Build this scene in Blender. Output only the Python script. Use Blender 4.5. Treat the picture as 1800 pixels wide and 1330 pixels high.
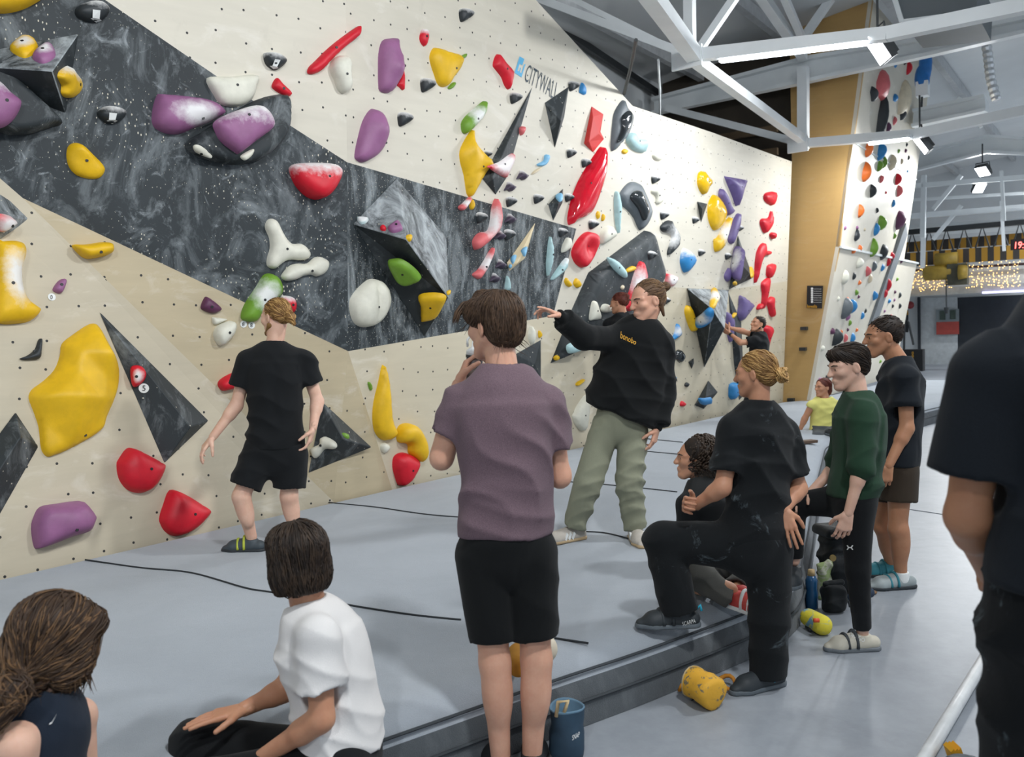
import bpy, bmesh, math, random
import numpy as np
from mathutils import Vector, Matrix, noise
from mathutils.bvhtree import BVHTree
from mathutils.geometry import delaunay_2d_cdt

for _o in list(bpy.data.objects):
    bpy.data.objects.remove(_o)
SC = bpy.context.scene
COL = SC.collection
RNG = random.Random(7)

# ------------------------------------------------------------------ camera
FPX, CX, CY = 1500.0, 900.0, 665.0
CAM = Vector((0, 0, 1.74))
PITCH = -math.atan(85 / FPX)
ROLL = math.radians(2.0)
FWD = Vector((0, math.cos(PITCH), math.sin(PITCH)))
R0 = Vector((1, 0, 0))
U0 = R0.cross(FWD)
RGT = R0 * math.cos(ROLL) - U0 * math.sin(ROLL)
UPV = U0 * math.cos(ROLL) + R0 * math.sin(ROLL)
cam_data = bpy.data.cameras.new('camera')
cam_data.sensor_fit = 'HORIZONTAL'
cam_data.sensor_width = 36.0
cam_data.lens = FPX / 1800 * 36.0
cam_data.clip_end = 200
cam_data.dof.use_dof = True
cam_data.dof.focus_distance = 5.2
cam_data.dof.aperture_fstop = 3.5
cam_ob = bpy.data.objects.new('camera', cam_data)
COL.objects.link(cam_ob)
cam_ob.matrix_world = Matrix(((RGT.x, UPV.x, -FWD.x, CAM.x), (RGT.y, UPV.y, -FWD.y, CAM.y),
                              (RGT.z, UPV.z, -FWD.z, CAM.z), (0, 0, 0, 1)))
SC.camera = cam_ob

# ------------------------------------------------------------------ world, exposure
SC.view_settings.view_transform = 'Standard'
SC.view_settings.look = 'None'
SC.view_settings.exposure = 0.14
SC.view_settings.gamma = 1.0
SC.view_settings.use_curve_mapping = False
world = bpy.data.worlds.new('world')
SC.world = world
world.use_nodes = True
world.node_tree.nodes['Background'].inputs[0].default_value = (0.78, 0.88, 1.0, 1)
world.node_tree.nodes['Background'].inputs[1].default_value = 0.72

# ------------------------------------------------------------------ rays and hall frame
def ray(px, py):
    return (FWD + RGT * ((px - CX) / FPX) + UPV * ((CY - py) / FPX))
def at(px, py, d):
    """world point seen at pixel (px,py), d metres in front of the camera"""
    return CAM + ray(px, py) * d
def on_plane(px, py, p0, n):
    r = ray(px, py)
    k = (p0 - CAM).dot(n) / r.dot(n)
    return CAM + r * k
def on_z(px, py, z):
    return on_plane(px, py, Vector((0, 0, z)), Vector((0, 0, 1)))
def pix(p):
    q = Vector(p) - CAM
    d = q.dot(FWD)
    return (CX + FPX * q.dot(RGT) / d, CY - FPX * q.dot(UPV) / d, d)
HA = math.radians(36.0)
HU = Vector((math.sin(HA), math.cos(HA), 0))     # along the hall
HV = Vector((math.cos(HA), -math.sin(HA), 0))    # across the hall
def hall(s, t, z=0.0):
    return HU * s + HV * t + Vector((0, 0, z))
def on_s(px, py, s):
    return on_plane(px, py, HU * s, HU)

# ------------------------------------------------------------------ scene helpers
def link(o, parent=None):
    COL.objects.link(o)
    if parent is not None:
        o.parent = parent
    return o
def tag(o, label=None, cat=None, group=None, kind=None):
    if label: o['label'] = label
    if cat: o['category'] = cat
    if group: o['group'] = group
    if kind: o['kind'] = kind
    return o
def empty(name, loc=(0, 0, 0), parent=None, mat=None):
    o = bpy.data.objects.new(name, None)
    o.empty_display_size = 0.1
    link(o, parent)
    if mat is not None:
        o.matrix_world = mat
    else:
        o.location = loc
    return o
def mesh_obj(name, verts, faces, mat=None, parent=None, smooth=False, frame=None):
    """frame: world matrix of the object; verts are in world space and moved into it"""
    me = bpy.data.meshes.new(name)
    if frame is not None:
        inv = frame.inverted()
        verts = [inv @ Vector(v) for v in verts]
    me.from_pydata([tuple(v) for v in verts], [], [tuple(f) for f in faces])
    me.update()
    if mat is not None:
        me.materials.append(mat)
    if smooth:
        me.polygons.foreach_set('use_smooth', [True] * len(me.polygons))
    o = bpy.data.objects.new(name, me)
    link(o)
    if frame is not None:
        o.matrix_world = frame
    if parent is not None:
        o.parent = parent
        o.matrix_parent_inverse = parent_inv(parent)
    return o
def parent_inv(p):
    m = p.matrix_basis.copy()
    q = p
    while q.parent is not None:
        m = q.parent.matrix_basis @ q.matrix_parent_inverse @ m
        q = q.parent
    return m.inverted()

class MB:
    """collects shapes in world space, builds one mesh object"""
    def __init__(s): s.v, s.f = [], []
    def add(s, vs, fs):
        b = len(s.v); s.v += [Vector(v) for v in vs]; s.f += [tuple(b + i for i in f) for f in fs]
        return s
    def box(s, c, ax, ay, az):
        c = Vector(c)
        vs = [c + ax * i + ay * j + az * k for i in (-1, 1) for j in (-1, 1) for k in (-1, 1)]
        return s.add(vs, [(0, 1, 3, 2), (4, 6, 7, 5), (0, 4, 5, 1), (2, 3, 7, 6), (0, 2, 6, 4), (1, 5, 7, 3)])
    def bar(s, a, b, w, h=None, up=Vector((0, 0, 1))):
        a, b = Vector(a), Vector(b); h = h or w
        d = (b - a); L = d.length; d = d / L
        x = d.cross(up)
        x = x.normalized() if x.length > 1e-4 else Vector((1, 0, 0))
        y = x.cross(d).normalized()
        return s.box((a + b) / 2, d * L / 2, x * w / 2, y * h / 2)
    def tube(s, pts, rad, n=8, caps=True):
        pts = [Vector(p) for p in pts]
        rads = rad if isinstance(rad, (list, tuple)) else [rad] * len(pts)
        base = len(s.v); prev = None
        for i, p in enumerate(pts):
            d = (pts[min(i + 1, len(pts) - 1)] - pts[max(i - 1, 0)]).normalized()
            if prev is None:
                x = d.orthogonal().normalized()
            else:
                x = (prev - d * prev.dot(d))
                x = x.normalized() if x.length > 1e-6 else d.orthogonal().normalized()
            prev = x; y = d.cross(x)
            for k in range(n):
                a = 2 * math.pi * k / n
                s.v.append(p + (x * math.cos(a) + y * math.sin(a)) * rads[i])
        for i in range(len(pts) - 1):
            for k in range(n):
                k2 = (k + 1) % n
                s.f.append((base + i * n + k, base + i * n + k2, base + (i + 1) * n + k2, base + (i + 1) * n + k))
        if caps:
            s.f.append(tuple(base + k for k in range(n))[::-1])
            s.f.append(tuple(base + (len(pts) - 1) * n + k for k in range(n)))
        return s
    def prism(s, poly, off):
        """planar polygon extruded by vector off"""
        n = len(poly); poly = [Vector(p) for p in poly]
        vs = poly + [p + off for p in poly]
        fs = [tuple(range(n)), tuple(range(2 * n - 1, n - 1, -1))]
        fs += [(i, i + n, (i + 1) % n + n, (i + 1) % n) for i in range(n)]
        return s.add(vs, fs)
    def ball(s, c, r, n=8, m=6, axes=None):
        c = Vector(c); ax = axes or (Vector((r, 0, 0)), Vector((0, r, 0)), Vector((0, 0, r)))
        vs = [c + ax[2]]
        for i in range(1, m):
            th = math.pi * i / m
            for k in range(n):
                a = 2 * math.pi * k / n
                vs.append(c + (ax[0] * math.cos(a) + ax[1] * math.sin(a)) * math.sin(th) + ax[2] * math.cos(th))
        vs.append(c - ax[2])
        fs = [(0, 1 + k, 1 + (k + 1) % n) for k in range(n)]
        for i in range(m - 2):
            for k in range(n):
                a, b = 1 + i * n + k, 1 + i * n + (k + 1) % n
                fs.append((a, a + n, b + n, b))
        L = len(vs) - 1; o = 1 + (m - 2) * n
        fs += [(L, o + (k + 1) % n, o + k) for k in range(n)]
        return s.add(vs, fs)
    def build(s, name, mat, parent=None, smooth=False, frame=None, origin=None):
        if frame is None and origin is None and parent is None and s.v:
            lo = Vector((min(v.x for v in s.v), min(v.y for v in s.v), min(v.z for v in s.v)))
            hi = Vector((max(v.x for v in s.v), max(v.y for v in s.v), max(v.z for v in s.v)))
            origin = Vector(((lo.x + hi.x) / 2, (lo.y + hi.y) / 2, lo.z))
        if frame is None and origin is not None:
            frame = Matrix.Translation(origin)
        o = mesh_obj(name, s.v, s.f, mat, parent, smooth, frame)
        bm = bmesh.new(); bm.from_mesh(o.data)
        bmesh.ops.recalc_face_normals(bm, faces=bm.faces)
        bm.to_mesh(o.data); bm.free()
        return o

# ------------------------------------------------------------------ materials
MATS = {}
def srgb(h):
    """'#rrggbb' or 0-255 tuple to linear"""
    if isinstance(h, str):
        h = tuple(int(h[i:i + 2], 16) for i in (1, 3, 5))
    return tuple(((c / 255) / 12.92 if c / 255 <= 0.04045 else ((c / 255 + 0.055) / 1.055) ** 2.4) for c in h)
class NT:
    def __init__(s, name):
        s.m = bpy.data.materials.new(name); s.m.use_nodes = True
        s.t = s.m.node_tree; s.n = s.t.nodes; s.p = s.n['Principled BSDF']
    def node(s, typ, **kw):
        n = s.n.new(typ)
        for k, v in kw.items():
            if k in n.inputs.keys() if isinstance(k, str) else False: n.inputs[k].default_value = v
            else: setattr(n, k, v)
        return n
    def l(s, a, b): s.t.links.new(a, b)
    def coord(s, which='Object'):
        return s.n.new('ShaderNodeTexCoord').outputs[which]
    def noise(s, vec, scale, detail=3, rough=0.55, dist=0.0):
        n = s.n.new('ShaderNodeTexNoise'); s.l(vec, n.inputs['Vector'])
        n.inputs['Scale'].default_value = scale; n.inputs['Detail'].default_value = detail
        n.inputs['Roughness'].default_value = rough; n.inputs['Distortion'].default_value = dist
        return n.outputs['Fac']
    def ramp(s, fac, stops, interp='LINEAR'):
        r = s.n.new('ShaderNodeValToRGB'); s.l(fac, r.inputs[0]); r.color_ramp.interpolation = interp
        e = r.color_ramp.elements
        while len(e) < len(stops): e.new(0.5)
        for i, (p, c) in enumerate(stops):
            e[i].position = p
            e[i].color = (c, c, c, 1) if isinstance(c, (int, float)) else (*c, 1)
        return r.outputs[0]
    def mix(s, fac, a, b, mode='MIX'):
        n = s.n.new('ShaderNodeMix'); n.data_type = 'RGBA'; n.blend_type = mode
        for sock, val in ((n.inputs[0], fac), (n.inputs[6], a), (n.inputs[7], b)):
            if hasattr(val, 'is_linked'): s.l(val, sock)
            else: sock.default_value = val if isinstance(val, (int, float)) else (*val, 1)
        return n.outputs[2]
    def math(s, op, a, b=None, clamp=False):
        n = s.n.new('ShaderNodeMath'); n.operation = op; n.use_clamp = clamp
        for i, v in enumerate((a, b)):
            if v is None: continue
            if hasattr(v, 'is_linked'): s.l(v, n.inputs[i])
            else: n.inputs[i].default_value = v
        return n.outputs[0]
    def mapping(s, vec, scale=(1, 1, 1), loc=(0, 0, 0), rot=(0, 0, 0)):
        n = s.n.new('ShaderNodeMapping'); s.l(vec, n.inputs[0])
        n.inputs['Scale'].default_value = scale; n.inputs['Location'].default_value = loc
        n.inputs['Rotation'].default_value = rot
        return n.outputs[0]
    def bump(s, h, strength=0.3, dist=0.01):
        n = s.n.new('ShaderNodeBump'); n.inputs['Strength'].default_value = strength
        n.inputs['Distance'].default_value = dist; s.l(h, n.inputs['Height'])
        s.l(n.outputs[0], s.p.inputs['Normal'])
    def col(s, c):
        if hasattr(c, 'is_linked'): s.l(c, s.p.inputs['Base Color'])
        else: s.p.inputs['Base Color'].default_value = (*c, 1)
    def set(s, rough=0.5, metal=0.0, spec=0.5, **kw):
        s.p.inputs['Roughness'].default_value = rough; s.p.inputs['Metallic'].default_value = metal
        s.p.inputs['Specular IOR Level'].default_value = spec
        for k, v in kw.items(): s.p.inputs[k].default_value = v
        return s.m
def plain(name, c, rough=0.5, var=0.12, scale=8, metal=0.0, spec=0.5, bump=0.0, bscale=60, **kw):
    if name in MATS: return MATS[name]
    t = NT(name); c = srgb(c)
    v = t.coord()
    d = tuple(x * (1 - var) for x in c); b = tuple(min(1, x * (1 + var)) for x in c)
    t.col(t.ramp(t.noise(v, scale, 4), [(0.3, d), (0.7, b)]))
    if bump: t.bump(t.noise(v, bscale, 3), bump, 0.004)
    MATS[name] = t.set(rough, metal, spec, **kw)
    return MATS[name]
def emissive(name, c, strength):
    if name in MATS: return MATS[name]
    t = NT(name); t.col((0.8, 0.8, 0.8))
    t.p.inputs['Emission Color'].default_value = (*srgb(c), 1)
    t.p.inputs['Emission Strength'].default_value = strength
    MATS[name] = t.m
    return t.m

def wood_mat(name, c, dots=True, var=0.10, grain=1.0, smear_k=0.35):
    """birch plywood seen on the wall: local X/Y lie in the panel"""
    t = NT(name); c = srgb(c); v = t.coord()
    g = t.noise(t.mapping(v, (0.7, 5, 1), rot=(0, 0, 0.2)), 2.2, 5, 0.6, 0.4)
    big = t.noise(v, 0.7, 3)
    smear = t.noise(t.mapping(v, (1, 2.2, 1), rot=(0, 0, 0.9)), 1.6, 6, 0.65, 1.2)
    d = tuple(x * (1 - var) for x in c); b = tuple(min(1, x * (1 + var * 0.6)) for x in c)
    base = t.mix(0.35 * grain, t.ramp(big, [(0.3, d), (0.7, b)]), t.ramp(g, [(0.35, d), (0.65, b)]))
    base = t.mix(t.math('MULTIPLY', t.ramp(smear, [(0.56, 0.0), (0.75, 1.0)]), smear_k), base, (0.85, 0.82, 0.76))
    scuff = t.noise(t.mapping(v, (1.5, 1, 1), loc=(4, 2, 0)), 2.7, 6, 0.7)
    base = t.mix(t.math('MULTIPLY', t.ramp(scuff, [(0.60, 0.0), (0.80, 1.0)]), 0.22), base, tuple(x * 0.5 for x in c))
    if dots:
        vo = t.n.new('ShaderNodeTexVoronoi'); vo.voronoi_dimensions = '2D'
        vo.inputs['Scale'].default_value = 4.6; vo.inputs['Randomness'].default_value = 0.3
        t.l(v, vo.inputs['Vector'])
        dd = t.math('LESS_THAN', vo.outputs['Distance'], 0.042)
        base = t.mix(dd, base, (0.03, 0.03, 0.03))
    t.col(base)
    return t.set(0.55, 0, 0.35)

def dark_wall_mat(name):
    t = NT(name); v = t.coord()
    base = t.ramp(t.noise(v, 1.1, 4), [(0.3, srgb('#22282b')), (0.7, srgb('#333a3e'))])
    sm = t.noise(t.mapping(v, (1.3, 0.8, 1), rot=(0, 0, -0.5)), 2.0, 8, 0.68, 1.6)
    base = t.mix(t.math('MULTIPLY', t.ramp(sm, [(0.48, 0.0), (0.80, 1.0)]), 0.62), base, srgb('#aeb6ba'))
    sm2 = t.noise(t.mapping(v, (1, 1, 1), loc=(7, 3, 0)), 5.5, 7, 0.72, 2.0)
    base = t.mix(t.math('MULTIPLY', t.ramp(sm2, [(0.57, 0.0), (0.76, 1.0)]), 0.6), base, srgb('#b9c1c5'))
    vo = t.n.new('ShaderNodeTexVoronoi'); vo.voronoi_dimensions = '2D'
    vo.inputs['Scale'].default_value = 24; vo.inputs['Randomness'].default_value = 1.0
    t.l(t.mapping(v, (1, 0.55, 1), rot=(0, 0, 0.4)), vo.inputs['Vector'])
    cl = t.noise(v, 1.7, 2)
    dd = t.math('LESS_THAN', vo.outputs['Distance'], t.ramp(cl, [(0.42, 0.0), (0.68, 0.12)]))
    base = t.mix(dd, base, srgb('#c9c3b2'))
    t.col(base)
    return t.set(0.62, 0, 0.4)
def streak_wall_mat(name):
    t = NT(name); v = t.coord()
    base = t.ramp(t.noise(v, 1.1, 4), [(0.3, srgb('#22282b')), (0.7, srgb('#31383c'))])
    sm = t.noise(t.mapping(v, (3.2, 0.9, 1), rot=(0, 0, -0.35)), 2.2, 9, 0.72, 0.5)
    base = t.mix(t.math('MULTIPLY', t.ramp(sm, [(0.47, 0.0), (0.74, 1.0)]), 0.75), base, srgb('#b2babd'))
    vo = t.n.new('ShaderNodeTexVoronoi'); vo.voronoi_dimensions = '2D'
    vo.inputs['Scale'].default_value = 26; vo.inputs['Randomness'].default_value = 1.0
    t.l(v, vo.inputs['Vector'])
    dd = t.math('LESS_THAN', vo.outputs['Distance'], 0.07)
    base = t.mix(dd, base, srgb('#bdb8aa'))
    t.col(base)
    return t.set(0.62, 0, 0.4)
# ================================================================== lamps (the hall's own and added fill tubes)
M_white_metal = plain('white_painted_steel', '#e9edee', 0.45, 0.05, 2)
M_lamp_glass = emissive('lamp_glass', '#f4f8ff', 14.0)
M_tube_glass = emissive('tube_lamp_glass', '#eef4ff', 9.0)
M_dark_metal = plain('dark_metal', '#2b2f31', 0.45, 0.1, 6)

def flood_lamp(p, aim, label, power, size=0.34, rod=0.5, show=True):
    """hanging LED floodlight: rod, yoke, housing, glass and its light"""
    p, aim = Vector(p), Vector(aim)
    d = (aim - p).normalized()
    x = d.cross(Vector((0, 0, 1))).normalized(); y = x.cross(d)
    root = tag(empty('flood_lamp', p), label, 'lamp')
    b = MB().box(p - d * 0.05, x * size / 2, y * size / 2, d * 0.04)
    for i in range(-3, 4):
        b.box(p - d * 0.11 + x * size * 0.13 * i, x * 0.008, y * size * 0.42, d * 0.03)
    b.build('housing', M_dark_metal, root)
    MB().box(p - d * 0.004, x * size * 0.45, y * size * 0.45, d * 0.006).build('lamp_glass', M_lamp_glass, root)
    top = p + Vector((0, 0, size * 0.75))
    MB().tube([p - d * 0.05 + x * (size / 2 + 0.02), top + x * (size / 2 + 0.02), top - x * (size / 2 + 0.02), p - d * 0.05 - x * (size / 2 + 0.02)], 0.012, 6).build('yoke', M_dark_metal, root)
    MB().tube([top, top + Vector((0, 0, rod))], 0.014, 6).build('rod', M_dark_metal, root)
    L = bpy.data.lights.new('flood_light', 'AREA'); L.shape = 'SQUARE'; L.size = size * 0.9; L.energy = power
    L.color = (0.97, 0.99, 1.0); L.spread = math.radians(150)
    lo = bpy.data.objects.new('flood_light', L); link(lo)
    z = -d
    yy = z.cross(x).normalized()
    lo.matrix_world = Matrix(((x.x, yy.x, z.x, p.x + d.x * .03), (x.y, yy.y, z.y, p.y + d.y * .03), (x.z, yy.z, z.z, p.z + d.z * .03), (0, 0, 0, 1)))
    lo.parent = root; lo.matrix_parent_inverse = parent_inv(root)
    return root
def tube_lamp(a, b, label, power, w=0.11):
    a, b = Vector(a), Vector(b); d = (b - a).normalized()
    root = tag(empty('tube_lamp', (a + b) / 2), label, 'lamp')
    MB().bar(a, b, w, 0.05).build('housing', M_white_metal, root)
    dn = Vector((0, 0, -0.045))
    MB().bar(a + dn + d * .03, b + dn - d * .03, w * 0.7, 0.04).build('tube', M_tube_glass, root)
    L = bpy.data.lights.new('tube_light', 'AREA'); L.shape = 'RECTANGLE'; L.size = (b - a).length; L.size_y = w
    L.energy = power; L.color = (0.93, 0.97, 1.0)
    lo = bpy.data.objects.new('tube_light', L); link(lo)
    z = Vector((0, 0, 1)); x = (d - z * d.z).normalized(); y = z.cross(x); c = (a + b) / 2 + Vector((0, 0, -0.075))
    lo.matrix_world = Matrix(((x.x, y.x, z.x, c.x), (x.y, y.y, z.y, c.y), (x.z, y.z, z.z, c.z), (0, 0, 0, 1)))
    lo.parent = root; lo.matrix_parent_inverse = parent_inv(root)
    return root

# the floodlights seen hanging under the roof, aimed at the climbing wall
p = on_s(1543, 88, 11.2)
flood_lamp(p, hall(9, -6, 2.4), 'bright floodlight hanging in front of the white lead wall, nearest the camera', 60, 0.36, 0.6)
p = on_s(1617, 254, 15.0)
flood_lamp(p, hall(14, -6, 2.2), 'small floodlight under the second cross beam beside the lead wall', 40, 0.36, 0.5)
p = on_s(1727, 302, 21.0)
flood_lamp(p, hall(18, -4, 1), 'far glowing floodlight, upper of the two over the yellow hoist', 110, 0.26, 0.4)
p = on_s(1722, 331, 26.0)
flood_lamp(p, hall(22, 0, 0), 'far glowing floodlight, lower of the two over the yellow hoist', 140, 0.30, 0.4)
# the same row goes on over the camera along the hall
for i, (s_, t_) in enumerate(((6.0, 1.2), (1.5, 0.8), (-3.0, 0.8))):
    flood_lamp(hall(s_, t_, 5.5), hall(s_ - 0.5 + (1.5 if i else 0), -6, 2.2),
               ['floodlight above the mat edge aimed at the boulder wall', 'floodlight hung over the photographer aimed at the wall', 'floodlight hung behind the photographer aimed at the wall'][i], (125, 135, 120)[i], 0.5, 0.6)

# ================================================================== floor
def concrete_mat():
    t = NT('polished_concrete'); v = t.coord()
    a = t.noise(v, 0.55, 6, 0.6, 0.6); b = t.noise(v, 7, 5, 0.7)
    c = t.mix(0.3, t.ramp(a, [(0.3, srgb('#858b93')), (0.7, srgb('#a0a6ad'))]), t.ramp(b, [(0.3, srgb('#7d838b')), (0.75, srgb('#abb0b6'))]))
    st = t.noise(t.mapping(v, (1, 1, 1), loc=(3, 8, 0)), 1.3, 7, 0.7, 1.5)
    c = t.mix(t.math('MULTIPLY', t.ramp(st, [(0.55, 0.0), (0.72, 1.0)]), 0.3), c, srgb('#777b83'))
    t.col(c); t.bump(b, 0.05, 0.01)
    return t.set(0.42, 0, 0.4)
M_concrete = concrete_mat()
fl = MB().add([hall(-14, -7.5), hall(-14, 16), hall(40, 16), hall(40, -7.5)], [(0, 1, 2, 3)]).build('floor', M_concrete)
tag(fl, kind='structure')
MB().bar(on_z(1540, 886, 0.002), on_z(1800, 925, 0.002), 0.012, 0.004).build('floor_joint', plain('joint_dark', '#6d7278', 0.8), fl)

# ================================================================== crash mat
def fabric_mat(name, c, c2, sc=1.0):
    t = NT(name); v = t.coord()
    a = t.noise(v, 0.9, 6, 0.6, 0.8); b = t.noise(v, 140, 3, 0.8); w = t.noise(t.mapping(v, (3, 14, 3), rot=(0, 0, 0.6)), 1.2, 4, 0.6)
    col = t.mix(0.3, t.ramp(a, [(0.3, srgb(c2)), (0.7, srgb(c))]), t.ramp(b, [(0.3, srgb(c2)), (0.7, srgb(c))]))
    col = t.mix(t.math('MULTIPLY', t.ramp(w, [(0.5, 0.0), (0.75, 1.0)]), 0.12), col, srgb('#b4babf'))
    t.col(col)
    rn = t.n.new('ShaderNodeTexNoise'); rn.noise_type = 'RIDGED_MULTIFRACTAL'
    t.l(t.mapping(v, (1, 2.2, 1), rot=(0, 0, 0.5)), rn.inputs['Vector'])
    rn.inputs['Scale'].default_value = 0.9; rn.inputs['Detail'].default_value = 2; rn.inputs['Roughness'].default_value = .4; rn.inputs['Distortion'].default_value = 1.2
    wk = t.math('MULTIPLY', rn.outputs['Fac'], t.ramp(t.noise(v, 0.5, 2), [(0.45, 0.0), (0.7, 1.0)]))
    t.bump(t.math('ADD', t.math('MULTIPLY', wk, .5), t.math('ADD', t.math('MULTIPLY', t.noise(v, 260, 2), .05), t.math('MULTIPLY', t.noise(v, 9, 4), .05))), 0.8, 0.08)
    return t.set(0.95, 0, 0.15, **{'Sheen Weight': 0.2})
M_mat = fabric_mat('grey_mat_cover', '#abb2ba', '#979ea6')
M_mat_side = fabric_mat('grey_mat_side', '#5c6165', '#4c5155')
MATZ = 0.30
def pl_dist(P, poly):
    """distance of points P (n,2) to closed polyline"""
    d = np.full(len(P), 1e9)
    for i in range(len(poly)):
        a, b = poly[i], poly[(i + 1) % len(poly)]
        ab = b - a; k = np.clip(((P - a) @ ab) / max(ab @ ab, 1e-12), 0, 1)
        d = np.minimum(d, np.linalg.norm(P - a - k[:, None] * ab, axis=1))
    return d
def pl_inside(P, poly):
    c = np.zeros(len(P), bool); n = len(poly)
    for i in range(n):
        x1, y1 = poly[i]; x2, y2 = poly[(i + 1) % n]
        k = (y1 > P[:, 1]) != (y2 > P[:, 1])
        with np.errstate(divide='ignore', invalid='ignore'):
            xx = (x2 - x1) * (P[:, 1] - y1) / (y2 - y1) + x1
        c ^= k & (P[:, 0] < xx)
    return c
_c = on_z(1322, 1158, 0); _f = on_z(1028, 1276, 0)
_l = _f + (_f - _c) * 4.5
_edge = [_l, _f, on_z(1111, 1247, 0), on_z(1230, 1197, 0), _c, on_z(1385, 1128, 0), on_z(1412, 1096, 0), on_z(1428, 1000, 0), on_z(1440, 905, 0), on_z(1456, 822, 0), on_z(1520, 785, 0), on_z(1602, 756, 0), on_z(1640, 744, 0), on_z(1740, 720, 0)]
_off = HV * 0.02
_back = [hall(21, -0.5), hall(21, -4.3), on_z(1426, 702.5, MATZ) + _off, on_z(1375, 707, MATZ) + _off, on_z(690, 860, MATZ) + _off, on_z(587, 883, MATZ) + _off, on_z(0, 1016, MATZ) + _off, on_z(0, 1016, MATZ) * 4 - on_z(587, 883, MATZ) * 3]
mat_poly = np.array([(p.x, p.y) for p in _edge + _back])
def catmull(pts, per=6, closed=True):
    n = len(pts); out = []
    for i in range(n if closed else n - 1):
        p0, p1, p2, p3 = (pts[(i + k) % n] if closed else pts[min(max(i + k, 0), n - 1)] for k in (-1, 0, 1, 2))
        for k in range(per):
            t = k / per
            out.append(0.5 * ((2 * p1) + (p2 - p0) * t + (2 * p0 - 5 * p1 + 4 * p2 - p3) * t * t + (3 * p1 - p0 - 3 * p2 + p3) * t ** 3))
    if not closed: out.append(pts[-1])
    return out
def mat_wave(x, y):
    return 0.012 * noise.noise((x * 0.8, y * 0.8, 0)) + 0.010 * noise.noise((x * 2.2 + y, y * 1.0, 4)) 
def build_mat():
    e = [np.array((p.x, p.y)) for p in _edge]
    edge = e
    _e = np.array(edge); _s = np.concatenate([[0], np.cumsum(np.linalg.norm(np.diff(_e, axis=0), axis=1))])
    _q = np.arange(0, _s[-1], 0.09)
    edge = list(np.stack([np.interp(_q, _s, _e[:, 0]), np.interp(_q, _s, _e[:, 1])], 1))
    for _ in range(6):
        ee = np.array(edge); ee[1:-1] = (ee[:-2] + ee[1:-1] * 2 + ee[2:]) / 4; edge = list(ee)
    back = [np.array((p.x, p.y)) for p in _back]
    poly = np.array(edge + back)
    lo, hi = poly.min(0), poly.max(0)
    xs = np.arange(lo[0], hi[0], 0.16); ys = np.arange(lo[1], hi[1], 0.16)
    G = np.array([(x, y) for y in ys for x in xs])
    G = G[pl_inside(G, poly)]
    G = G[pl_dist(G, poly) > 0.31]
    rings = []
    for off in (0.012, 0.03, 0.06, 0.10, 0.15, 0.21, 0.28):
        rr = []
        for i in range(1, len(edge) - 1):
            d = edge[i + 1] - edge[i - 1]; d = d / np.linalg.norm(d)
            q = edge[i] + np.array((-d[1], d[0])) * off
            rr.append(q)
        rr = np.array(rr); rings += list(rr[pl_dist(rr, poly) > off * 0.93])
    rings = np.array(rings); rings = rings[pl_inside(rings, poly)]
    P = np.vstack([poly, rings, G])
    nb = len(poly)
    vs, es, fs, *_ = delaunay_2d_cdt([Vector(p) for p in P], [(i, (i + 1) % nb) for i in range(nb)], [], 1, 1e-5)
    Q = np.array([(v.x, v.y) for v in vs])
    ed = np.array(edge)
    d = np.full(len(Q), 1e9)
    for i in range(len(ed) - 1):
        a, b = ed[i], ed[i + 1]; ab = b - a
        k = np.clip(((Q - a) @ ab) / (ab @ ab), 0, 1)
        d = np.minimum(d, np.linalg.norm(Q - a - k[:, None] * ab, axis=1))
    k = np.clip(d / 0.28, 0, 1)
    Z = MATZ * (1 - (1 - k) ** 3.0) ** (1 / 3.0)
    out = [Vector((q[0], q[1], z + (mat_wave(q[0], q[1]) if z > 0.295 else 0))) for q, z in zip(Q, Z)]
    o = mesh_obj('crash_mat', out, fs, M_mat, None, True, Matrix.Translation(Vector((1.5, 5, 0))))
    tag(o, 'huge grey fabric bouldering mat covering the floor below the climbing wall', 'crash mat')
    o.data.materials.append(M_mat_side)
    sm_ = np.array([d[list(f)].max() for f in fs]) <= 0.0325
    o.data.polygons.foreach_set('material_index', sm_.astype(np.int32))
    # piping that runs round the edge
    def piping(off, z, name):
        pts = []
        for i in range(1, len(edge) - 1):
            dd = edge[i + 1] - edge[i - 1]; dd = dd / np.linalg.norm(dd)
            q = edge[i] + np.array((-dd[1], dd[0])) * off
            pts.append(Vector((q[0], q[1], z)))
        MB().tube(pts, 0.007, 5).build('edge_seam', plain('seam_dark', '#3c4145', 0.9), o)
    piping(0.000, 0.115, 'a'); piping(0.028, 0.235, 'b')
    # loose seams crossing the cover
    M_seam = plain('seam_thread', '#2a2e31', 0.9)
    for pts in ([(150, 984), (250, 999), (340, 1008), (430, 1033), (470, 1040), (560, 1054), (640, 1069), (720, 1081), (810, 1089)],
                [(550, 881), (640, 890), (740, 903), (812, 909)], [(990, 845), (1060, 850), (1190, 865)],
                [(985, 778), (1100, 790), (1200, 800)], [(975, 1122), (1034, 1131)], [(1010, 935), (1060, 938), (1110, 950)], [(1120, 770), (1200, 778)]):
        w = [on_z(x, y, MATZ) for x, y in pts]
        fine = catmull([np.array(p) for p in w], 8, False)
        MB().tube([Vector((p[0], p[1], MATZ + mat_wave(p[0], p[1]) + 0.004)) for p in fine], 0.0055, 5).build('cover_seam', M_seam, o)
    return o
crash_mat = build_mat()

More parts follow.
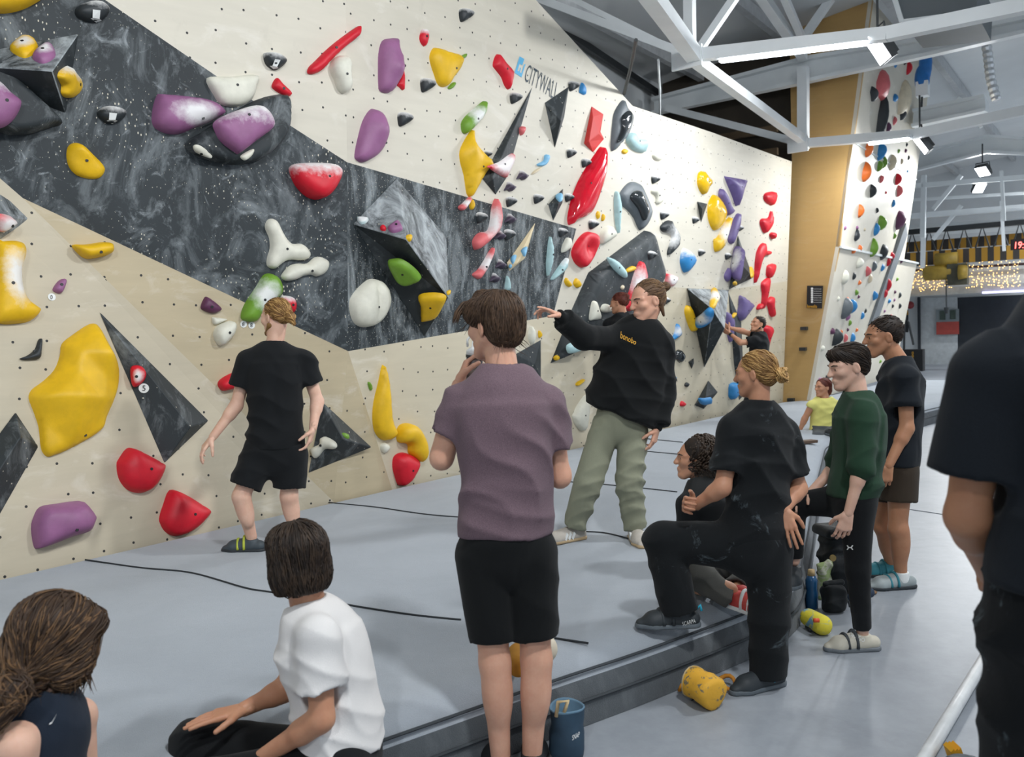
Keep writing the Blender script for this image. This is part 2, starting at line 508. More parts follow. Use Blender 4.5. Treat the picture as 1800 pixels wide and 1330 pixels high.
# ================================================================== climbing wall (left)
M_ply = wood_mat('birch_plywood', '#d1cbbc')
M_ply_low = wood_mat('birch_plywood_shaded', '#bcae91', var=0.14)  # darker facets: shade from the light angle painted into the tone
M_ply_mid = wood_mat('birch_plywood_lower', '#c9bfa8')  # duller ply, with lamp falloff down the wall painted into its tone
M_ply_slab = wood_mat('birch_plywood_slab', '#c1b7a1', var=0.12)  # lighter facet: the fuller light it catches is painted into the tone
M_dark = dark_wall_mat('charcoal_painted_plywood')
M_streak = streak_wall_mat('charcoal_painted_plywood_streaked')
wall_root = tag(empty('wall_left', hall(8, -5.6)), kind='structure')
BVHS = []
def add_bvh(o):
    me = o.data
    mw = o.matrix_world if o.parent is None else None
    W = parent_inv(o).inverted()
    BVHS.append(BVHTree.FromPolygons([W @ v.co for v in me.vertices], [tuple(p.vertices) for p in me.polygons]))
def cast(px, py, only=None):
    r = ray(px, py); d = r.normalized(); best = None
    for b in (BVHS if only is None else only):
        loc, nor, idx, dist = b.ray_cast(CAM, d)
        if loc is not None and (best is None or dist < best[2]):
            best = (loc, nor if nor.dot(d) < 0 else -nor, dist)
    return best
def plane_frame(o, n):
    """object frame with Z = n, Y up in the panel"""
    n = n.normalized(); x = Vector((0, 0, 1)).cross(n)
    x = x.normalized() if x.length > 1e-3 else Vector((1, 0, 0))
    y = n.cross(x)
    return Matrix(((x.x, y.x, n.x, o.x), (x.y, y.y, n.y, o.y), (x.z, y.z, n.z, o.z), (0, 0, 0, 1)))
def panel(name, pts, mat, n, thick=0.035):
    c = sum((Vector(p) for p in pts), Vector()) / len(pts)
    fr = plane_frame(c, n)
    o = MB().prism(pts, -n * thick).build(name, mat, wall_root, frame=fr)
    add_bvh(o)
    return o
# plane of the long wall right of the fold
Pa, Pb = hall(5.6, -5.62, MATZ), hall(15.2, -5.12, MATZ)
dirw = (Pb - Pa).normalized()
n0 = Vector((dirw.y, -dirw.x, 0)).normalized()          # towards the hall
LEAN = math.radians(5)
NR = (n0 * math.cos(LEAN) - Vector((0, 0, 1)) * math.sin(LEAN)).normalized()
def RW(x, y): return on_plane(x, y, Pa, NR)
F1, F2, F3 = RW(612, 617), RW(610, 285), RW(606, -260)
Bp = RW(690, 862)
# low slab panel at the left
A0, E0 = on_z(0, 1015, MATZ), on_z(587, 882, MATZ)
d1 = (E0 - A0).normalized(); n1 = Vector((d1.y, -d1.x, 0)); SL = math.radians(8)
NL = (n1 * math.cos(SL) + Vector((0, 0, 1)) * math.sin(SL)).normalized()
def L1(x, y): return on_plane(x, y, A0, NL)
Gp = L1(40, 348)
N2 = (F2 - F1).cross(Gp - F1).normalized()
if N2.dot(CAM - F1) < 0: N2 = -N2
def LW(x, y): return on_plane(x, y, F1, N2)
dn = Vector((0, 0, -0.33))
Bd, Ed = Bp + dn, E0 + dn
Ld = A0 - d1 * 4 + dn
isect = NL.cross(N2).normalized()
if pix(Gp + isect * 0.5)[0] > pix(Gp)[0]: isect = -isect
Lt = Gp + isect * 3.0
ttop = [LW(185, 0), LW(375, 130), LW(500, 214)]
tl_out = ttop[0] + (ttop[0] - ttop[2]) * 1.6
panel('plywood_panel', [Ld, Ed, E0, Gp, Lt, Lt - d1 * 0.01 + Vector((0, 0, 0))][:5], M_ply_slab, NL)
n_a = (F1 - E0).cross(Gp - E0).normalized(); n_a = n_a if n_a.dot(CAM - E0) > 0 else -n_a
panel('plywood_panel', [E0, F1, Gp], M_ply_low, n_a)
n_b = (Bp - E0).cross(F1 - E0).normalized(); n_b = n_b if n_b.dot(CAM - E0) > 0 else -n_b
panel('plywood_panel', [Ed, Bd, Bp, F1, E0], M_ply_low, n_b)
panel('charcoal_panel', [F1, F2] + ttop[::-1] + [tl_out, Lt, Gp], M_dark, N2)
panel('plywood_panel', [F2, F3, LW(-300, -600), tl_out] + ttop, M_ply, N2)
panel('charcoal_panel', [F1, RW(972, 555), RW(1013, 402), F2], M_streak, NR)
Dp = RW(1374, 706); Dd = Dp + Vector((0, 0, -0.4))
_bd = [RW(972, 555), RW(1005, 546), RW(1150, 503), RW(1207, 506), RW(1281, 509), RW(1384, 494)]
panel('plywood_panel', [F2, RW(1013, 402)] + _bd + [RW(1392, 284), RW(1250, 232), RW(1112, 186), RW(942, 0), RW(790, -260), F3], M_ply, NR)
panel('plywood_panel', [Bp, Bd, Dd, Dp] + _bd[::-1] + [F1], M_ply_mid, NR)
WALL_BVH = list(BVHS)

# ================================================================== lead tower at the far end
M_tower_side = wood_mat('amber_varnished_plywood', '#bd9a62', dots=False, var=0.08, smear_k=0.08)
M_lead = wood_mat('pale_lead_wall_panel', '#d3ccbc', dots=False, var=0.06, grain=0.4)
S0 = 15.3
def T0(x, y): return on_s(x, y, S0)
tw = tag(empty('wall_tower', hall(S0, -4.8)), kind='structure')
sidep = [T0(1374, 712), T0(1424, 704), T0(1462, 500), T0(1476, 434), T0(1491, 300), T0(1500, 250), T0(1526, 60), T0(1545, -90), T0(1385, -90), T0(1392, 284)]
MB().prism(sidep, HU * 0.06).build('side_panel', M_tower_side, tw, frame=plane_frame(T0(1440, 400), -HU))
# leading face: profile swept along the hall
prof = [T0(1424, 704), T0(1475, 434), T0(1500, 250), T0(1545, -90)]
LEN = 5.2
LEADB = []
for ip, (a, b) in enumerate(zip(prof[:-1], prof[1:])):
    a2, b2 = a + HU * (LEN if ip else 6.6), b + HU * (LEN if ip else 6.6)
    n = (b - a).cross(HU).normalized(); n = n if n.dot(HV) > 0 else -n
    c = (a + b2) / 2
    o = MB().prism([a, a2, b2, b], -n * 0.06).build('lead_panel', M_lead, tw, frame=plane_frame(c, n))
    LEADB.append(BVHTree.FromPolygons([a, a2, b2, b], [(0, 1, 2, 3)]))
_fa, _fb = [on_plane(x, y, T0(1450, 569), (T0(1475, 434) - T0(1424, 704)).cross(HU).normalized()) for x, y in ((1528, 580), (1590, 402))]
_fn = (T0(1475, 434) - T0(1424, 704)).cross(HU).normalized(); _fn = _fn if _fn.dot(HV) > 0 else -_fn
MB().bar(_fa, _fb, 0.42, 0.10, up=_fn).build('grey_fin', plain('fin_grey', '#6f7478', 0.6, 0.1, 3), tw)
# grey volume ridge running up the lead wall and the light seam
M_seamlight = plain('seam_batten', '#cfd3d2', 0.5)
MB().bar(T0(1475, 434) + HV * .02, T0(1475, 434) + HU * 6.6 + HV * .02, 0.05, 0.04).build('seam_batten', M_seamlight, tw)
MB().bar(T0(1500, 250) + HV * .0, T0(1500, 250) + HU * LEN, 0.03, 0.03).build('seam_batten', M_seamlight, tw)
for x, y in ((1415, 577), (1413, 613), (1392, 702)):
    q = T0(x, y)
    MB().box(q - HU * .05, HV * .055, HU * .05, Vector((0, 0, .03))).build('steel_anchor_box', M_dark_metal, tw)

# ================================================================== dark loft behind the wall top, back walls
M_loft = plain('dark_loft_boards', '#3a332a', 0.8, 0.3, 1.5)
M_whitewall = plain('white_rendered_wall', '#d2d6d8', 0.7, 0.04, 1.0)
M_roof = plain('grey_roof_deck', '#d2d5d6', 0.75, 0.06, 0.7)
lf = MB()
lf.add([hall(15.5, -7.4, 2.5), hall(15.5, -4.9, 2.5), hall(15.5, -4.9, 8), hall(15.5, -7.4, 8)], [(0, 1, 2, 3)])
lf.build('wall_loft', M_loft)
tag(bpy.data.objects['wall_loft'], kind='structure')
for z in (4.35, 4.75, 5.15):
    MB().bar(hall(15.3, -7.3, z), hall(15.3, -5.1, z), 0.09, 0.12).build('loft_joist', plain('loft_timber', '#5a4a36', 0.8, 0.2, 3), bpy.data.objects['wall_loft'])
sw = MB().add([hall(-14, -7.45, 0), hall(40, -7.45, 0), hall(40, -7.45, 8), hall(-14, -7.45, 8)], [(0, 1, 2, 3)]).build('wall_side', M_whitewall)
tag(sw, kind='structure')
FS = 33.5
fw = MB().add([hall(FS, -9, 0), hall(FS, 18, 0), hall(FS, 18, 9), hall(FS, -9, 9)], [(0, 1, 2, 3)]).build('wall_far', M_whitewall)
tag(fw, kind='structure')
ROOFZ = 7.0
rf = MB().add([hall(-14, -7.5, ROOFZ - .6), hall(40, -7.5, ROOFZ - .6), hall(40, 5, ROOFZ + 1.2), hall(-14, 5, ROOFZ + 1.2)], [(0, 1, 2, 3)])
rf.add([hall(-14, 5, ROOFZ + 1.2), hall(40, 5, ROOFZ + 1.2), hall(40, 18, ROOFZ - .6), hall(-14, 18, ROOFZ - .6)], [(0, 1, 2, 3)])
rf = rf.build('ceiling', M_roof); tag(rf, kind='structure')
for k in range(8):
    t_ = -6.6 + k * 1.7; z_ = ROOFZ - .6 + (t_ + 7.5) / 12.5 * 1.8 - .12
    MB().bar(hall(-4, t_, z_), hall(39, t_, z_), 0.12, 0.2).build('roof_purlin', plain('purlin_grey', '#b3b6b8', 0.6), rf)
# ================================================================== steelwork under the roof
def truss(name, label, parts, s, group='white steel roof trusses'):
    root = tag(empty(name, on_s(*parts[0][0][:2], s)), label, 'truss', group)
    for a, b, w in parts:
        pa = on_s(a[0], a[1], s + (a[2] if len(a) > 2 else 0)); pb = on_s(b[0], b[1], s + (b[2] if len(b) > 2 else 0))
        if b[0] >= 1830: pb = pa + (pb - pa) * 2.6
        if a[0] <= 900: pa = pb + (pa - pb) * 1.8
        MB().bar(pa, pb, w).build('strut', M_white_metal, root)
    return root
S1 = 10.2
t1 = truss('roof_truss', 'white steel truss nearest the camera above the boulder wall', [
    ((900, -20), (1215, 98), 0.10), ((1215, 98), (1560, 60), 0.14), ((1560, 60), (1830, 4), 0.14),
    ((1213, 98), (1211, -120), 0.12), ((1222, 100), (1100, -60), 0.12), ((930, -40), (1180, 85), 0.07),
    ((1226, 92), (1330, -60), 0.09)], S1)
MB().box(on_s(1212, 104, S1) - HU * .08, HV * .2, Vector((0, 0, .13)), HU * .02).build('gusset_plate', M_white_metal, t1)
S2 = 14.7
t2 = truss('roof_truss', 'white steel truss ending at the amber tower panel', [
    ((1412, 252), (1606, 236), 0.14), ((1606, 236), (1830, 188), 0.14), ((1412, 262), (1412, 118), 0.16), ((1410, 252), (1172, 190), 0.12),
    ((1400, 85), (1466, -10), 0.12)], S2)
MB().box(on_s(1405, 257, S2) - HU * .08, HV * .17, Vector((0, 0, .11)), HU * .02).build('gusset_plate', M_white_metal, t2)
# brace that runs between the two trusses
br = tag(empty('roof_brace', on_s(1225, 103, S1)), 'white diagonal steel brace between the two nearest trusses', 'brace')
MB().bar(on_s(1222, 106, S1), on_s(1412, 246, S2), 0.13).build('strut', M_white_metal, br)
MB().bar(on_s(1222, 100, S1), on_s(1105, -60, S1 - 3), 0.17).build('strut', M_white_metal, br)
br2 = tag(empty('roof_brace', on_s(1400, 80, S2)), 'pair of white steel braces rising left of the amber panel', 'brace')
MB().bar(on_s(1412, 100, S2), on_s(1330, -20, S2 - 2.5), 0.14).build('strut', M_white_metal, br2)
MB().bar(on_s(1420, 90, S2), on_s(1372, -20, S2 - 2.5), 0.10).build('strut', M_white_metal, br2)
# deep white girder over the tower
def girder(name, label, top, bot, s, thick):
    ext = lambda q: q if q[-1][0] < 1830 else q[:-1] + [(q[-2][0] + (q[-1][0] - q[-2][0]) * 4, q[-2][1] + (q[-1][1] - q[-2][1]) * 4)]
    top, bot = ext(top), ext(bot)
    pts = [on_s(x, y, s) for x, y in top] + [on_s(x, y, s) for x, y in bot[::-1]]
    root = tag(empty(name, pts[0]), label, 'beam')
    MB().prism(pts, HU * thick).build('web', M_white_metal, root)
    tp = [on_s(x, y, s) for x, y in top]; bt = [on_s(x, y, s) for x, y in bot]
    for q in (tp, bt):
        for a, b in zip(q[:-1], q[1:]):
            MB().bar(a - HU * .05, b - HU * .05, 0.16, 0.06).build('flange', M_white_metal, root)
    return root
girder('roof_girder', 'deep white girder crossing in front of the amber panel', [(1150, 176), (1420, 104), (1620, 72), (1830, 28)], [(1150, 200), (1428, 142), (1640, 96), (1830, 52)], 14.95, 0.12)
girder('roof_girder', 'long white roof girder behind the lead wall, second from the camera', [(1585, 278), (1735, 240), (1830, 246)], [(1585, 306), (1735, 268), (1830, 272)], 23.2, 0.15)
girder('roof_girder', 'white box duct hung under the roof beside the lead wall', [(1606, 196), (1731, 170)], [(1604, 222), (1733, 194)], 19.0, 0.5)
for i, (y0, y1, w, s) in enumerate(((232, 190, .12, 20.5), (328, 309, .12, 25.0), (352, 338, .08, 26.5), (381, 362, .16, 27.5), (399, 385, .1, 28.5), (412, 400, .1, 30))):
    truss('roof_truss', ['white cross beam in front of the box duct', 'pale cross beam just below the far floodlights', 'thin pale rail under the far floodlights', 'thick white pipe crossing the far end of the hall', 'thin white pipe under the thick far pipe', 'lowest pale pipe above the hazard striped crane'][i],
          [((1590, y0), (1830, y1), w)] + ([((1622, y0 + 90), (1624, y0 - 20), .12), ((1690, y0 - 20), (1640, y0 + 40), .1), ((1760, y0 - 28), (1765, y0 + 60), .08)] if i in (1, 3) else [((1640, y0), (1690, y0 - 60), .1), ((1700, y0 - 50), (1725, y0 - 8), .07)] if i == 0 else []), s)
# tube lamps clipped under the chords, then added fill tubes
tube_lamp(on_s(1262, 101, S1 - .05), on_s(1528, 68, S1 - .05), 'bright tube lamp under the nearest truss chord', 60)
tube_lamp(on_s(1524, 248, S2 - .1), on_s(1600, 239, S2 - .1), 'short bright tube lamp in front of the lead wall', 40)
for i, (s_, t_) in enumerate(((20.5, 2.0), (20.5, 6.0), (25.5, 0.0), (25.5, 5.0), (30.0, 1.0), (30.0, 6.0), (12.0, 6.0), (5.0, 6.0))):  # unseen tubes, added to brighten the far hall and roof
    tube_lamp(hall(s_, t_ - 1.2, 5.3), hall(s_, t_ + 1.2, 5.3), ['added fill tube lamp over the hall behind the lead wall', 'added fill tube lamp right of the lead wall top', 'added fill tube lamp far off left of the hoist', 'added fill tube lamp far off right of the hoist', 'last added fill tube lamp before the far wall', 'last added fill tube lamp at the right of the far wall', 'added fill tube lamp over the walkway at the right', 'added fill tube lamp over the walkway beside the camera'][i], (140, 140, 160, 160, 330, 330, 60, 60)[i])
# grey duct box, silver flue, hanging cable, roof edge cables
d_ = tag(empty('air_duct', on_s(1640, 10, 12)), 'dark grey square air duct at the top edge above the near truss', 'duct')
pts = [on_s(x, y, 12.5) for x, y in ((1566, -25), (1720, -40), (1716, 22), (1586, 39))]
MB().prism(pts, HU * 1.4).build('duct_body', plain('duct_grey', '#6c7275', 0.6, 0.05, 2), d_)
MB().bar(pts[3] - HU * .02, pts[0] - HU * .02, .06).build('duct_flange', M_white_metal, d_)
MB().bar(pts[2] - HU * .02, pts[3] - HU * .02, .05).build('duct_flange', M_white_metal, d_)
fl_ = tag(empty('flue_pipe', on_s(1745, 180, 17)), 'shiny silver flexible pipe hanging below a white ceiling box', 'pipe')
q = [on_s(1731, 62, 17), on_s(1737, 100, 17), on_s(1742, 140, 17), on_s(1752, 176, 17)]
fine = catmull([np.array(v) for v in q], 8, False)
MB().tube([Vector(v) for v in fine], [0.07 + (0.012 if i % 2 else 0) for i in range(len(fine))], 10).build('pipe', plain('silver_foil', '#e3e6e8', 0.25, 0.05, 20, metal=0.7), fl_)
MB().box(on_s(1726, 44, 17), HV * .2, HU * .2, Vector((0, 0, .16))).build('ceiling_box', M_white_metal, fl_)
MB().ball(on_s(1725, 46, 16.7) + Vector((0, 0, -.16)), .1).build('black_cap', M_dark_metal, fl_)
for a, b, r, lab in (((1118, 70, 8), (1097, 165, 9.5), .02, 'thin black cable hanging in front of the grey roof'), ((1157, 105, 9.6), (1160, 205, 11), .015, 'thin white cord dropping behind the wall top')):
    pa, pb = on_s(*a), on_s(*b)
    c_ = MB().tube([pa, (pa + pb) / 2 + HV * .01, pb], r, 6).build('hanging_cable', M_dark_metal if 'black' in lab else M_white_metal)
    tag(c_, lab, 'cable')
ck = tag(empty('cable_tray', hall(10, -7.2, 5.4)), 'dark conduit run along the top of the side wall', 'conduit')
qa, qb = on_plane(1000, 60, hall(0, -7.3), HV), on_plane(1158, 165, hall(0, -7.3), HV)
MB().bar(qa + (qa - qb) * .6, qb, .07, .12).build('conduit', M_dark_metal, ck)

# ================================================================== far end of the hall
def FW(x, y, off=0.0): return on_s(x, y, FS - off)
def quad_on(x0, y0, x1, y1, s, sl=-0.035, thick=0.05):
    """upright rectangle in the plane across the hall at distance s"""
    a = on_s(x0, y1, s); b = on_s(x1, y1 + sl * (x1 - x0), s)
    c = on_s(x1, y0 + sl * (x1 - x0), s); d = on_s(x0, y0, s)
    b = Vector((b.x, b.y, a.z)); z = (c.z + d.z) / 2
    return [a, b, Vector((b.x, b.y, z)), Vector((a.x, a.y, z))]
def slab_on(name, x0, y0, x1, y1, s, mat, parent=None, thick=0.06):
    q = quad_on(x0, y0, x1, y1, s)
    return MB().prism(q, HU * -thick).build(name, mat, parent)
M_navy = plain('dark_navy_wall', '#23282f', 0.7)
M_paint_white = plain('white_paint', '#d5d9da', 0.6, 0.03)
bal = tag(empty('balcony', FW(1600, 520)), 'pale balcony band with string lights across the far wall', 'balcony')
slab_on('balcony_slab', 1560, 508, 1830, 523, FS - 1.0, plain('balcony_edge', '#a9adac', 0.7), bal, 0.3)
slab_on('balcony_front', 1560, 470, 1830, 508, FS - 1.0, M_paint_white, bal, 0.05)
MB().bar(on_s(1560, 478, FS - 1.3), on_s(1830, 462, FS - 1.3), .08).build('handrail', plain('rail_maroon', '#3c2a2a', 0.6), bal)
dp = slab_on('wall_navy', 1684, 522, 1850, 640, FS - 0.1, M_navy); tag(dp, kind='structure')
dr = tag(empty('door_1', FW(1650, 640)), kind='structure')
slab_on('door_frame', 1614, 522, 1619, 645, FS - .25, M_navy, dr); slab_on('door_leaf', 1619, 524, 1684, 643, FS - .12, plain('door_white', '#b9bec0', 0.5), dr)
po = tag(empty('poster', FW(1665, 590)), 'poster with red lower half on the far white door', 'poster')
slab_on('poster_print', 1646, 544, 1686, 566, FS - .3, plain('poster_grey', '#7d8688', 0.6), po, .02)
slab_on('poster_print', 1646, 566, 1686, 588, FS - .3, plain('poster_red', '#a8453c', 0.6), po, .02)
slab_on('poster_print', 1652, 546, 1662, 562, FS - .32, plain('poster_green', '#3b4a41', 0.6), po, .02)
slab_on('poster_print', 1670, 545, 1680, 561, FS - .32, plain('poster_green', '#3b4a41', 0.6), po, .02)
sg = tag(slab_on('wall_sign', 1588, 544, 1597, 584, FS - .3, plain('sign_black', '#15181a', 0.6), None, .04), 'narrow black sign on the white wall left of the far door', 'sign')
bp = tag(empty('pad_stack', on_s(1605, 652, 28)), 'black folded pad with yellow bonobo lettering by the far door', 'pad')
slab_on('pad_body', 1588, 614, 1626, 651, 28.0, plain('pad_black', '#17181a', 0.8), bp, .35)
hb = tag(MB().ball(on_s(1600, 536, FS - .3), .14).build('alarm_bell', plain('bell_red', '#8e2f33', 0.4), None, True), 'small red bell on the far white wall', 'bell')
rail = tag(MB().tube([on_s(1589, 618, 29), on_s(1590, 558, 29), on_s(1597, 566, 29), on_s(1606, 606, 29)], .035, 6).build('stair_rail', M_dark_metal), 'bent dark stair rail behind the lead wall', 'rail')
# bridge crane with hazard stripes
cr = tag(empty('bridge_crane', on_s(1690, 445, 28)), 'bridge crane beam painted in yellow and black hazard stripes', 'crane')
def stripe_mat():
    t = NT('hazard_stripes'); v = t.coord()
    w = t.n.new('ShaderNodeTexWave'); w.bands_direction = 'X'; w.inputs['Scale'].default_value = 1.0
    t.l(t.mapping(v, (1, 0.25, 1)), w.inputs['Vector'])
    t.col(t.ramp(w.outputs['Fac'], [(0.5, srgb('#3a3634')), (0.52, srgb('#b98a2c'))]))
    return t.set(0.6)
M_stripe = stripe_mat()
a, b = on_s(1560, 459, 28), on_s(1840, 437, 28); b.z = a.z; b = a + (b - a) * 1.8
cfr = plane_frame((a + b) / 2, -HU)
MB().bar(a, b, .12, .40).build('striped_beam', M_stripe, cr, frame=cfr)
a2, b2 = a + HU * .6 + Vector((0, 0, .42)), b + HU * .6 + Vector((0, 0, .42))
MB().bar(a2, b2, .12, .30).build('striped_beam', M_stripe, cr, frame=plane_frame((a2 + b2) / 2, -HU))
a3, b3 = a + Vector((0, 0, .82)), b + Vector((0, 0, .82))
MB().bar(a3, b3, .2, .14).build('top_rail', M_dark_metal, cr)
for k in range(16):
    p0 = a.lerp(b, k / 16); p1 = a3.lerp(b3, (k + .5) / 16); p2 = a.lerp(b, min(1, (k + 1) / 16))
    MB().tube([p0, p1, p2], .035, 5).build('lattice', M_dark_metal, cr)
ho = tag(empty('crane_hoist', on_s(1668, 470, 27.6)), 'yellow hoist hanging under the striped crane beam', 'hoist')
M_hy = plain('hoist_yellow', '#a88a35', 0.55, 0.2, 5); M_hd = plain('hoist_dark', '#4a4839', 0.6, 0.3, 4)
hc = on_s(1664, 456, 27.6)
MB().tube([hc - HV * .3, hc + HV * .28], [.2, .2], 14).build('motor', M_hy, ho, True)
hd_ = on_s(1650, 479, 27.6)
MB().tube([hd_ - HV * .42, hd_ - HV * .36, hd_ + HV * .34, hd_ + HV * .4], [.12, .22, .22, .16], 14).build('drum', M_hy, ho, True)
he = on_s(1684, 482, 27.6)
MB().box(he, HV * .26, HU * .2, Vector((0, 0, .30))).build('gearbox', M_hd, ho)
MB().tube([on_s(1692, 478, 27.4) - HV * .1, on_s(1692, 478, 27.4) + HV * .12], [.22, .18], 12).build('drum_cap', M_hy, ho, True)
MB().tube([on_s(1663, 490, 27.6), on_s(1664, 548, 27.6)], .02, 5).build('chain', M_dark_metal, ho)
MB().tube([on_s(1664, 540, 27.6), on_s(1664, 551, 27.6)], [.08, .05], 8).build('hook', M_dark_metal, ho)
# string lights
M_bulb = emissive('warm_bulb', '#ffc15a', 5.0)
M_wire = plain('string_wire', '#b9b4a4', 0.7)
for ci, (xa, xb, nst, lab) in enumerate(((1592, 1672, 11, 'curtain of warm string lights left of and behind the hoist'), (1702, 1790, 11, 'curtain of warm string lights right of the hoist'))):
    root = tag(empty('string_lights', on_s(xa, 460, FS - 1.5)), lab, 'string lights')
    for k in range(nst):
        x = xa + (xb - xa) * k / (nst - 1); top = 462 - (x - 1600) * .04 + RNG.uniform(-5, 5); bot = 510 - (x - 1600) * .035 + RNG.uniform(-3, 3)
        m = MB(); w = MB(); y = top
        w.tube([on_s(x, top, FS - 1.5), on_s(x, bot, FS - 1.5)], .006, 4)
        while y < bot:
            for _ in range(1 if y < 485 else 2):
                m.ball(on_s(x + RNG.uniform(-3.5, 3.5), y + RNG.uniform(-2, 2), FS - 1.5), .0135, 5, 4)
            y += 5.6
        st = w.build('light_strand', M_wire, root)
        tag(m.build('bulbs', M_bulb, st), kind='stuff')
ltv = tag(slab_on('lilac_strip_lamp', 1727, 512, 1830, 516, FS - 1.35, emissive('lilac_glow', '#b9b6ff', 2.5), None, .05), 'thin lilac light strip under the far balcony', 'lamp')
for x, y in ((1655, 529), (1667, 538)):
    pass
# red led clock
ckk = tag(empty('digital_clock', on_s(1795, 431, 26)), 'black digital clock with red digits at the right edge', 'clock')
slab_on('clock_case', 1777, 420, 1840, 440, 26.0, plain('clock_black', '#20191b', 0.5), ckk, .1)

# blue rope device on the lead wall's edge
bl = tag(empty('auto_belay', on_s(1620, 150, 17)), 'blue and white belay device hanging at the lead wall edge', 'belay device')
MB().ball(on_s(1627, 110, 17), .1, 10, 8, (HV * .11, HU * .11, Vector((0, 0, .36)))).build('casing', plain('belay_blue', '#1d6fb8', 0.4), bl, True)
MB().ball(on_s(1621, 138, 17), .1, 10, 8, (HV * .13, HU * .12, Vector((0, 0, .26)))).build('casing', plain('belay_blue', '#1d6fb8', 0.4), bl, True)
MB().box(on_s(1622, 157, 17), HV * .1, HU * .1, Vector((0, 0, .13))).build('base_box', M_white_metal, bl)
MB().tube([on_s(1621, 165, 17), on_s(1620, 188, 17)], .02, 5).build('webbing', M_dark_metal, bl)

# white pole on the floor at the right
pa, pb = on_z(1622, 1338, .03), on_z(1722, 1172, .03)
tag(MB().tube([pa + (pa - pb) * .3, pb + (pb - pa) * .3], .028, 10).build('floor_pole', plain('pole_white', '#d6d8d8', 0.4), None, True), 'long white pole lying on the concrete floor at the right', 'pole')

# text helper: built-in font, mapped bilinearly from (u,v) to a pixel quad, then onto a surface
def text_mesh(body):
    cu = bpy.data.curves.new('lettering', 'FONT'); cu.body = body; cu.resolution_u = 3
    o = bpy.data.objects.new('lettering', cu); COL.objects.link(o)
    bpy.context.view_layer.update()
    me = bpy.data.meshes.new_from_object(o.evaluated_get(bpy.context.evaluated_depsgraph_get()))
    bpy.data.objects.remove(o)
    v = np.array([tuple(x.co) for x in me.vertices]); f = [tuple(p.vertices) for p in me.polygons]
    lo, hi = v.min(0), v.max(0)
    uv = (v[:, :2] - lo[:2]) / (hi[:2] - lo[:2])
    return uv, f
def decal(name, body, quad, mapper, mat, parent, off=0.004, sub=0):
    """quad: pixel corners bottom-left, bottom-right, top-right, top-left"""
    if isinstance(body, str): uv, f = text_mesh(body)
    else: uv, f = body
    bl_, br_, tr_, tl_ = [np.array(q, float) for q in quad]
    vs = []
    for u, v in uv:
        p = bl_ * (1 - u) * (1 - v) + br_ * u * (1 - v) + tr_ * u * v + tl_ * (1 - u) * v
        w = mapper(p[0], p[1])
        vs.append(w + (CAM - w).normalized() * off)
    return mesh_obj(name, vs, f, mat, parent)
RECT = ([(0, 0), (1, 0), (1, 1), (0, 1)], [(0, 1, 2, 3)])
M_yel_print = plain('yellow_print', '#e0a526', 0.6, 0.02)
M_white_print = plain('white_print', '#e4e6e4', 0.6, 0.02)
decal('lettering', '19:', [(1784, 437), (1799, 436), (1800, 424), (1785, 425)], lambda x, y: on_s(x, y, 25.88), emissive('led_red', '#ff3b26', 5), ckk)
decal('lettering', 'bonobo', [(1606, 648), (1606, 618), (1601, 618), (1601, 648)], lambda x, y: on_s(x, y, 27.62), M_yel_print, bp)
decal('lettering', 'es', [(1589, 553), (1597, 553), (1597, 546), (1589, 546)], lambda x, y: on_s(x, y, FS - .36), M_yel_print, sg)
# 'levels' poster on the amber panel
lv = tag(empty('levels_board', T0(1432, 522)), 'black levels board with white dots and yellow lettering on the amber panel', 'board')
def LVm(x, y): return on_s(x, y, S0 - .03)
MB().prism([LVm(x, y) for x, y in ((1418, 541), (1445, 542), (1447, 502), (1419, 502))], HU * -.012).build('board', plain('board_black', '#14161a', 0.6), lv)
decal('lettering', 'levels', [(1419, 541), (1436, 541), (1436, 535), (1419, 535)], lambda x, y: on_s(x, y, S0 - .05), M_yel_print, lv)
for k in range(7):
    q = on_s(1427.5, 507 + k * 3.9, S0 - .05)
    MB().tube([q, q - HU * .01], .02, 8).build('grade_dot', M_white_print, lv)
    decal('rule', RECT, [(1430, 508 + k * 3.9), (1444, 508 + k * 3.9), (1444, 507.5 + k * 3.9), (1430, 507.5 + k * 3.9)], lambda x, y: on_s(x, y, S0 - .05), M_white_print, lv)
# wall maker's name on the plywood
city = tag(empty('wall_lettering', RW(940, 130)), 'blue square mark and dark CITYWALL lettering high on the plywood', 'sign')
decal('lettering', 'CITYWALL', [(920.5, 141.5), (978, 178), (983, 147), (928.5, 112)], RW, plain('lettering_slate', '#33424c', 0.6), city, 0.006)
M_logo = plain('logo_blue', '#5fb0d8', 0.6, 0.02)
logo_uv = ([(0, 0), (1, 0), (1, .78), (.84, .72), (.84, .2), (.62, .2), (.62, .45), (.5, .45), (.5, .2), (.28, .2), (.28, .62), (.66, .62), (.66, 1), (0, 1)], [tuple(range(14))])
decal('logo_mark', logo_uv, [(904.5, 127.5), (916.7, 136), (926, 106), (913.5, 99)], RW, M_logo, city, 0.006)
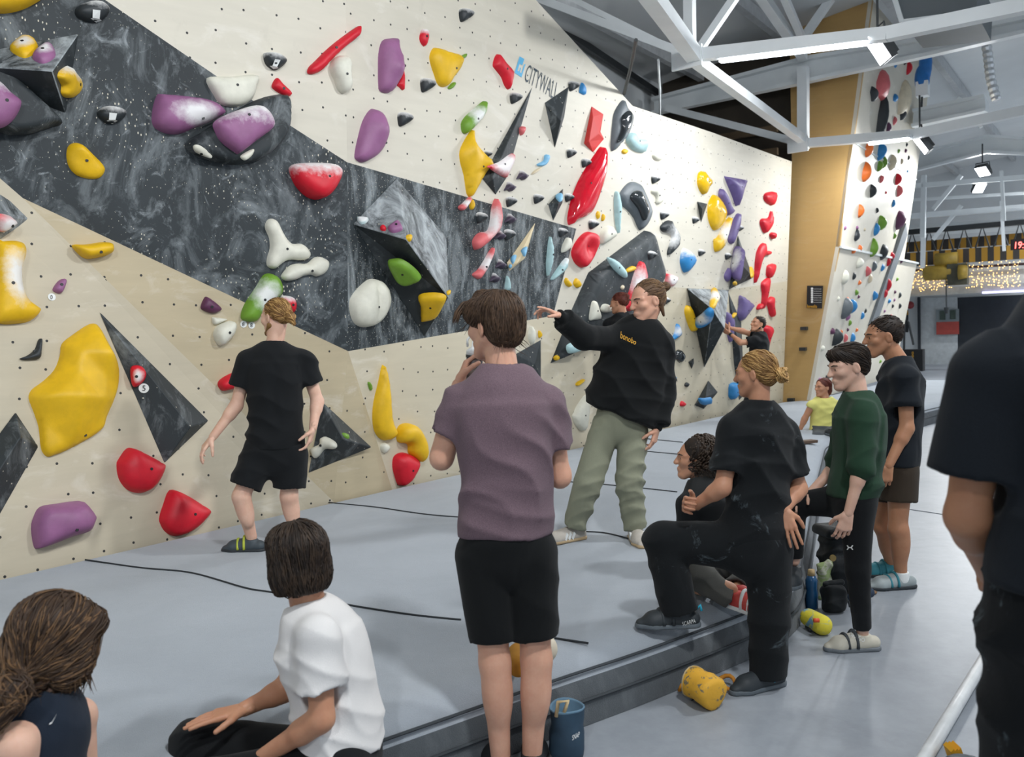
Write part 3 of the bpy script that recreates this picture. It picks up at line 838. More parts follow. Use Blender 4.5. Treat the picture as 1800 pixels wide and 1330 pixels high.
# ================================================================== climbing holds and volumes
CROPS = {'P': (0, 0, 1.0), '1': (0, 0, 3.325), '2': (450, 0, 3.324), '3': (780, 80, 4.155), '4': (780, 320, 4.155), '5': (1000, 200, 4.155),
         '6': (1100, 420, 4.156), '7': (0, 330, 3.8), '8': (0, 650, 3.595), '9': (380, 350, 4.03), '10': (330, 500, 2.714),
         '11': (1160, 460, 5.117), '12': (770, 330, 5.78), '13': (600, 300, 4.155), '14': (0, 0, 6.652), '15': (920, 470, 4.29)}
def cp(crop, pts):
    ox, oy, k = CROPS[crop]
    return [(ox + p[0] / k, oy + p[1] / k) + tuple(p[2:]) for p in pts]
HOLD_COL = {'yellow': '#e2b414', 'purple': '#935f88', 'violet': '#67588a', 'red': '#d0142a', 'cream': '#dcdacb', 'green': '#6f9a2f',
            'black': '#2a2f32', 'grey': '#5f666b', 'blue': '#2f86c4', 'teal': '#a9c9cb', 'lightblue': '#7fb9dc', 'pink': '#d96a6c', 'plum': '#4a4152',
            'orange': '#e8742c', 'tan': '#dccdb0', 'maroon': '#5c2f4e'}
def hold_mat(colour, chalk=None, gloss=False):
    """textured resin, with climbing chalk rubbed on (None, 'top', 'mid', 'full')"""
    key = 'hold_%s_%s_%s' % (colour, chalk, gloss)
    if key in MATS: return MATS[key]
    t = NT(key); c = srgb(HOLD_COL[colour]); v = t.coord()
    d = tuple(x * 0.88 for x in c); b = tuple(min(1, x * 1.08) for x in c)
    base = t.ramp(t.noise(v, 9, 4), [(0.3, d), (0.7, b)])
    if chalk:
        sep = t.n.new('ShaderNodeSeparateXYZ'); t.l(t.coord('Generated'), sep.inputs[0])
        nz = t.noise(v, 14, 6, 0.7)
        gx, gy = sep.outputs[0], sep.outputs[1]
        if chalk == 'top':
            m = t.math('ADD', gy, t.math('MULTIPLY', t.math('SUBTRACT', nz, 0.5), 0.7))
            m = t.ramp(m, [(0.58, 0.0), (0.92, 0.9)])
        else:
            dx = t.math('SUBTRACT', gx, 0.55); dy = t.math('SUBTRACT', gy, 0.55)
            r = t.math('SQRT', t.math('ADD', t.math('MULTIPLY', dx, dx), t.math('MULTIPLY', dy, dy)))
            r = t.math('ADD', r, t.math('MULTIPLY', t.math('SUBTRACT', nz, 0.5), 0.35))
            m = t.ramp(r, [(0.12 if chalk == 'mid' else 0.3, 0.92), (0.38 if chalk == 'mid' else 0.62, 0.0)])
        base = t.mix(m, base, (0.80, 0.80, 0.79))
    t.col(base)
    if not gloss: t.bump(t.noise(v, 190, 2), 0.25, 0.003)
    MATS[key] = t.set(0.12 if gloss else 0.5, 0, 0.6 if gloss else 0.45)
    return MATS[key]
M_bolt = plain('bolt_hole_dark', '#17191a', 0.5)
def vol_mat(kind='black', chalk=0.5):
    key = 'volume_%s_%.1f' % (kind, chalk)
    if key in MATS: return MATS[key]
    t = NT(key); v = t.coord()
    base = {'black': srgb('#2b3134'), 'wood': srgb('#d9c7a2'), 'red': srgb('#c8332f')}[kind]
    c = t.ramp(t.noise(v, 2, 4), [(0.3, tuple(x * .85 for x in base)), (0.7, tuple(min(1, x * 1.12) for x in base))])
    if chalk:
        sm = t.noise(t.mapping(v, (1.5, 1, 1), rot=(.3, .2, -.6)), 3.4, 7, 0.72, 0.8)
        c = t.mix(t.math('MULTIPLY', t.ramp(sm, [(0.50 - max(0, chalk - .5) * .3, 0.0), (0.78 - max(0, chalk - .5) * .3, 1.0)]), chalk), c, srgb('#b6bdc0'))
        vo = t.n.new('ShaderNodeTexVoronoi'); vo.inputs['Scale'].default_value = 14; t.l(v, vo.inputs['Vector'])
        c = t.mix(t.math('LESS_THAN', vo.outputs['Distance'], 0.075), c, srgb('#c5c0b0'))
    t.col(c); t.bump(t.noise(v, 230, 2), 0.2, 0.003)
    MATS[key] = t.set(0.6, 0, 0.4)
    return MATS[key]

def surf(px, py):
    h = cast(px, py)
    if h is None: h = cast(px, py, WALL_BVH)
    if h is None:
        p = RW(px, py) if px > 612 else LW(px, py)
        return p, (NR if px > 612 else N2)
    return h[0], h[1]
def volume(label, crop, base, apex, faces, mat, name='volume', at_px=None, group=None, mat2=None, dark=()):
    """faceted wooden box: base corners on the wall, apexes (x, y, height) standing off it"""
    base = cp(crop, base); apex = cp(crop, apex)
    cx = sum(p[0] for p in base) / len(base); cy = sum(p[1] for p in base) / len(base)
    if at_px: cx, cy = at_px
    h = cast(cx, cy, WALL_BVH)
    if h: p0, n = h[0], h[1]
    else: p0, n = surf(cx, cy)
    vs = [on_plane(x, y, p0, n) for x, y in base] + [on_plane(x, y, p0 + n * hh, n) for x, y, hh in apex]
    fr = plane_frame(p0, n)
    b = MB().add(vs, faces + [tuple(range(len(base)))])
    o = b.build(name, mat, None, frame=fr)
    if mat2 is not None:
        o.data.materials.append(mat2)
        for i in dark: o.data.polygons[i].material_index = 1
    bev = bmesh.new(); bev.from_mesh(o.data)
    bmesh.ops.bevel(bev, geom=[e for e in bev.edges if e.calc_face_angle(0) > 0.15], offset=0.006, segments=1, affect='EDGES', clamp_overlap=True)
    bev.to_mesh(o.data); bev.free()
    tag(o, label, 'volume', group)
    add_bvh(o)
    return o
def fan(nb, apex_i=None):
    a = nb if apex_i is None else apex_i
    return [(i, (i + 1) % nb, a) for i in range(nb)]

NH = [0]
def hold(label, colour, crop, pts, h=0.05, chalk=None, gloss=False, w=None, bumps=(), bolt=None, kind='climbing hold', name='climbing_hold', p=2.2, mat=None, parent=None, group=None, bvh=False, tilt=0.0, flat=False):
    """resin hold: outline traced on the surface, domed to height h; bumps (x,y,radius,height) in crop pixels"""
    P = cp(crop, pts); k = CROPS[crop][2]
    A = np.array([q[:2] for q in P], float)
    area = 0.5 * abs(np.dot(A[:, 0], np.roll(A[:, 1], 1)) - np.dot(A[:, 1], np.roll(A[:, 0], 1)))
    c = A.mean(0)
    if not pl_inside(c[None], A)[0]: c = A[len(A) // 2] * .5 + A[0] * .5
    p0, n = surf(c[0], c[1])
    fr = plane_frame(p0, n); inv = fr.inverted()
    def loc(x, y):
        q = inv @ on_plane(x, y, p0, n); return np.array((q.x, q.y))
    L = np.array([loc(x, y) for x, y in A])
    per = 3 if len(L) > 9 else 4
    O = np.array(catmull(list(L), per, True)) if not flat else L
    size = math.sqrt(0.5 * abs(np.dot(O[:, 0], np.roll(O[:, 1], 1)) - np.dot(O[:, 1], np.roll(O[:, 0], 1))))
    step = max(size / (22 if area > 12000 else 9 if area > 900 else 6), 0.012)
    lo, hi = O.min(0), O.max(0)
    xs = np.arange(lo[0], hi[0] + step, step); ys = np.arange(lo[1], hi[1] + step, step * .87)
    G = np.array([(x + (step / 2 if j % 2 else 0), y) for j, y in enumerate(ys) for x in xs])
    G = G[pl_inside(G, O)]
    dmax = pl_dist(G, O).max() if len(G) else size * .3
    G = G[pl_dist(G, O) > step * .55] if len(G) else G
    tang = np.roll(O, -1, 0) - np.roll(O, 1, 0); tang /= np.linalg.norm(tang, axis=1)[:, None] + 1e-9
    sgn = 1 if np.dot(O[:, 0], np.roll(O[:, 1], -1)) - np.dot(O[:, 1], np.roll(O[:, 0], -1)) > 0 else -1
    nin = np.stack([-tang[:, 1], tang[:, 0]], 1) * sgn
    R = O + nin * min(dmax * .14, step * .3)
    R = R[pl_inside(R, O)]; R = R[pl_dist(R, O) > min(dmax * .1, step * .2)]
    pts2 = [Vector(q) for q in O] + [Vector(q) for q in R] + [Vector(q) for q in G]
    vs, es, fs, *_ = delaunay_2d_cdt(pts2, [(i, (i + 1) % len(O)) for i in range(len(O))], [], 1, 1e-6)
    Q = np.array([(v.x, v.y) for v in vs])
    d = pl_dist(Q, O); ww = (w if w else 0.95) * dmax
    kk = np.clip(d / ww, 0, 1)
    Z = h * (1 - (1 - kk) ** p) ** (1 / p)
    span = hi - lo
    Z *= 1 + tilt * (0.5 - (Q[:, 1] - lo[1]) / max(span[1], 1e-6))
    ox, oy, kc = CROPS[crop]
    scale = (p0 - CAM).dot(FWD) / FPX
    for bx, by, br_, bh in bumps:
        cc = loc(ox + bx / kc, oy + by / kc); rr = br_ / kc * scale
        fall = np.exp(-((Q - cc) ** 2).sum(1) / (rr * rr)) if br_ > 0 else np.clip(1 - np.abs((Q - cc) @ np.array(((.8, -.6), (.6, .8)))).max(1) / -rr, 0, 1)
        Z += bh * fall * np.clip(d / (dmax * .35), 0, 1)
    W = [fr @ Vector((q[0], q[1], z)) for q, z in zip(Q, Z)]
    m = mat or hold_mat(colour, chalk, gloss)
    o = mesh_obj(name, W, fs, m, parent, True, fr)
    if o.data.polygons and sum(pp.normal.z for pp in o.data.polygons) < 0: o.data.flip_normals()
    if parent is None:
        tag(o, label, kind, group)
    NH[0] += 1
    if area > 260 and parent is None and bolt is not False:
        b = loc(*(cp(crop, [bolt])[0])) if bolt else (loc(c[0], c[1]))
        j = int(np.argmin(((Q - b) ** 2).sum(1)))
        r = 0.011
        bw = fr @ Vector((Q[j][0], Q[j][1], Z[j] + 0.001))
        MB().tube([bw - n * .012, bw + n * .0015], r, 8).build('bolt_hole', M_bolt, o)
    if bvh: add_bvh(o)
    return o

BK = vol_mat('black', 0.45); BKC = vol_mat('black', 0.9); BKL = vol_mat('black', 0.15)
# ---- volumes
volume('black faceted volume at the left edge carrying yellow and purple holds', 'P', [(138, 59), (116, 199), (-130, 110)], [(92, 125, .36)], fan(3), BKC, mat2=BKL, dark=(0, 1))
hold('black flat-faced round volume at the left edge under a purple hold', 'black', 'P', [(-80, 120), (0, 108), (40, 150), (105, 212), (90, 224), (60, 234), (30, 238), (0, 233), (-60, 205)], .17, w=.28, mat=BK, kind='volume', name='volume', bolt=False, bvh=True)
hold('black half-moon volume under the two purple slopers', 'black', '1', [(1655, 560), (1678, 700), (1650, 800), (1590, 880), (1500, 940), (1380, 965), (1250, 945), (1130, 900), (1080, 840), (1240, 730), (1480, 590)], .16, w=.3, mat=BK, kind='volume', name='volume', bolt=False, bvh=True)
volume('large chalky wedge volume jutting from the dark band', 'P', [(697, 313), (620, 393), (746, 592), (785, 416)], [(714, 421, .42), (789, 523, .34)], [(0, 1, 4), (0, 4, 5, 3), (3, 5, 2), (1, 2, 5, 4)], BKC, at_px=(700, 450), mat2=BKL, dark=(2, 3))
volume('tall black spear volume with a red hold and number tag', 'P', [(171, 543), (288, 815), (367, 739)], [(335, 750, .16)], fan(3), BK)
volume('black beam volume cut by the left edge beside the giant yellow hold', 'P', [(27, 723), (68, 785), (-60, 1010), (-150, 960)], [(36, 768, .16), (-80, 950, .16)], [(0, 1, 4), (1, 2, 5, 4), (2, 3, 5), (3, 0, 4, 5)], BK)
volume('black pyramid volume low on the wall with a cream pinch', 'P', [(566, 705), (654, 786), (541, 832)], [(604, 772, .2)], fan(3), BK)
volume('long black spike volume pointing up to the wall lettering', 'P', [(937.5, 148), (846, 313), (871, 343), (891, 312)], [(866, 311, .10)], fan(4), BK)
volume('black kite volume below the wall lettering', 'P', [(1000, 151), (957, 180), (975, 261), (992, 205)], [(986, 212, .14)], fan(4), BK)
volume('small black diamond volume with a light blue hold', 'P', [(990, 330), (963, 359), (972, 389), (989, 356)], [(982, 357, .10)], fan(4), BK)
volume('red faceted plate volume near the wall top', '3', [(1078, 440), (1168, 500), (1145, 630), (1172, 682), (1090, 783), (1022, 718)], [(1090, 520, .05), (1135, 642, .07), (1060, 700, .07)], [(0, 1, 6), (1, 2, 7, 6), (2, 3, 7), (3, 4, 8, 7), (4, 5, 8), (5, 0, 6, 8), (6, 7, 8)], vol_mat('red', 0))
volume('pale wooden spear volume on the dark band', '12', [(995, 335), (695, 760), (720, 850), (885, 715), (905, 640)], [(800, 768, .08), (890, 640, .06)], [(0, 1, 5, 6), (1, 2, 5), (2, 3, 5), (3, 4, 6, 5), (4, 0, 6)], vol_mat('wood', 0))
hold('large black shield volume behind the man in the black hoodie', 'black', 'P', [(1132, 405), (1139, 410), (1159, 479), (1155, 493), (1120, 562), (1040, 603), (966, 639), (1003, 548), (1034, 479)], .16, w=.22, mat=BKL, kind='volume', name='volume', bolt=False, bvh=True, flat=True)
volume('black wedge volume beside the man in the mauve shirt', 'P', [(951, 596), (905, 622), (890, 690), (951, 665)], [(940, 640, .07)], fan(4), BKL)
volume('big black pyramid volume gripped by the far climber', 'P', [(1207, 506), (1238, 646), (1268, 565), (1281, 509)], [(1252, 543, .42), (1274, 577, .45)], [(0, 4, 3), (3, 4, 5), (3, 5, 2), (2, 5, 1), (5, 4, 1), (4, 0, 1)], BKC, at_px=(1240, 560), mat2=BKL, dark=(3, 4, 5))
volume('black tetrahedron volume carrying a violet hold', 'P', [(1297, 413), (1281, 509), (1324, 488)], [(1308, 469, .26)], fan(3), BK)
volume('long narrow black volume beside the far climber', 'P', [(1280, 512), (1290, 640), (1299, 704), (1309, 693), (1303, 566)], [(1301, 620, .10)], fan(5), BKL)
volume('black square volume near the mat with a blue edge', 'P', [(1245, 668), (1262, 689), (1237, 719), (1220, 712)], [(1241, 698, .14)], fan(4), BKL)
volume('small black triangle volume with a blue top', '5', [(935, 638), (1012, 655), (965, 797)], [(975, 695, .09)], fan(3), BKL)
volume('tiny black diamond volume with a blue top low on the wall', '11', [(303, 863), (252, 900), (285, 967), (307, 910)], [(290, 905, .06)], fan(4), BKL)
volume('chalk covered black volume at the left edge above the yellow hook hold', '7', [(-200, -90), (70, 75), (205, 207), (0, 350), (-200, 420)], [(20, 190, .12)], fan(5), BKC)

# ---- holds: (label, colour, crop, outline, height, options)
H = hold
H('big yellow hold cut off by the top left corner', 'yellow', '1', [(-80, -60), (100, -80), (250, -25), (180, 35), (90, 70), (0, 80), (-80, 60)], .16)
H('chalky yellow hold on top of the black left edge volume', 'yellow', '14', [(115, 570), (180, 510), (240, 460), (370, 455), (430, 500), (445, 570), (390, 640), (300, 680), (230, 665), (150, 620)], .05, 'mid')
H('small pale purple hold on top of the black left edge volume', 'purple', '14', [(380, 680), (430, 610), (540, 535), (620, 550), (650, 620), (640, 670), (580, 720), (500, 745), (420, 720)], .05, 'mid')
H('yellow bean-shaped hold beside the black left edge volume', 'yellow', '14', [(670, 880), (700, 820), (790, 768), (830, 820), (900, 900), (915, 990), (880, 1070), (800, 1140), (740, 1130), (710, 1080), (715, 1000), (680, 930)], .07, 'top', bolt=(815, 970))
H('large purple hold cut by the left edge', 'purple', '1', [(-120, 400), (0, 480), (60, 540), (120, 590), (115, 640), (70, 710), (0, 750), (-100, 740)], .12, 'top')
H('oval yellow hold with a raised rim on the dark band', 'yellow', '1', [(388, 920), (395, 860), (430, 835), (480, 845), (540, 900), (600, 960), (612, 1000), (580, 1040), (520, 1045), (450, 1025), (405, 980)], .06, bumps=[(520, 880, 60, .04), (460, 845, 50, .03)], bolt=(500, 943))
H('long purple sloper with a chalked hollow, left of the pair', 'purple', '1', [(915, 560), (950, 550), (1150, 570), (1250, 600), (1305, 650), (1290, 680), (1200, 725), (1130, 750), (1060, 780), (990, 785), (920, 760), (888, 720), (890, 640)], .15, 'mid', bolt=(1165, 693))
H('cream half-moon hold above the purple slopers', 'cream', '1', [(1207, 457), (1350, 448), (1500, 440), (1495, 520), (1470, 580), (1420, 615), (1350, 625), (1290, 610), (1250, 560)], .08, w=.7, bolt=(1362, 503))
H('squarish purple sloper on the half-moon volume', 'purple', '1', [(1245, 720), (1300, 680), (1400, 640), (1500, 615), (1550, 640), (1585, 690), (1588, 750), (1500, 820), (1400, 895), (1370, 890), (1290, 830), (1255, 770)], .12, 'top', w=.6, bolt=(1415, 690))
H('small chalked edge hold at the tip of the half-moon volume', 'cream', '1', [(1130, 850), (1170, 850), (1240, 905), (1220, 915), (1140, 880)], .03)
H('small chalked edge hold at the foot of the half-moon volume', 'cream', '1', [(1405, 910), (1480, 870), (1470, 910), (1430, 938)], .03)
H('small red curled hold below the black arrow hold', 'red', '1', [(1587, 500), (1615, 455), (1650, 490), (1700, 540), (1690, 562), (1650, 555), (1600, 525)], .05)
H('red bowl-shaped jug with chalk filled top', 'red', '2', [(192, 1000), (200, 970), (240, 955), (330, 950), (440, 955), (480, 980), (488, 1010), (470, 1060), (430, 1120), (380, 1160), (330, 1165), (280, 1140), (225, 1080)], .17, 'top', p=2.6, bolt=(382, 1045), tilt=.5)
H('long red sausage hold slanting up to the right', 'red', '2', [(300, 430), (305, 395), (340, 360), (400, 300), (470, 240), (560, 175), (600, 152), (607, 175), (595, 215), (520, 275), (450, 340), (390, 405), (340, 432)], .07, bolt=(452, 283))
H('cream peanut-shaped pinch below the red sausage hold', 'cream', '2', [(430, 390), (450, 345), (490, 325), (530, 335), (548, 370), (545, 420), (553, 490), (540, 530), (505, 548), (475, 525), (455, 470), (435, 425)], .11, bolt=(497, 437))
H('tall purple block hold high on the plywood', 'purple', '2', [(712, 400), (715, 310), (735, 240), (780, 225), (818, 228), (825, 290), (843, 330), (840, 410), (825, 470), (790, 530), (760, 545), (720, 530), (713, 480)], .10, bumps=[(790, 400, 60, .05)], bolt=(828, 393))
H('thin red hold tucked beside the tall purple block', 'red', '2', [(820, 490), (845, 440), (850, 395), (862, 440), (860, 525), (835, 510)], .04)
H('small chalk-topped red hold near the top of the plywood', 'red', '2', [(955, 210), (970, 170), (1000, 180), (998, 240), (980, 272), (958, 245)], .05, 'top')
H('yellow heart-shaped hold high on the plywood', 'yellow', '2', [(1012, 330), (1030, 285), (1060, 280), (1120, 300), (1180, 320), (1193, 350), (1185, 400), (1150, 450), (1110, 505), (1065, 500), (1040, 440), (1020, 380)], .09, bumps=[(1170, 350, 40, .03)], bolt=(1137, 398))
H('tiny green hold right of the yellow heart-shaped hold', 'green', '2', [(1195, 330), (1225, 313), (1222, 335), (1195, 348)], .03)
H('tiny green hold under the yellow heart-shaped hold', 'green', '2', [(1120, 510), (1150, 480), (1163, 490), (1145, 515), (1125, 522)], .03)
H('red leaf-shaped hold left of the wall lettering', 'red', '2', [(1382, 380), (1395, 330), (1415, 318), (1450, 365), (1490, 410), (1493, 450), (1475, 522), (1450, 500), (1430, 450), (1395, 405)], .07)
H('purple egg-shaped hold just above the dark band', 'purple', '2', [(575, 900), (590, 820), (620, 710), (660, 645), (690, 638), (735, 670), (757, 750), (755, 800), (735, 860), (690, 915), (620, 950), (580, 930)], .10, bumps=[(700, 760, 60, .04)], bolt=(727, 828))
H('green leaf-shaped hold above the twisted yellow hold', 'green', '2', [(1197, 750), (1200, 710), (1240, 660), (1300, 610), (1330, 590), (1335, 620), (1320, 680), (1270, 740), (1225, 780), (1205, 775)], .08, 'mid')
H('twisted tall yellow hold with chalked edge', 'yellow', '3', [(200, 615), (213, 640), (212, 690), (240, 735), (290, 790), (318, 830), (322, 880), (290, 940), (230, 1050), (195, 1105), (165, 1080), (145, 950), (118, 850), (115, 770), (150, 690)], .09, bumps=[(290, 860, 50, .06), (180, 760, 60, .03)], bolt=(237, 883))
H('red and white triangular hold on the long black spike', 'red', '3', [(318, 880), (400, 850), (470, 800), (505, 790), (500, 850), (455, 950), (440, 963), (380, 930), (330, 895)], .05, 'full')
H('pink hold peeking out behind the long black spike', 'pink', '3', [(545, 600), (578, 590), (584, 620), (562, 657), (550, 640)], .05)
H('tiny bright blue hold right of the wall lettering', 'blue', '3', [(988, 335), (1003, 270), (1030, 310), (1028, 360), (1000, 352)], .04)
H('light blue curved hold between the black kite and the spike', 'lightblue', '3', [(680, 865), (725, 840), (735, 800), (760, 798), (762, 830), (735, 875), (690, 882)], .04)
H('thin wooden sliver hold under the light blue curved hold', 'tan', '3', [(638, 938), (670, 905), (715, 885), (700, 905), (655, 938)], .03)
o = H('grey fin-shaped hold near the wall top', 'grey', '3', [(1310, 398), (1330, 450), (1370, 500), (1372, 550), (1340, 650), (1270, 740), (1230, 772), (1218, 740), (1225, 620), (1240, 500), (1275, 430)], .08, bolt=False, bvh=True)
H('', 'black', '3', [(1300, 520), (1350, 475), (1370, 520), (1355, 590), (1300, 690), (1268, 705), (1290, 640), (1300, 590)], .05, gloss=True, parent=o, name='glossy_face')
H('pale teal blob hold right of the grey fin hold', 'teal', '3', [(1330, 690), (1345, 650), (1380, 635), (1410, 675), (1470, 690), (1465, 760), (1450, 783), (1390, 770), (1345, 730)], .08, bumps=[(1440, 700, 30, .05)])
H('tiny yellow hold under the grey fin hold', 'yellow', '3', [(1298, 770), (1318, 755), (1342, 770), (1325, 792), (1305, 788)], .03)
H('round ridged cream hold right of the pale teal hold', 'cream', '3', [(1520, 800), (1545, 775), (1580, 785), (1590, 820), (1570, 842), (1535, 830)], .05)
H('very long glossy red surfboard hold', 'red', '3', [(1140, 740), (1160, 755), (1163, 860), (1150, 960), (1110, 1100), (1070, 1200), (1030, 1245), (980, 1270), (950, 1280), (920, 1310), (905, 1300), (903, 1240), (930, 1120), (980, 990), (1050, 870), (1110, 780)], .14, gloss=True, bolt=(1020, 1003))
o = H('grey hold with a glossy black face, centre of the plywood', 'grey', '5', [(365, 600), (380, 560), (430, 505), (480, 497), (520, 520), (555, 590), (595, 690), (597, 730), (570, 800), (530, 845), (505, 840), (470, 760), (420, 700), (380, 665)], .08, bolt=False, bvh=True)
H('', 'black', '5', [(445, 610), (470, 570), (515, 560), (540, 600), (575, 690), (570, 740), (545, 780), (510, 700), (470, 650)], .06, gloss=True, parent=o, name='glossy_face')
H('thin pale teal blade hold beside the grey and black hold', 'teal', '5', [(345, 565), (360, 600), (372, 680), (365, 780), (360, 865), (350, 860), (335, 780), (328, 660), (332, 580)], .06)
H('cream bone-shaped pinch right of the grey and black hold', 'cream', '5', [(598, 570), (615, 535), (650, 530), (660, 570), (680, 630), (650, 660), (632, 650), (630, 600)], .05)
H('red dish hold with glossy rim left of the black shield', 'red', '5', [(15, 1010), (50, 930), (100, 875), (140, 860), (180, 875), (198, 910), (190, 970), (150, 1060), (110, 1115), (80, 1120), (35, 1080)], .09, w=.3, bumps=[(125, 980, 50, -.07)], bolt=(128, 975))
H('left of two small yellow oval holds', 'yellow', '5', [(195, 735), (207, 710), (222, 720), (220, 755), (205, 768)], .03)
H('right of two small yellow oval holds', 'yellow', '5', [(237, 755), (245, 730), (258, 745), (252, 778), (238, 780)], .03)
H('cream boulder-shaped hold above the black shield', 'cream', '5', [(220, 900), (240, 850), (290, 815), (328, 870), (320, 900), (260, 940), (225, 950)], .09)
H('curved black hold with a chalked middle', 'black', '5', [(663, 825), (700, 785), (735, 778), (750, 810), (790, 870), (795, 930), (785, 970), (725, 1030), (715, 1010), (735, 940), (745, 890), (720, 870), (680, 860)], .08, 'mid', bolt=False)
H('bright blue teardrop hold with chalked edge', 'blue', '5', [(810, 1060), (825, 990), (850, 985), (900, 1030), (908, 1080), (880, 1130), (840, 1160), (815, 1110)], .10, 'top')
H('pale teal arc hold on the black shield', 'teal', '5', [(275, 1055), (300, 1050), (360, 1085), (410, 1150), (413, 1197), (380, 1185), (320, 1130)], .05)
H('small yellow capsule hold on the black shield', 'yellow', '5', [(413, 1145), (430, 1125), (465, 1110), (482, 1125), (470, 1145), (420, 1160)], .04)
H('long red and white hold on the black shield behind the pointing man', 'red', '4', [(1310, 910), (1350, 800), (1380, 690), (1410, 610), (1430, 577), (1455, 600), (1473, 700), (1440, 760), (1400, 830), (1370, 935), (1320, 930)], .08, 'mid')
H('tiny tan hold on the black shield', 'tan', '4', [(1290, 770), (1305, 750), (1317, 765), (1305, 787)], .02)
H('cream cone hold on the black shield', 'cream', '4', [(1060, 1000), (1075, 890), (1090, 867), (1110, 880), (1140, 990), (1100, 1005)], .06)
H('round cream disc hold on the black shield', 'cream', '4', [(1144, 920), (1160, 892), (1190, 890), (1218, 915), (1215, 945), (1180, 953), (1152, 945)], .05)
H('left of the pair of small curled yellow holds', 'yellow', '4', [(878, 720), (890, 697), (905, 715), (928, 745), (915, 765), (888, 750)], .04)
H('right of the pair of small curled yellow holds', 'yellow', '4', [(945, 730), (965, 700), (995, 735), (995, 760), (970, 772), (950, 755)], .04)
H('pale blue brick hold on the lower edge of the black shield', 'teal', '4', [(897, 1190), (970, 1165), (993, 1210), (985, 1235), (910, 1250)], .06)
H('cream disc hold on the lower edge of the black shield', 'cream', '4', [(993, 1180), (1010, 1155), (1040, 1160), (1057, 1185), (1035, 1208), (1005, 1205)], .05)
H('small yellow hold at the lower tip of the black shield', 'yellow', '4', [(800, 1285), (820, 1268), (846, 1275), (840, 1297), (812, 1300)], .04)
H('upright pale teal blade hold on the streaked dark band', 'teal', '12', [(1130, 495), (1140, 540), (1152, 640), (1145, 740), (1110, 890), (1100, 870), (1095, 780), (1105, 650), (1118, 540)], .06)
H('slanted pale teal blade hold at the right end of the dark band', 'teal', '12', [(1300, 710), (1300, 770), (1280, 830), (1220, 890), (1150, 938), (1148, 910), (1200, 830), (1260, 745)], .06, 'top')
H('pale teal spike hold just above the mauve shirted man', 'teal', '12', [(695, 895), (715, 970), (714, 1035), (678, 1030), (685, 930)], .05)
H('cream faceted hold at the right end of the dark band', 'cream', '12', [(1255, 600), (1290, 520), (1310, 505), (1335, 515), (1340, 580), (1325, 620), (1255, 660)], .06)
H('red and white bent hold crossing the dark band edge', 'pink', '12', [(575, 108), (600, 160), (620, 290), (605, 400), (580, 450), (500, 540), (430, 600), (380, 630), (358, 615), (345, 545), (380, 480), (430, 450), (490, 440), (520, 360), (540, 200)], .09, 'mid', bolt=False)
H('long pink finger hold on the dark band', 'pink', '12', [(550, 605), (553, 650), (520, 740), (470, 840), (415, 920), (385, 920), (348, 895), (350, 870), (400, 830), (460, 740), (510, 650)], .06, 'mid')
H('small pink finger hold at the top edge of the dark band', 'pink', '12', [(315, 95), (322, 120), (290, 180), (245, 230), (210, 220), (203, 190), (240, 160), (290, 110)], .05, 'mid')
H('small yellow drop hold at the top edge of the dark band', 'yellow', '12', [(320, 130), (345, 120), (360, 170), (355, 200), (335, 225), (318, 200)], .04)
H('upper blue hold on the pale wooden spear', 'lightblue', '12', [(835, 650), (860, 615), (905, 607), (900, 660), (880, 700), (855, 680)], .04)
H('middle blue hold on the pale wooden spear', 'lightblue', '12', [(735, 715), (760, 688), (795, 700), (780, 750), (760, 775), (740, 755)], .04)
H('smallest blue hold at the foot of the pale wooden spear', 'lightblue', '12', [(715, 790), (735, 772), (753, 790), (740, 812), (718, 810)], .03)
H('light blue hold on the small black diamond', 'lightblue', '3', [(815, 1105), (840, 1085), (870, 1090), (865, 1130), (840, 1140)], .03)
H('red and white triangular hold behind the pointing man head', 'red', '5', [(700, 1200), (710, 1165), (780, 1185), (785, 1215), (750, 1260), (705, 1245)], .06, 'full')
H('bumpy glossy yellow hold, topmost at the right end', 'yellow', '5', [(935, 480), (945, 430), (975, 417), (995, 445), (1028, 480), (1025, 520), (1000, 550), (985, 588), (965, 580), (940, 530)], .10, gloss=True)
H('violet shield-shaped hold at the upper right', 'violet', '5', [(1135, 465), (1150, 458), (1275, 480), (1280, 495), (1250, 560), (1225, 660), (1213, 668), (1190, 600)], .12)
H('violet blade hold behind the yellow oval hold', 'violet', '5', [(1090, 580), (1105, 545), (1140, 590), (1165, 660), (1193, 710), (1150, 745), (1120, 690), (1095, 620)], .09)
H('large yellow oval hold at the right end of the wall', 'yellow', '5', [(1010, 690), (1020, 640), (1050, 590), (1090, 610), (1130, 670), (1140, 740), (1110, 820), (1070, 852), (1040, 835), (1015, 770)], .09, gloss=True)
H('slanting yellow bar hold below the yellow oval', 'yellow', '5', [(1055, 920), (1080, 900), (1130, 800), (1165, 755), (1180, 770), (1160, 850), (1120, 970), (1065, 1008)], .08, 'mid')
H('violet stick hold right of the slanting yellow bar', 'violet', '5', [(1158, 910), (1180, 820), (1215, 740), (1240, 727), (1243, 760), (1220, 870), (1190, 945), (1170, 945)], .08)
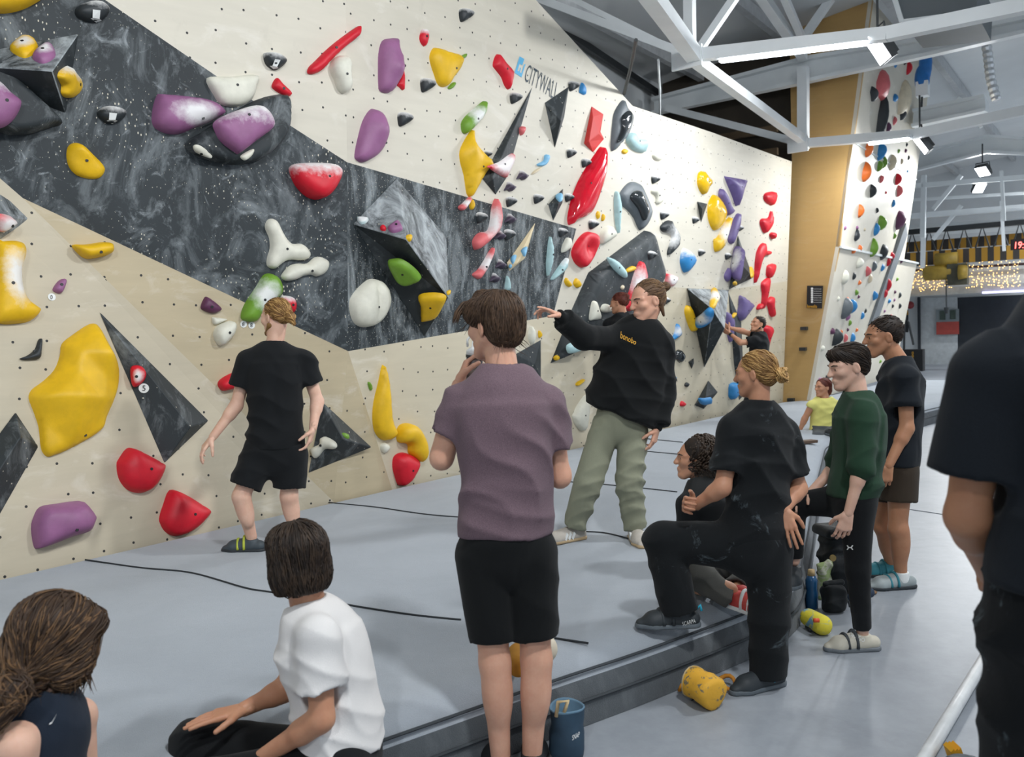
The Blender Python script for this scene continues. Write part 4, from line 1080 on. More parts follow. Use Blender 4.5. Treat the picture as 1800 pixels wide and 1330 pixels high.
for lab, pts in (('topmost red hold in the right hand red column', [(1420, 600), (1440, 575), (1500, 570), (1500, 620), (1480, 670), (1430, 640)]),
                 ('red horned hold, second in the right hand red column', [(1393, 800), (1405, 765), (1450, 760), (1470, 708), (1478, 760), (1470, 820), (1425, 873)]),
                 ('smallest red hold under the red horned hold', [(1462, 885), (1475, 865), (1495, 870), (1492, 905), (1478, 915)]),
                 ('tall forked red hold like a chilli', [(1350, 1200), (1360, 1050), (1375, 990), (1400, 950), (1425, 945), (1430, 1000), (1465, 1000), (1460, 1030), (1420, 1040), (1395, 1080), (1380, 1150), (1355, 1235)]),
                 ('red drop hold right of the forked red hold', [(1440, 1130), (1450, 1105), (1495, 1095), (1490, 1150), (1465, 1200), (1440, 1180)])):
    H(lab, 'red', '5', pts, .08)
for lab, pts in (('long thin red hold above the far climber', [(905, 200), (935, 160), (975, 145), (965, 250), (940, 370), (920, 425), (910, 380), (915, 280)]),
                 ('tiny red hold left of the far climber head', [(865, 420), (880, 385), (903, 375), (895, 415), (875, 432)]),
                 ('twisted red hold just above the far climber head', [(955, 360), (985, 315), (1012, 320), (1010, 390), (1022, 460), (1010, 497), (985, 480), (970, 420)]),
                 ('curved red hold behind the far climber back', [(930, 600), (960, 570), (1000, 590), (1000, 640), (975, 700), (950, 790), (928, 780), (950, 690)])):
    H(lab, 'red', '11', pts, .08)
H('violet slab hold on the black tetrahedron', 'violet', '5', [(1185, 1120), (1205, 1020), (1230, 965), (1285, 1000), (1280, 1080), (1260, 1200), (1230, 1215), (1190, 1190)], .08, 'mid')
H('small yellow hold at the foot of the black tetrahedron', 'yellow', '5', [(1195, 1235), (1215, 1220), (1225, 1235), (1205, 1252)], .03)
H('thin yellow edge hold on the side of the black tetrahedron', 'yellow', '5', [(1318, 1115), (1328, 1120), (1343, 1188), (1328, 1192)], .04)
H('small violet drop hold left of the black tetrahedron', 'violet', '5', [(1132, 1180), (1150, 1140), (1165, 1125), (1173, 1170), (1160, 1222), (1140, 1215)], .06)
H('violet kite hold above the far climber arms', 'violet', '11', [(720, 300), (830, 385), (815, 420), (730, 530), (695, 480), (705, 390)], .10)
H('yellow banana hold left of the big black pyramid', 'yellow', '11', [(218, 440), (235, 390), (260, 410), (295, 500), (317, 590), (300, 625), (270, 610), (235, 520)], .09)
H('blue hooked hold beside the black hoodie shoulder', 'blue', '11', [(105, 690), (130, 630), (140, 570), (155, 558), (180, 620), (178, 660), (140, 690), (110, 705)], .06, 'mid')
H('blue half-moon hold on the big black pyramid', 'blue', '11', [(308, 515), (370, 470), (440, 408), (480, 430), (485, 480), (460, 540), (400, 585), (350, 585), (320, 560)], .09, 'mid')
H('yellow slab hold on top of the big black pyramid', 'yellow', '11', [(445, 370), (460, 300), (460, 250), (490, 250), (535, 330), (515, 370), (495, 415), (455, 410)], .06, 'mid')
H('long violet hold behind the far climber hands', 'violet', '11', [(590, 460), (620, 460), (655, 520), (655, 580), (640, 700), (620, 720), (600, 640), (588, 550)], .07)
H('small yellow hold above the far climber arms', 'yellow', '11', [(645, 490), (660, 460), (678, 460), (670, 490), (650, 510)], .04)
H('glossy black oval hold right of the black hoodie', 'black', '11', [(133, 840), (145, 800), (175, 790), (207, 830), (205, 870), (180, 905), (145, 880)], .07, gloss=True)
H('tiny dark square hold low on the wall', 'black', '11', [(220, 1100), (235, 1083), (253, 1095), (240, 1125), (222, 1118)], .04)
H('small red drop hold near the foot of the wall', 'red', '11', [(180, 1270), (195, 1250), (220, 1275), (205, 1300), (180, 1295)], .05)
H('blue oval hold low beside the kneeling woman head', 'blue', '11', [(615, 1170), (620, 1110), (650, 1085), (690, 1095), (693, 1160), (680, 1215), (645, 1240), (618, 1215)], .09)
H('tiny blue hold at the edge of the black hoodie sleeve', 'blue', '11', [(118, 1030), (130, 1032), (146, 1040), (126, 1054)], .03)
H('blue bar hold on the black square volume', 'blue', '11', [(342, 1228), (400, 1224), (460, 1218), (455, 1262), (430, 1275), (370, 1280)], .05)
H('small yellow wooden rung under the black shield', 'yellow', '15', [(395, 870), (445, 840), (446, 856), (400, 892)], .05)
H('large cream drop hold behind the pointing man hip', 'cream', '15', [(375, 1100), (400, 1040), (460, 960), (480, 1010), (460, 1200), (430, 1230), (385, 1180), (365, 1120)], .10)
H('cream leaf hold beside the mauve shirted man head', 'cream', '4', [(612, 1110), (630, 1050), (650, 1080), (657, 1120), (640, 1185), (620, 1160)], .06)
H('tiny yellow hold beside the cream leaf hold', 'yellow', '4', [(688, 1090), (700, 1085), (713, 1115), (700, 1137), (690, 1130)], .03)
H('chalk smothered pink hold on the left edge volume', 'pink', '7', [(-20, 178), (60, 185), (95, 220), (60, 245), (0, 285), (-30, 270)], .06, 'full')
H('large yellow hook hold cut by the left edge', 'yellow', '7', [(-60, 380), (0, 360), (75, 355), (140, 375), (163, 420), (160, 470), (140, 540), (138, 640), (170, 740), (230, 790), (262, 820), (235, 865), (170, 900), (60, 912), (0, 908), (-60, 880)], .12, 'mid', bolt=(32, 655))
H('small purple crimp with chalk halo and number tag', 'purple', '7', [(350, 680), (380, 630), (415, 608), (437, 620), (430, 660), (405, 705), (370, 700)], .05)
H('yellow ledge hold just under the dark band', 'yellow', '7', [(478, 390), (500, 378), (570, 378), (680, 362), (735, 370), (750, 395), (745, 430), (700, 455), (600, 475), (550, 465), (510, 430)], .12, bolt=(642, 430))
H('small black claw hold on the left plywood', 'black', '7', [(130, 1140), (180, 1120), (230, 1080), (255, 1015), (275, 1015), (272, 1080), (260, 1140), (200, 1150), (150, 1150)], .05)
H('giant yellow pyramid-faced hold on the left plywood', 'yellow', 'P', [(158, 569), (172, 575), (186, 600), (205, 640), (207, 672), (200, 700), (186, 733), (180, 752), (160, 768), (120, 790), (95, 800), (83, 803), (74, 795), (70, 780), (67, 750), (57, 720), (50, 700), (55, 685), (75, 670), (95, 650), (105, 625), (108, 605), (125, 590)], .07, w=.35, bumps=[(122, 700, -62, .17), (170, 626, -58, .14)], bolt=(142, 762))
H('red half-moon jug, upper of the two low on the left', 'red', '8', [(735, 600), (750, 560), (800, 495), (850, 500), (930, 540), (1010, 585), (1030, 605), (1020, 650), (980, 720), (930, 765), (870, 778), (800, 755), (750, 690)], .13, bolt=(910, 630))
H('red half-moon jug touching the mat', 'red', '8', [(1005, 930), (1030, 850), (1070, 758), (1150, 780), (1250, 840), (1318, 890), (1290, 940), (1230, 1000), (1160, 1040), (1095, 1050), (1040, 1020), (1010, 970)], .13, bolt=(1185, 908))
H('wide purple block hold low on the left', 'purple', '8', [(195, 1000), (210, 930), (250, 865), (350, 845), (480, 827), (520, 840), (583, 920), (575, 970), (540, 1025), (430, 1060), (330, 1100), (240, 1130), (210, 1110)], .14, w=.55, bumps=[(420, 960, 90, .05)], bolt=(425, 1005))
H('small red hold with a chalk stripe on the black spear', 'red', '7', [(870, 1210), (900, 1185), (950, 1195), (977, 1240), (960, 1290), (910, 1330), (880, 1310)], .06, 'mid')
H('small dark purple hold under the dark band', 'maroon', '7', [(1340, 790), (1360, 740), (1380, 727), (1430, 760), (1475, 805), (1455, 830), (1410, 838), (1350, 815)], .06)
H('small white chip hold above the larger white hold', 'cream', '7', [(1415, 868), (1440, 865), (1510, 875), (1500, 890), (1430, 915)], .04)
H('white broken-edged hold with a chalk smear', 'cream', '7', [(1423, 970), (1450, 920), (1520, 890), (1560, 895), (1570, 930), (1550, 985), (1480, 1055), (1440, 1030)], .10)
H('red oval hold behind the walking man arm', 'red', '8', [(1375, 95), (1390, 60), (1460, 20), (1515, 15), (1515, 100), (1450, 125), (1400, 130)], .09)
H('cream three-lobed hold on the dark band', 'cream', '9', [(345, 180), (365, 145), (400, 138), (430, 160), (460, 220), (495, 280), (540, 315), (600, 315), (640, 345), (662, 390), (640, 425), (590, 432), (510, 430), (450, 465), (420, 490), (385, 490), (357, 465), (360, 410), (378, 350), (375, 280), (350, 220)], .08, bolt=(468, 360))
H('cream bone-shaped hold under the three-lobed hold', 'cream', '9', [(458, 550), (475, 515), (520, 470), (580, 455), (640, 455), (690, 415), (735, 408), (785, 435), (788, 480), (760, 525), (710, 548), (670, 535), (610, 545), (560, 570), (490, 577)], .08, bolt=(658, 500))
H('bright green hold with a chalked rim behind the walking man head', 'green', '9', [(170, 820), (200, 740), (280, 620), (330, 540), (380, 525), (430, 550), (460, 610), (455, 670), (400, 720), (330, 790), (280, 860), (230, 870), (180, 855)], .11, 'mid')
H('red hold half hidden by the walking man hair bun', 'red', '9', [(450, 690), (490, 683), (540, 695), (560, 740), (550, 790), (520, 805), (470, 770)], .08, 'top')
H('big cream split oval hold under the wedge volume', 'cream', '9', [(940, 740), (960, 680), (1020, 610), (1085, 565), (1150, 575), (1195, 625), (1213, 690), (1205, 760), (1160, 850), (1090, 900), (1020, 905), (970, 870), (945, 800)], .14, bumps=[(1108, 610 + 40 * i, 26, -.045) for i in range(7)], bolt=(1075, 757))
H('green hold on the dark underside of the wedge volume', 'green', '9', [(1215, 440), (1260, 420), (1320, 425), (1400, 480), (1450, 540), (1440, 570), (1350, 602), (1290, 580), (1250, 520)], .06, w=.5)
H('amber yellow hold on the underside of the wedge volume', 'yellow', '9', [(1430, 690), (1470, 665), (1560, 660), (1620, 675), (1630, 705), (1600, 770), (1560, 830), (1470, 855), (1450, 840), (1448, 750)], .06, w=.5)
H('small purple hold on the wedge volume ridge', 'purple', '9', [(1215, 210), (1240, 180), (1290, 155), (1320, 200), (1310, 225), (1250, 240)], .04)
H('tiny red hold on the wedge volume ridge', 'red', '9', [(1160, 205), (1180, 187), (1203, 200), (1198, 225), (1170, 222)], .03)
H('tiny yellow hold on the wedge volume ridge', 'yellow', '9', [(1345, 260), (1365, 250), (1378, 275), (1370, 303), (1350, 285)], .03)
H('tiny chalked mint hold at the corner of the wedge volume', 'teal', '9', [(995, 135), (1040, 130), (1080, 140), (1060, 170), (1020, 175)], .03, 'full')
H('tiny yellow hold at the lower tip of the wedge volume', 'yellow', '9', [(1632, 655), (1650, 643), (1655, 670), (1640, 680)], .02)
H('cream hourglass pinch on the black pyramid near the walking man', 'cream', '10', [(587, 790), (600, 775), (630, 760), (635, 735), (660, 725), (705, 750), (712, 775), (690, 785), (655, 785), (630, 815), (605, 828)], .06)
H('tiny green hold left of the yellow flame hold', 'green', '10', [(857, 470), (866, 465), (876, 490), (868, 505)], .03)
H('tiny green hold on the black pyramid ridge', 'green', '10', [(735, 708), (760, 715), (768, 735), (750, 730)], .02)
H('tall yellow flame-shaped hold with scuff marks', 'yellow', '10', [(925, 380), (945, 440), (955, 520), (965, 640), (985, 690), (988, 715), (955, 740), (920, 738), (890, 700), (880, 640), (885, 560), (905, 470)], .10, bolt=False)
H('yellow horn-shaped hold beside the yellow flame hold', 'yellow', '10', [(995, 700), (1010, 668), (1050, 660), (1085, 680), (1115, 740), (1122, 800), (1100, 845), (1075, 830), (1050, 800), (1045, 760), (1000, 750)], .14, bolt=False)
H('red rounded hold under the yellow horn hold', 'red', '10', [(975, 860), (985, 815), (1030, 800), (1085, 830), (1087, 860), (1070, 900), (1040, 945), (1005, 958), (985, 910)], .13)
H('small white hold below the yellow flame hold', 'cream', '10', [(918, 765), (935, 752), (958, 765), (955, 785), (935, 803), (920, 790)], .05)
# black rounded holds with a white direction arrow
for lab, crop, pts, arrow, hh in (('black rounded hold with white arrow at the top edge', '14', [(870, 140), (905, 75), (985, 35), (1100, 10), (1200, 30), (1270, 100), (1265, 165), (1200, 230), (1120, 265), (1000, 255), (905, 205)], [(1085, 110), (1175, 120), (1165, 220), (1190, 240), (1125, 265), (1060, 215), (1083, 208)], .09),
                                  ('black rounded hold with white arrow on the dark band', '1', [(565, 668), (585, 635), (640, 618), (700, 630), (735, 655), (725, 685), (690, 715), (640, 725), (600, 710)], [(640, 658), (685, 662), (675, 700), (687, 706), (655, 725), (622, 705), (637, 700)], .08),
                                  ('black rounded hold with white arrow on the upper plywood', '1', [(1538, 320), (1560, 306), (1620, 312), (1665, 345), (1662, 375), (1620, 408), (1590, 408), (1550, 375)], [(1608, 345), (1640, 350), (1620, 390), (1628, 398), (1598, 404), (1576, 385), (1592, 384)], .08)):
    o = H(lab, 'black', crop, pts, hh, 'top', bolt=False, bvh=True)
    b = BVHS[-1]
    def amap(x, y, b=b):
        r = cast(x, y, [b]); return r[0] if r else surf(x, y)[0]
    q = [amap(*v) for v in cp(crop, arrow)]
    q = [v + (CAM - v).normalized() * .012 for v in q]
    mesh_obj('arrow_tag', q, [tuple(range(len(q)))], M_white_print, o)
# small black jib holds, each with a chalked nose
JIBS = [(818.5, 26, 24, 'near the top edge of the plywood'), (751, 149, 25, 'left of the yellow heart hold'), (711, 209, 25, 'right of the purple egg hold'), (906, 172, 20, 'under the red leaf hold'),
        (1008, 151, 18, 'at the tip of the black kite'), (1004, 269, 16, 'below the black kite'), (1030, 286, 16, 'touching the red surfboard hold'), (946, 349, 17, 'left of the small black diamond'), (898, 354, 18, 'under the long black spike'),
        (1000, 347, 15, 'between the small diamond and the surfboard hold'), (1152, 315, 15, 'above the cream bone pinch'), (1167.5, 378, 15, 'above the curved black hold'), (1043, 394, 17, 'under the small yellow ovals'),
        (857, 271, 12, 'behind the twisted yellow hold'), (989, 408, 16, 'at the right end of the dark band'), (1222.6, 386.5, 12, 'left of the large yellow oval'), (1301, 401, 11, 'right of the violet stick'), (1233, 443.6, 12, 'above the big black pyramid, left one'),
        (1280, 450, 12, 'left of the black tetrahedron'), (1146, 448, 15, 'on the right edge of the black shield'), (846, 382, 19, 'beside the small yellow drop hold'), (895, 412, 19, 'on the dark band under the plum hold'), (1172, 528, 12, 'behind the pointing man bun'), (1055, 323, 6, 'just right of the surfboard hold')]
for x, y, w_, where in JIBS:
    k = w_ / 20
    H('small black chalk-nosed foothold ' + where, 'black', 'P', [(x - 9 * k, y - 8 * k), (x + 2 * k, y - 9 * k), (x + 10 * k, y - 2 * k), (x + 6 * k, y + 4 * k), (x - 6 * k, y + 11 * k), (x - 9.5 * k, y + 5 * k)], .05 * max(k, .6), 'top', bolt=False, bumps=[(x + 2 * k, y - 1 * k, 5 * k, .03)])
PLUM = [(916, 308, 20, 'upper of the two beside the long spike'), (894, 328, 20, 'lower of the two beside the long spike'), (895, 384, 20, 'top right on the dark band'), (877, 413, 19, 'touching the red bent hold'), (878, 464, 19, 'left of the wooden spear foot'), (868, 488, 19, 'right above the mauve shirted man head')]
for x, y, w_, where in PLUM:
    k = w_ / 20
    H('small plum three-lobed hold ' + where, 'plum', 'P', [(x - 9 * k, y + 7 * k), (x - 5 * k, y - 1 * k), (x - 2 * k, y - 9 * k), (x + 3 * k, y - 4 * k), (x + 10 * k, y), (x + 7 * k, y + 5 * k), (x + 1 * k, y + 9 * k), (x - 4 * k, y + 5 * k)], .06, 'top', bumps=[(x, y, 4 * k, .02)], bolt=(x, y))
# numbered grade tags
for x, y, r, s, lab in ((253, 682, 8.5, '5', 'round white tag reading 5 on the black spear volume'), (427.8, 569.5, 6, '8', 'left round white tag reading 8 under the green hold'), (442, 571.5, 6, '8', 'right round white tag reading 8 under the green hold'), (90.5, 522, 6.5, '0', 'round white tag below the small purple crimp')):
    p0, n = surf(x, y)
    R_ = r / FPX * (p0 - CAM).dot(FWD)
    tg = MB().tube([p0 + n * .001, p0 + n * .006], R_, 20).build('grade_tag', M_white_print)
    tag(tg, lab, 'tag')
    decal('lettering', s, [(x - r * .33, y + r * .55), (x + r * .33, y + r * .55), (x + r * .33, y - r * .55), (x - r * .33, y - r * .55)], lambda a_, b_: on_plane(a_, b_, p0 + n * .008, n), M_bolt, tg, .002)

# ---- holds on the far lead wall
LEAD = [(1547, 150, 26, 60, 'pink'), (1586, 175, 30, 76, 'tan'), (1533, 171, 8, 12, 'orange'), (1533, 165, 20, 26, 'black'), (1545, 205, 10, 80, 'black'), (1524, 262, 16, 26, 'orange'), (1519, 303, 16, 30, 'orange'), (1545, 265, 9, 32, 'blue'),
        (1544, 291, 7, 20, 'green'), (1552, 286, 6, 18, 'green'), (1566, 286, 16, 24, 'tan'), (1531, 335, 9, 24, 'black'), (1510, 370, 6, 22, 'orange'), (1578, 385, 14, 34, 'maroon'), (1546, 391, 10, 30, 'green'), (1538, 403, 9, 20, 'blue'), (1504, 414, 14, 18, 'black'),
        (1532, 436, 10, 28, 'green'), (1550, 442, 14, 26, 'black'), (1499, 441, 8, 12, 'orange'), (1510, 436, 6, 14, 'orange'), (1509, 462, 12, 22, 'cream'), (1524, 476, 14, 18, 'pink'), (1535, 468, 10, 16, 'grey'), (1550, 470, 9, 12, 'blue'), (1483, 488, 12, 22, 'cream'), (1500, 485, 8, 12, 'black'),
        (1528, 490, 10, 14, 'tan'), (1536, 519, 8, 18, 'blue'), (1497, 537, 14, 24, 'blue'), (1483, 540, 9, 40, 'grey'), (1489, 556, 14, 14, 'purple'), (1489, 526, 8, 10, 'orange'), (1473, 525, 8, 8, 'cream'), (1493, 567, 10, 10, 'green'), (1462, 582, 9, 14, 'maroon'), (1467, 592, 10, 36, 'black'), (1478, 583, 8, 9, 'orange'),
        (1485, 594, 9, 14, 'pink'), (1497, 594, 13, 16, 'blue'), (1445, 612, 12, 10, 'cream'), (1440, 668, 16, 12, 'purple'), (1452, 665, 6, 14, 'black'), (1556, 500, 7, 26, 'red'), (1551, 515, 6, 22, 'red'), (1566, 450, 5, 16, 'red'), (1560, 460, 5, 14, 'red'), (1548, 314, 10, 14, 'pink'), (1575, 315, 5, 24, 'red'), (1578, 335, 6, 22, 'pink'),
        (1571, 212, 6, 14, 'pink'), (1595, 120, 8, 20, 'red'), (1590, 105, 8, 16, 'black'), (1584, 200, 12, 22, 'black'), (1592, 185, 10, 20, 'blue'), (1572, 172, 10, 16, 'blue'), (1556, 185, 8, 14, 'purple'), (1560, 225, 9, 16, 'maroon'), (1506, 400, 8, 8, 'purple'), (1485, 400, 8, 8, 'purple')]
def lead_at(x, y):
    r = cast(x, y, LEADB); return r
names = {'tan': 'sand', 'cream': 'cream white', 'maroon': 'dark red'}
cnt = 0
def lead_hold(x, y, w_, h_, colr, label, group=None):
    r = lead_at(x, y)
    if r is None: return
    p0, n = r[0], r[1]; fr = plane_frame(p0, n); inv = fr.inverted()
    n_ = 8; ring = []
    ph = RNG.uniform(0, 6)
    rad = max(w_, h_) / 2 / FPX * (p0 - CAM).dot(FWD)
    asp = min(1.0, 1.7 * w_ / h_) if h_ > w_ else 1.0
    vs = []; fs = []
    for i, (k, z) in enumerate(((1, 0), (.92, .35), (.6, .8), (.25, 1))):
        for j in range(n_):
            a = 2 * math.pi * j / n_ ; rr = rad * k * (1 + .22 * math.sin(2 * a + ph) + .12 * math.sin(3 * a + ph * 2))
            vs.append(fr @ Vector((math.cos(a) * rr * asp, math.sin(a) * rr * (1 if h_ >= w_ * .8 else .7), z * min(rad * .8, .16))))
    vs.append(fr @ Vector((0, 0, min(rad * .85, .17))))
    for i in range(3):
        for j in range(n_):
            fs.append((i * n_ + j, i * n_ + (j + 1) % n_, (i + 1) * n_ + (j + 1) % n_, (i + 1) * n_ + j))
    fs += [(3 * n_ + j, 3 * n_ + (j + 1) % n_, 4 * n_) for j in range(n_)]
    o = mesh_obj('lead_hold', vs, fs, hold_mat(colr), None, True, fr)
    tag(o, label, 'climbing hold', group)
MARKS = {(1547, 150): 'pink oval', (1586, 175): 'tall sand slab', (1545, 205): 'long black bar', (1524, 262): 'upper orange block', (1519, 303): 'lower orange block', (1545, 265): 'blue blade', (1566, 286): 'round sand knob',
         (1578, 385): 'long dark red sausage', (1546, 391): 'upper green leaf', (1532, 436): 'lower green leaf', (1504, 414): 'black wing', (1524, 476): 'pink ball', (1483, 488): 'cream bell', (1497, 537): 'big blue shell', (1483, 540): 'tall grey fin', (1489, 556): 'purple dome', (1467, 592): 'upright black strip', (1497, 594): 'blue sickle', (1440, 668): 'purple dome at the mat'}
def lead_label(x, y, c_):
    (mx, my), nm = min(MARKS.items(), key=lambda q: (q[0][0] - x) ** 2 + (q[0][1] - y) ** 2)
    dx, dy = x - mx, y - my
    far = '' if math.hypot(dx, dy) < 26 else 'well '
    w = ('right of' if dx > 0 else 'left of') if abs(dx) > abs(dy) else ('below' if dy > 0 else 'above')
    return 'small %s hold %s%s the %s on the lead wall' % (names.get(c_, c_), far, w, nm)
for x, y, w_, h_, c_ in LEAD:
    if (x, y) in MARKS: lead_hold(x, y, w_, h_, c_, MARKS[(x, y)] + ' hold on the far lead wall', 'holds on the far lead wall')
    else: lead_hold(x, y, w_, h_, c_, lead_label(x, y, c_), 'holds on the far lead wall')
LAB_ = {lead_label(q[0], q[1], q[4]) for q in LEAD}
used_ = [(q[0], q[1], max(q[2], q[3])) for q in LEAD]
n_ = 0
seen_ = set()
while n_ < 240:
    n_ += 1
    y = RNG.uniform(95, 640)
    xl = 1424 + (704 - y) / 704 * 115 + 34; xr = 1606 - max(0, y - 150) * .06
    x = xl + (xr - xl) * RNG.uniform(0, 1) ** .6
    if 405 < y < 580 and abs(x - (1590 - (y - 402) * .348)) < 13: continue
    if any((x - q[0]) ** 2 + (y - q[1]) ** 2 < (q[2] * .6 + 4) ** 2 for q in used_): continue
    c_ = RNG.choice(['black', 'black', 'blue', 'maroon', 'purple', 'green', 'grey', 'red', 'tan', 'orange'])
    s_ = RNG.uniform(4, 9)
    lb_ = lead_label(x, y, c_)
    if lb_ in seen_ or lb_ in LAB_: continue
    seen_.add(lb_); used_.append((x, y, s_))
    lead_hold(x, y, s_ * .8, s_ * 1.3, c_, lead_label(x, y, c_), 'holds on the far lead wall')
# ================================================================== people: implicit-surface modelling
def A3(v): return np.array((v[0], v[1], v[2]), float)
def nrm(v):
    v = A3(v); return v / (np.linalg.norm(v) + 1e-12)
# a primitive is (kind, data, lo, hi); evaluated on point arrays (..., 3)
def cone(a, b, ra, rb=None, dep=None, asp=1.0, cut=False, cut0=False):
    """tapered capsule a->b; dep/asp squash the section along dep; cut: flat end at b, cut0: flat end at a"""
    a, b = A3(a), A3(b); rb = ra if rb is None else rb
    m = max(ra, rb) * max(1, asp)
    return ('cone', (a, b, ra, rb, None if dep is None else nrm(dep), asp, cut, cut0), np.minimum(a, b) - m, np.maximum(a, b) + m)
def ell(c, X, Y, Z, rx, ry, rz):
    c = A3(c); R = np.stack([nrm(X), nrm(Y), nrm(Z)]); m = max(rx, ry, rz)
    return ('ell', (c, R, np.array((rx, ry, rz))), c - m, c + m)
def pbox(c, X, Y, Z, hx, hy, hz, r=0.01):
    c = A3(c); R = np.stack([nrm(X), nrm(Y), nrm(Z)]); m = math.sqrt(hx * hx + hy * hy + hz * hz) + r
    return ('box', (c, R, np.array((hx, hy, hz)), r), c - m, c + m)
def clip(pr, p, n):
    return ('clip', (pr, A3(p), nrm(n)), pr[2], pr[3])
def ev(pr, P):
    k, d = pr[0], pr[1]
    if k == 'clip': return np.maximum(ev(d[0], P), (P - d[1]) @ d[2])
    if k == 'cone':
        a, b, ra, rb, dep, asp, cut, cut0 = d
        ab = b - a; L2 = ab @ ab + 1e-12
        q = P - a
        if dep is not None:
            dd = dep - ab * ((dep @ ab) / L2); dd = dd / (np.linalg.norm(dd) + 1e-9)
            q = q + (q @ dd)[..., None] * dd * (1 / asp - 1)
        t = (q @ ab) / L2
        tc = np.clip(t, 0, 1)
        r = np.linalg.norm(q - tc[..., None] * ab, axis=-1) - (ra + (rb - ra) * tc)
        if dep is not None: r = r * min(1, asp)
        L = math.sqrt(L2)
        if cut: r = np.maximum(r, (t - 1) * L)
        if cut0: r = np.maximum(r, -t * L)
        return r
    if k == 'ell':
        c, R, rad = d
        q = (P - c) @ R.T
        k0 = np.linalg.norm(q / rad, axis=-1); k1 = np.linalg.norm(q / (rad * rad), axis=-1) + 1e-9
        return k0 * (k0 - 1) / k1
    if k == 'box':
        c, R, h, r = d
        q = np.abs((P - c) @ R.T) - (h - r)
        return np.linalg.norm(np.maximum(q, 0), axis=-1) + np.minimum(q.max(-1), 0) - r
def smin(a, b, k):
    if k <= 1e-6: return np.minimum(a, b)
    h = np.clip(0.5 + 0.5 * (b - a) / k, 0, 1)
    return b + (a - b) * h - k * h * (1 - h)
def sdf_mesh(ops, res):
    """ops: ('u',prim,k) union, ('s',prim,k) subtract, ('c',point,normal) cut, ('n',fn) displace. returns verts, quads"""
    lo = np.min([o[1][2] for o in ops if o[0] == 'u'], 0) - 3 * res
    hi = np.max([o[1][3] for o in ops if o[0] == 'u'], 0) + 3 * res
    n = np.ceil((hi - lo) / res).astype(int) + 1
    D = np.full(n, 0.5, np.float32)
    ax = [lo[i] + np.arange(n[i]) * res for i in range(3)]
    for o in ops:
        if o[0] in 'us':
            pr, k = o[1], o[2]
            m = k + 3 * res
            i0 = np.maximum(np.floor((pr[2] - m - lo) / res).astype(int), 0); i1 = np.minimum(np.ceil((pr[3] + m - lo) / res).astype(int) + 1, n)
            if np.any(i1 <= i0): continue
            sl = tuple(slice(a, b) for a, b in zip(i0, i1))
            P = np.stack(np.meshgrid(*[ax[i][i0[i]:i1[i]] for i in range(3)], indexing='ij'), -1)
            d = ev(pr, P)
            if o[0] == 'u': D[sl] = smin(D[sl], d, k)
            else: D[sl] = -smin(-D[sl], d, k)
        else:
            P = np.stack(np.meshgrid(*ax, indexing='ij'), -1)
            if o[0] == 'c': D = np.maximum(D, (P - A3(o[1])) @ nrm(o[2])).astype(np.float32)
            else:
                near = np.abs(D) < 0.08
                D[near] += o[1](P[near]).astype(np.float32)
    # surface nets
    S = D < 0
    c = [S[i:n[0] - 1 + i, j:n[1] - 1 + j, k:n[2] - 1 + k] for i in (0, 1) for j in (0, 1) for k in (0, 1)]
    cnt = sum(x.astype(np.int8) for x in c)
    M = (cnt > 0) & (cnt < 8)
    idx = np.argwhere(M)
    if len(idx) == 0: return np.zeros((0, 3)), []
    off = np.array([(i, j, k) for i in (0, 1) for j in (0, 1) for k in (0, 1)])
    vals = np.stack([D[idx[:, 0] + o_[0], idx[:, 1] + o_[1], idx[:, 2] + o_[2]] for o_ in off], 1)
    acc = np.zeros((len(idx), 3)); num = np.zeros(len(idx))
    for a in range(8):
        for b in range(a + 1, 8):
            if np.abs(off[a] - off[b]).sum() != 1: continue
            va, vb = vals[:, a], vals[:, b]
            x = (va < 0) != (vb < 0)
            t = np.where(x, va / np.where(np.abs(va - vb) < 1e-9, 1, va - vb), 0)
            pt = off[a] + (off[b] - off[a]) * t[:, None]
            acc += np.where(x[:, None], pt, 0); num += x
    V = lo + (idx + acc / num[:, None]) * res
    ID = np.full(M.shape, -1, np.int64); ID[M] = np.arange(len(idx))
    F = []
    for axis in range(3):
        u, w = [(1, 2), (2, 0), (0, 1)][axis]
        sl0 = [slice(None)] * 3; sl1 = [slice(None)] * 3
        sl0[axis] = slice(0, n[axis] - 1); sl1[axis] = slice(1, n[axis])
        a, b = S[tuple(sl0)], S[tuple(sl1)]
        e = np.argwhere(a != b)
        e = e[(e[:, u] > 0) & (e[:, w] > 0) & (e[:, u] < n[u] - 1) & (e[:, w] < n[w] - 1)]
        if len(e) == 0: continue
        neg = a[e[:, 0], e[:, 1], e[:, 2]]
        def cell(du, dw):
            q = e.copy(); q[:, u] -= du; q[:, w] -= dw
            return ID[q[:, 0], q[:, 1], q[:, 2]]
        q = np.stack([cell(1, 1), cell(0, 1), cell(0, 0), cell(1, 0)], 1)
        q[~neg] = q[~neg][:, ::-1]
        F.append(q)
    F = np.concatenate(F)
    F = F[(F >= 0).all(1)]
    return V, F
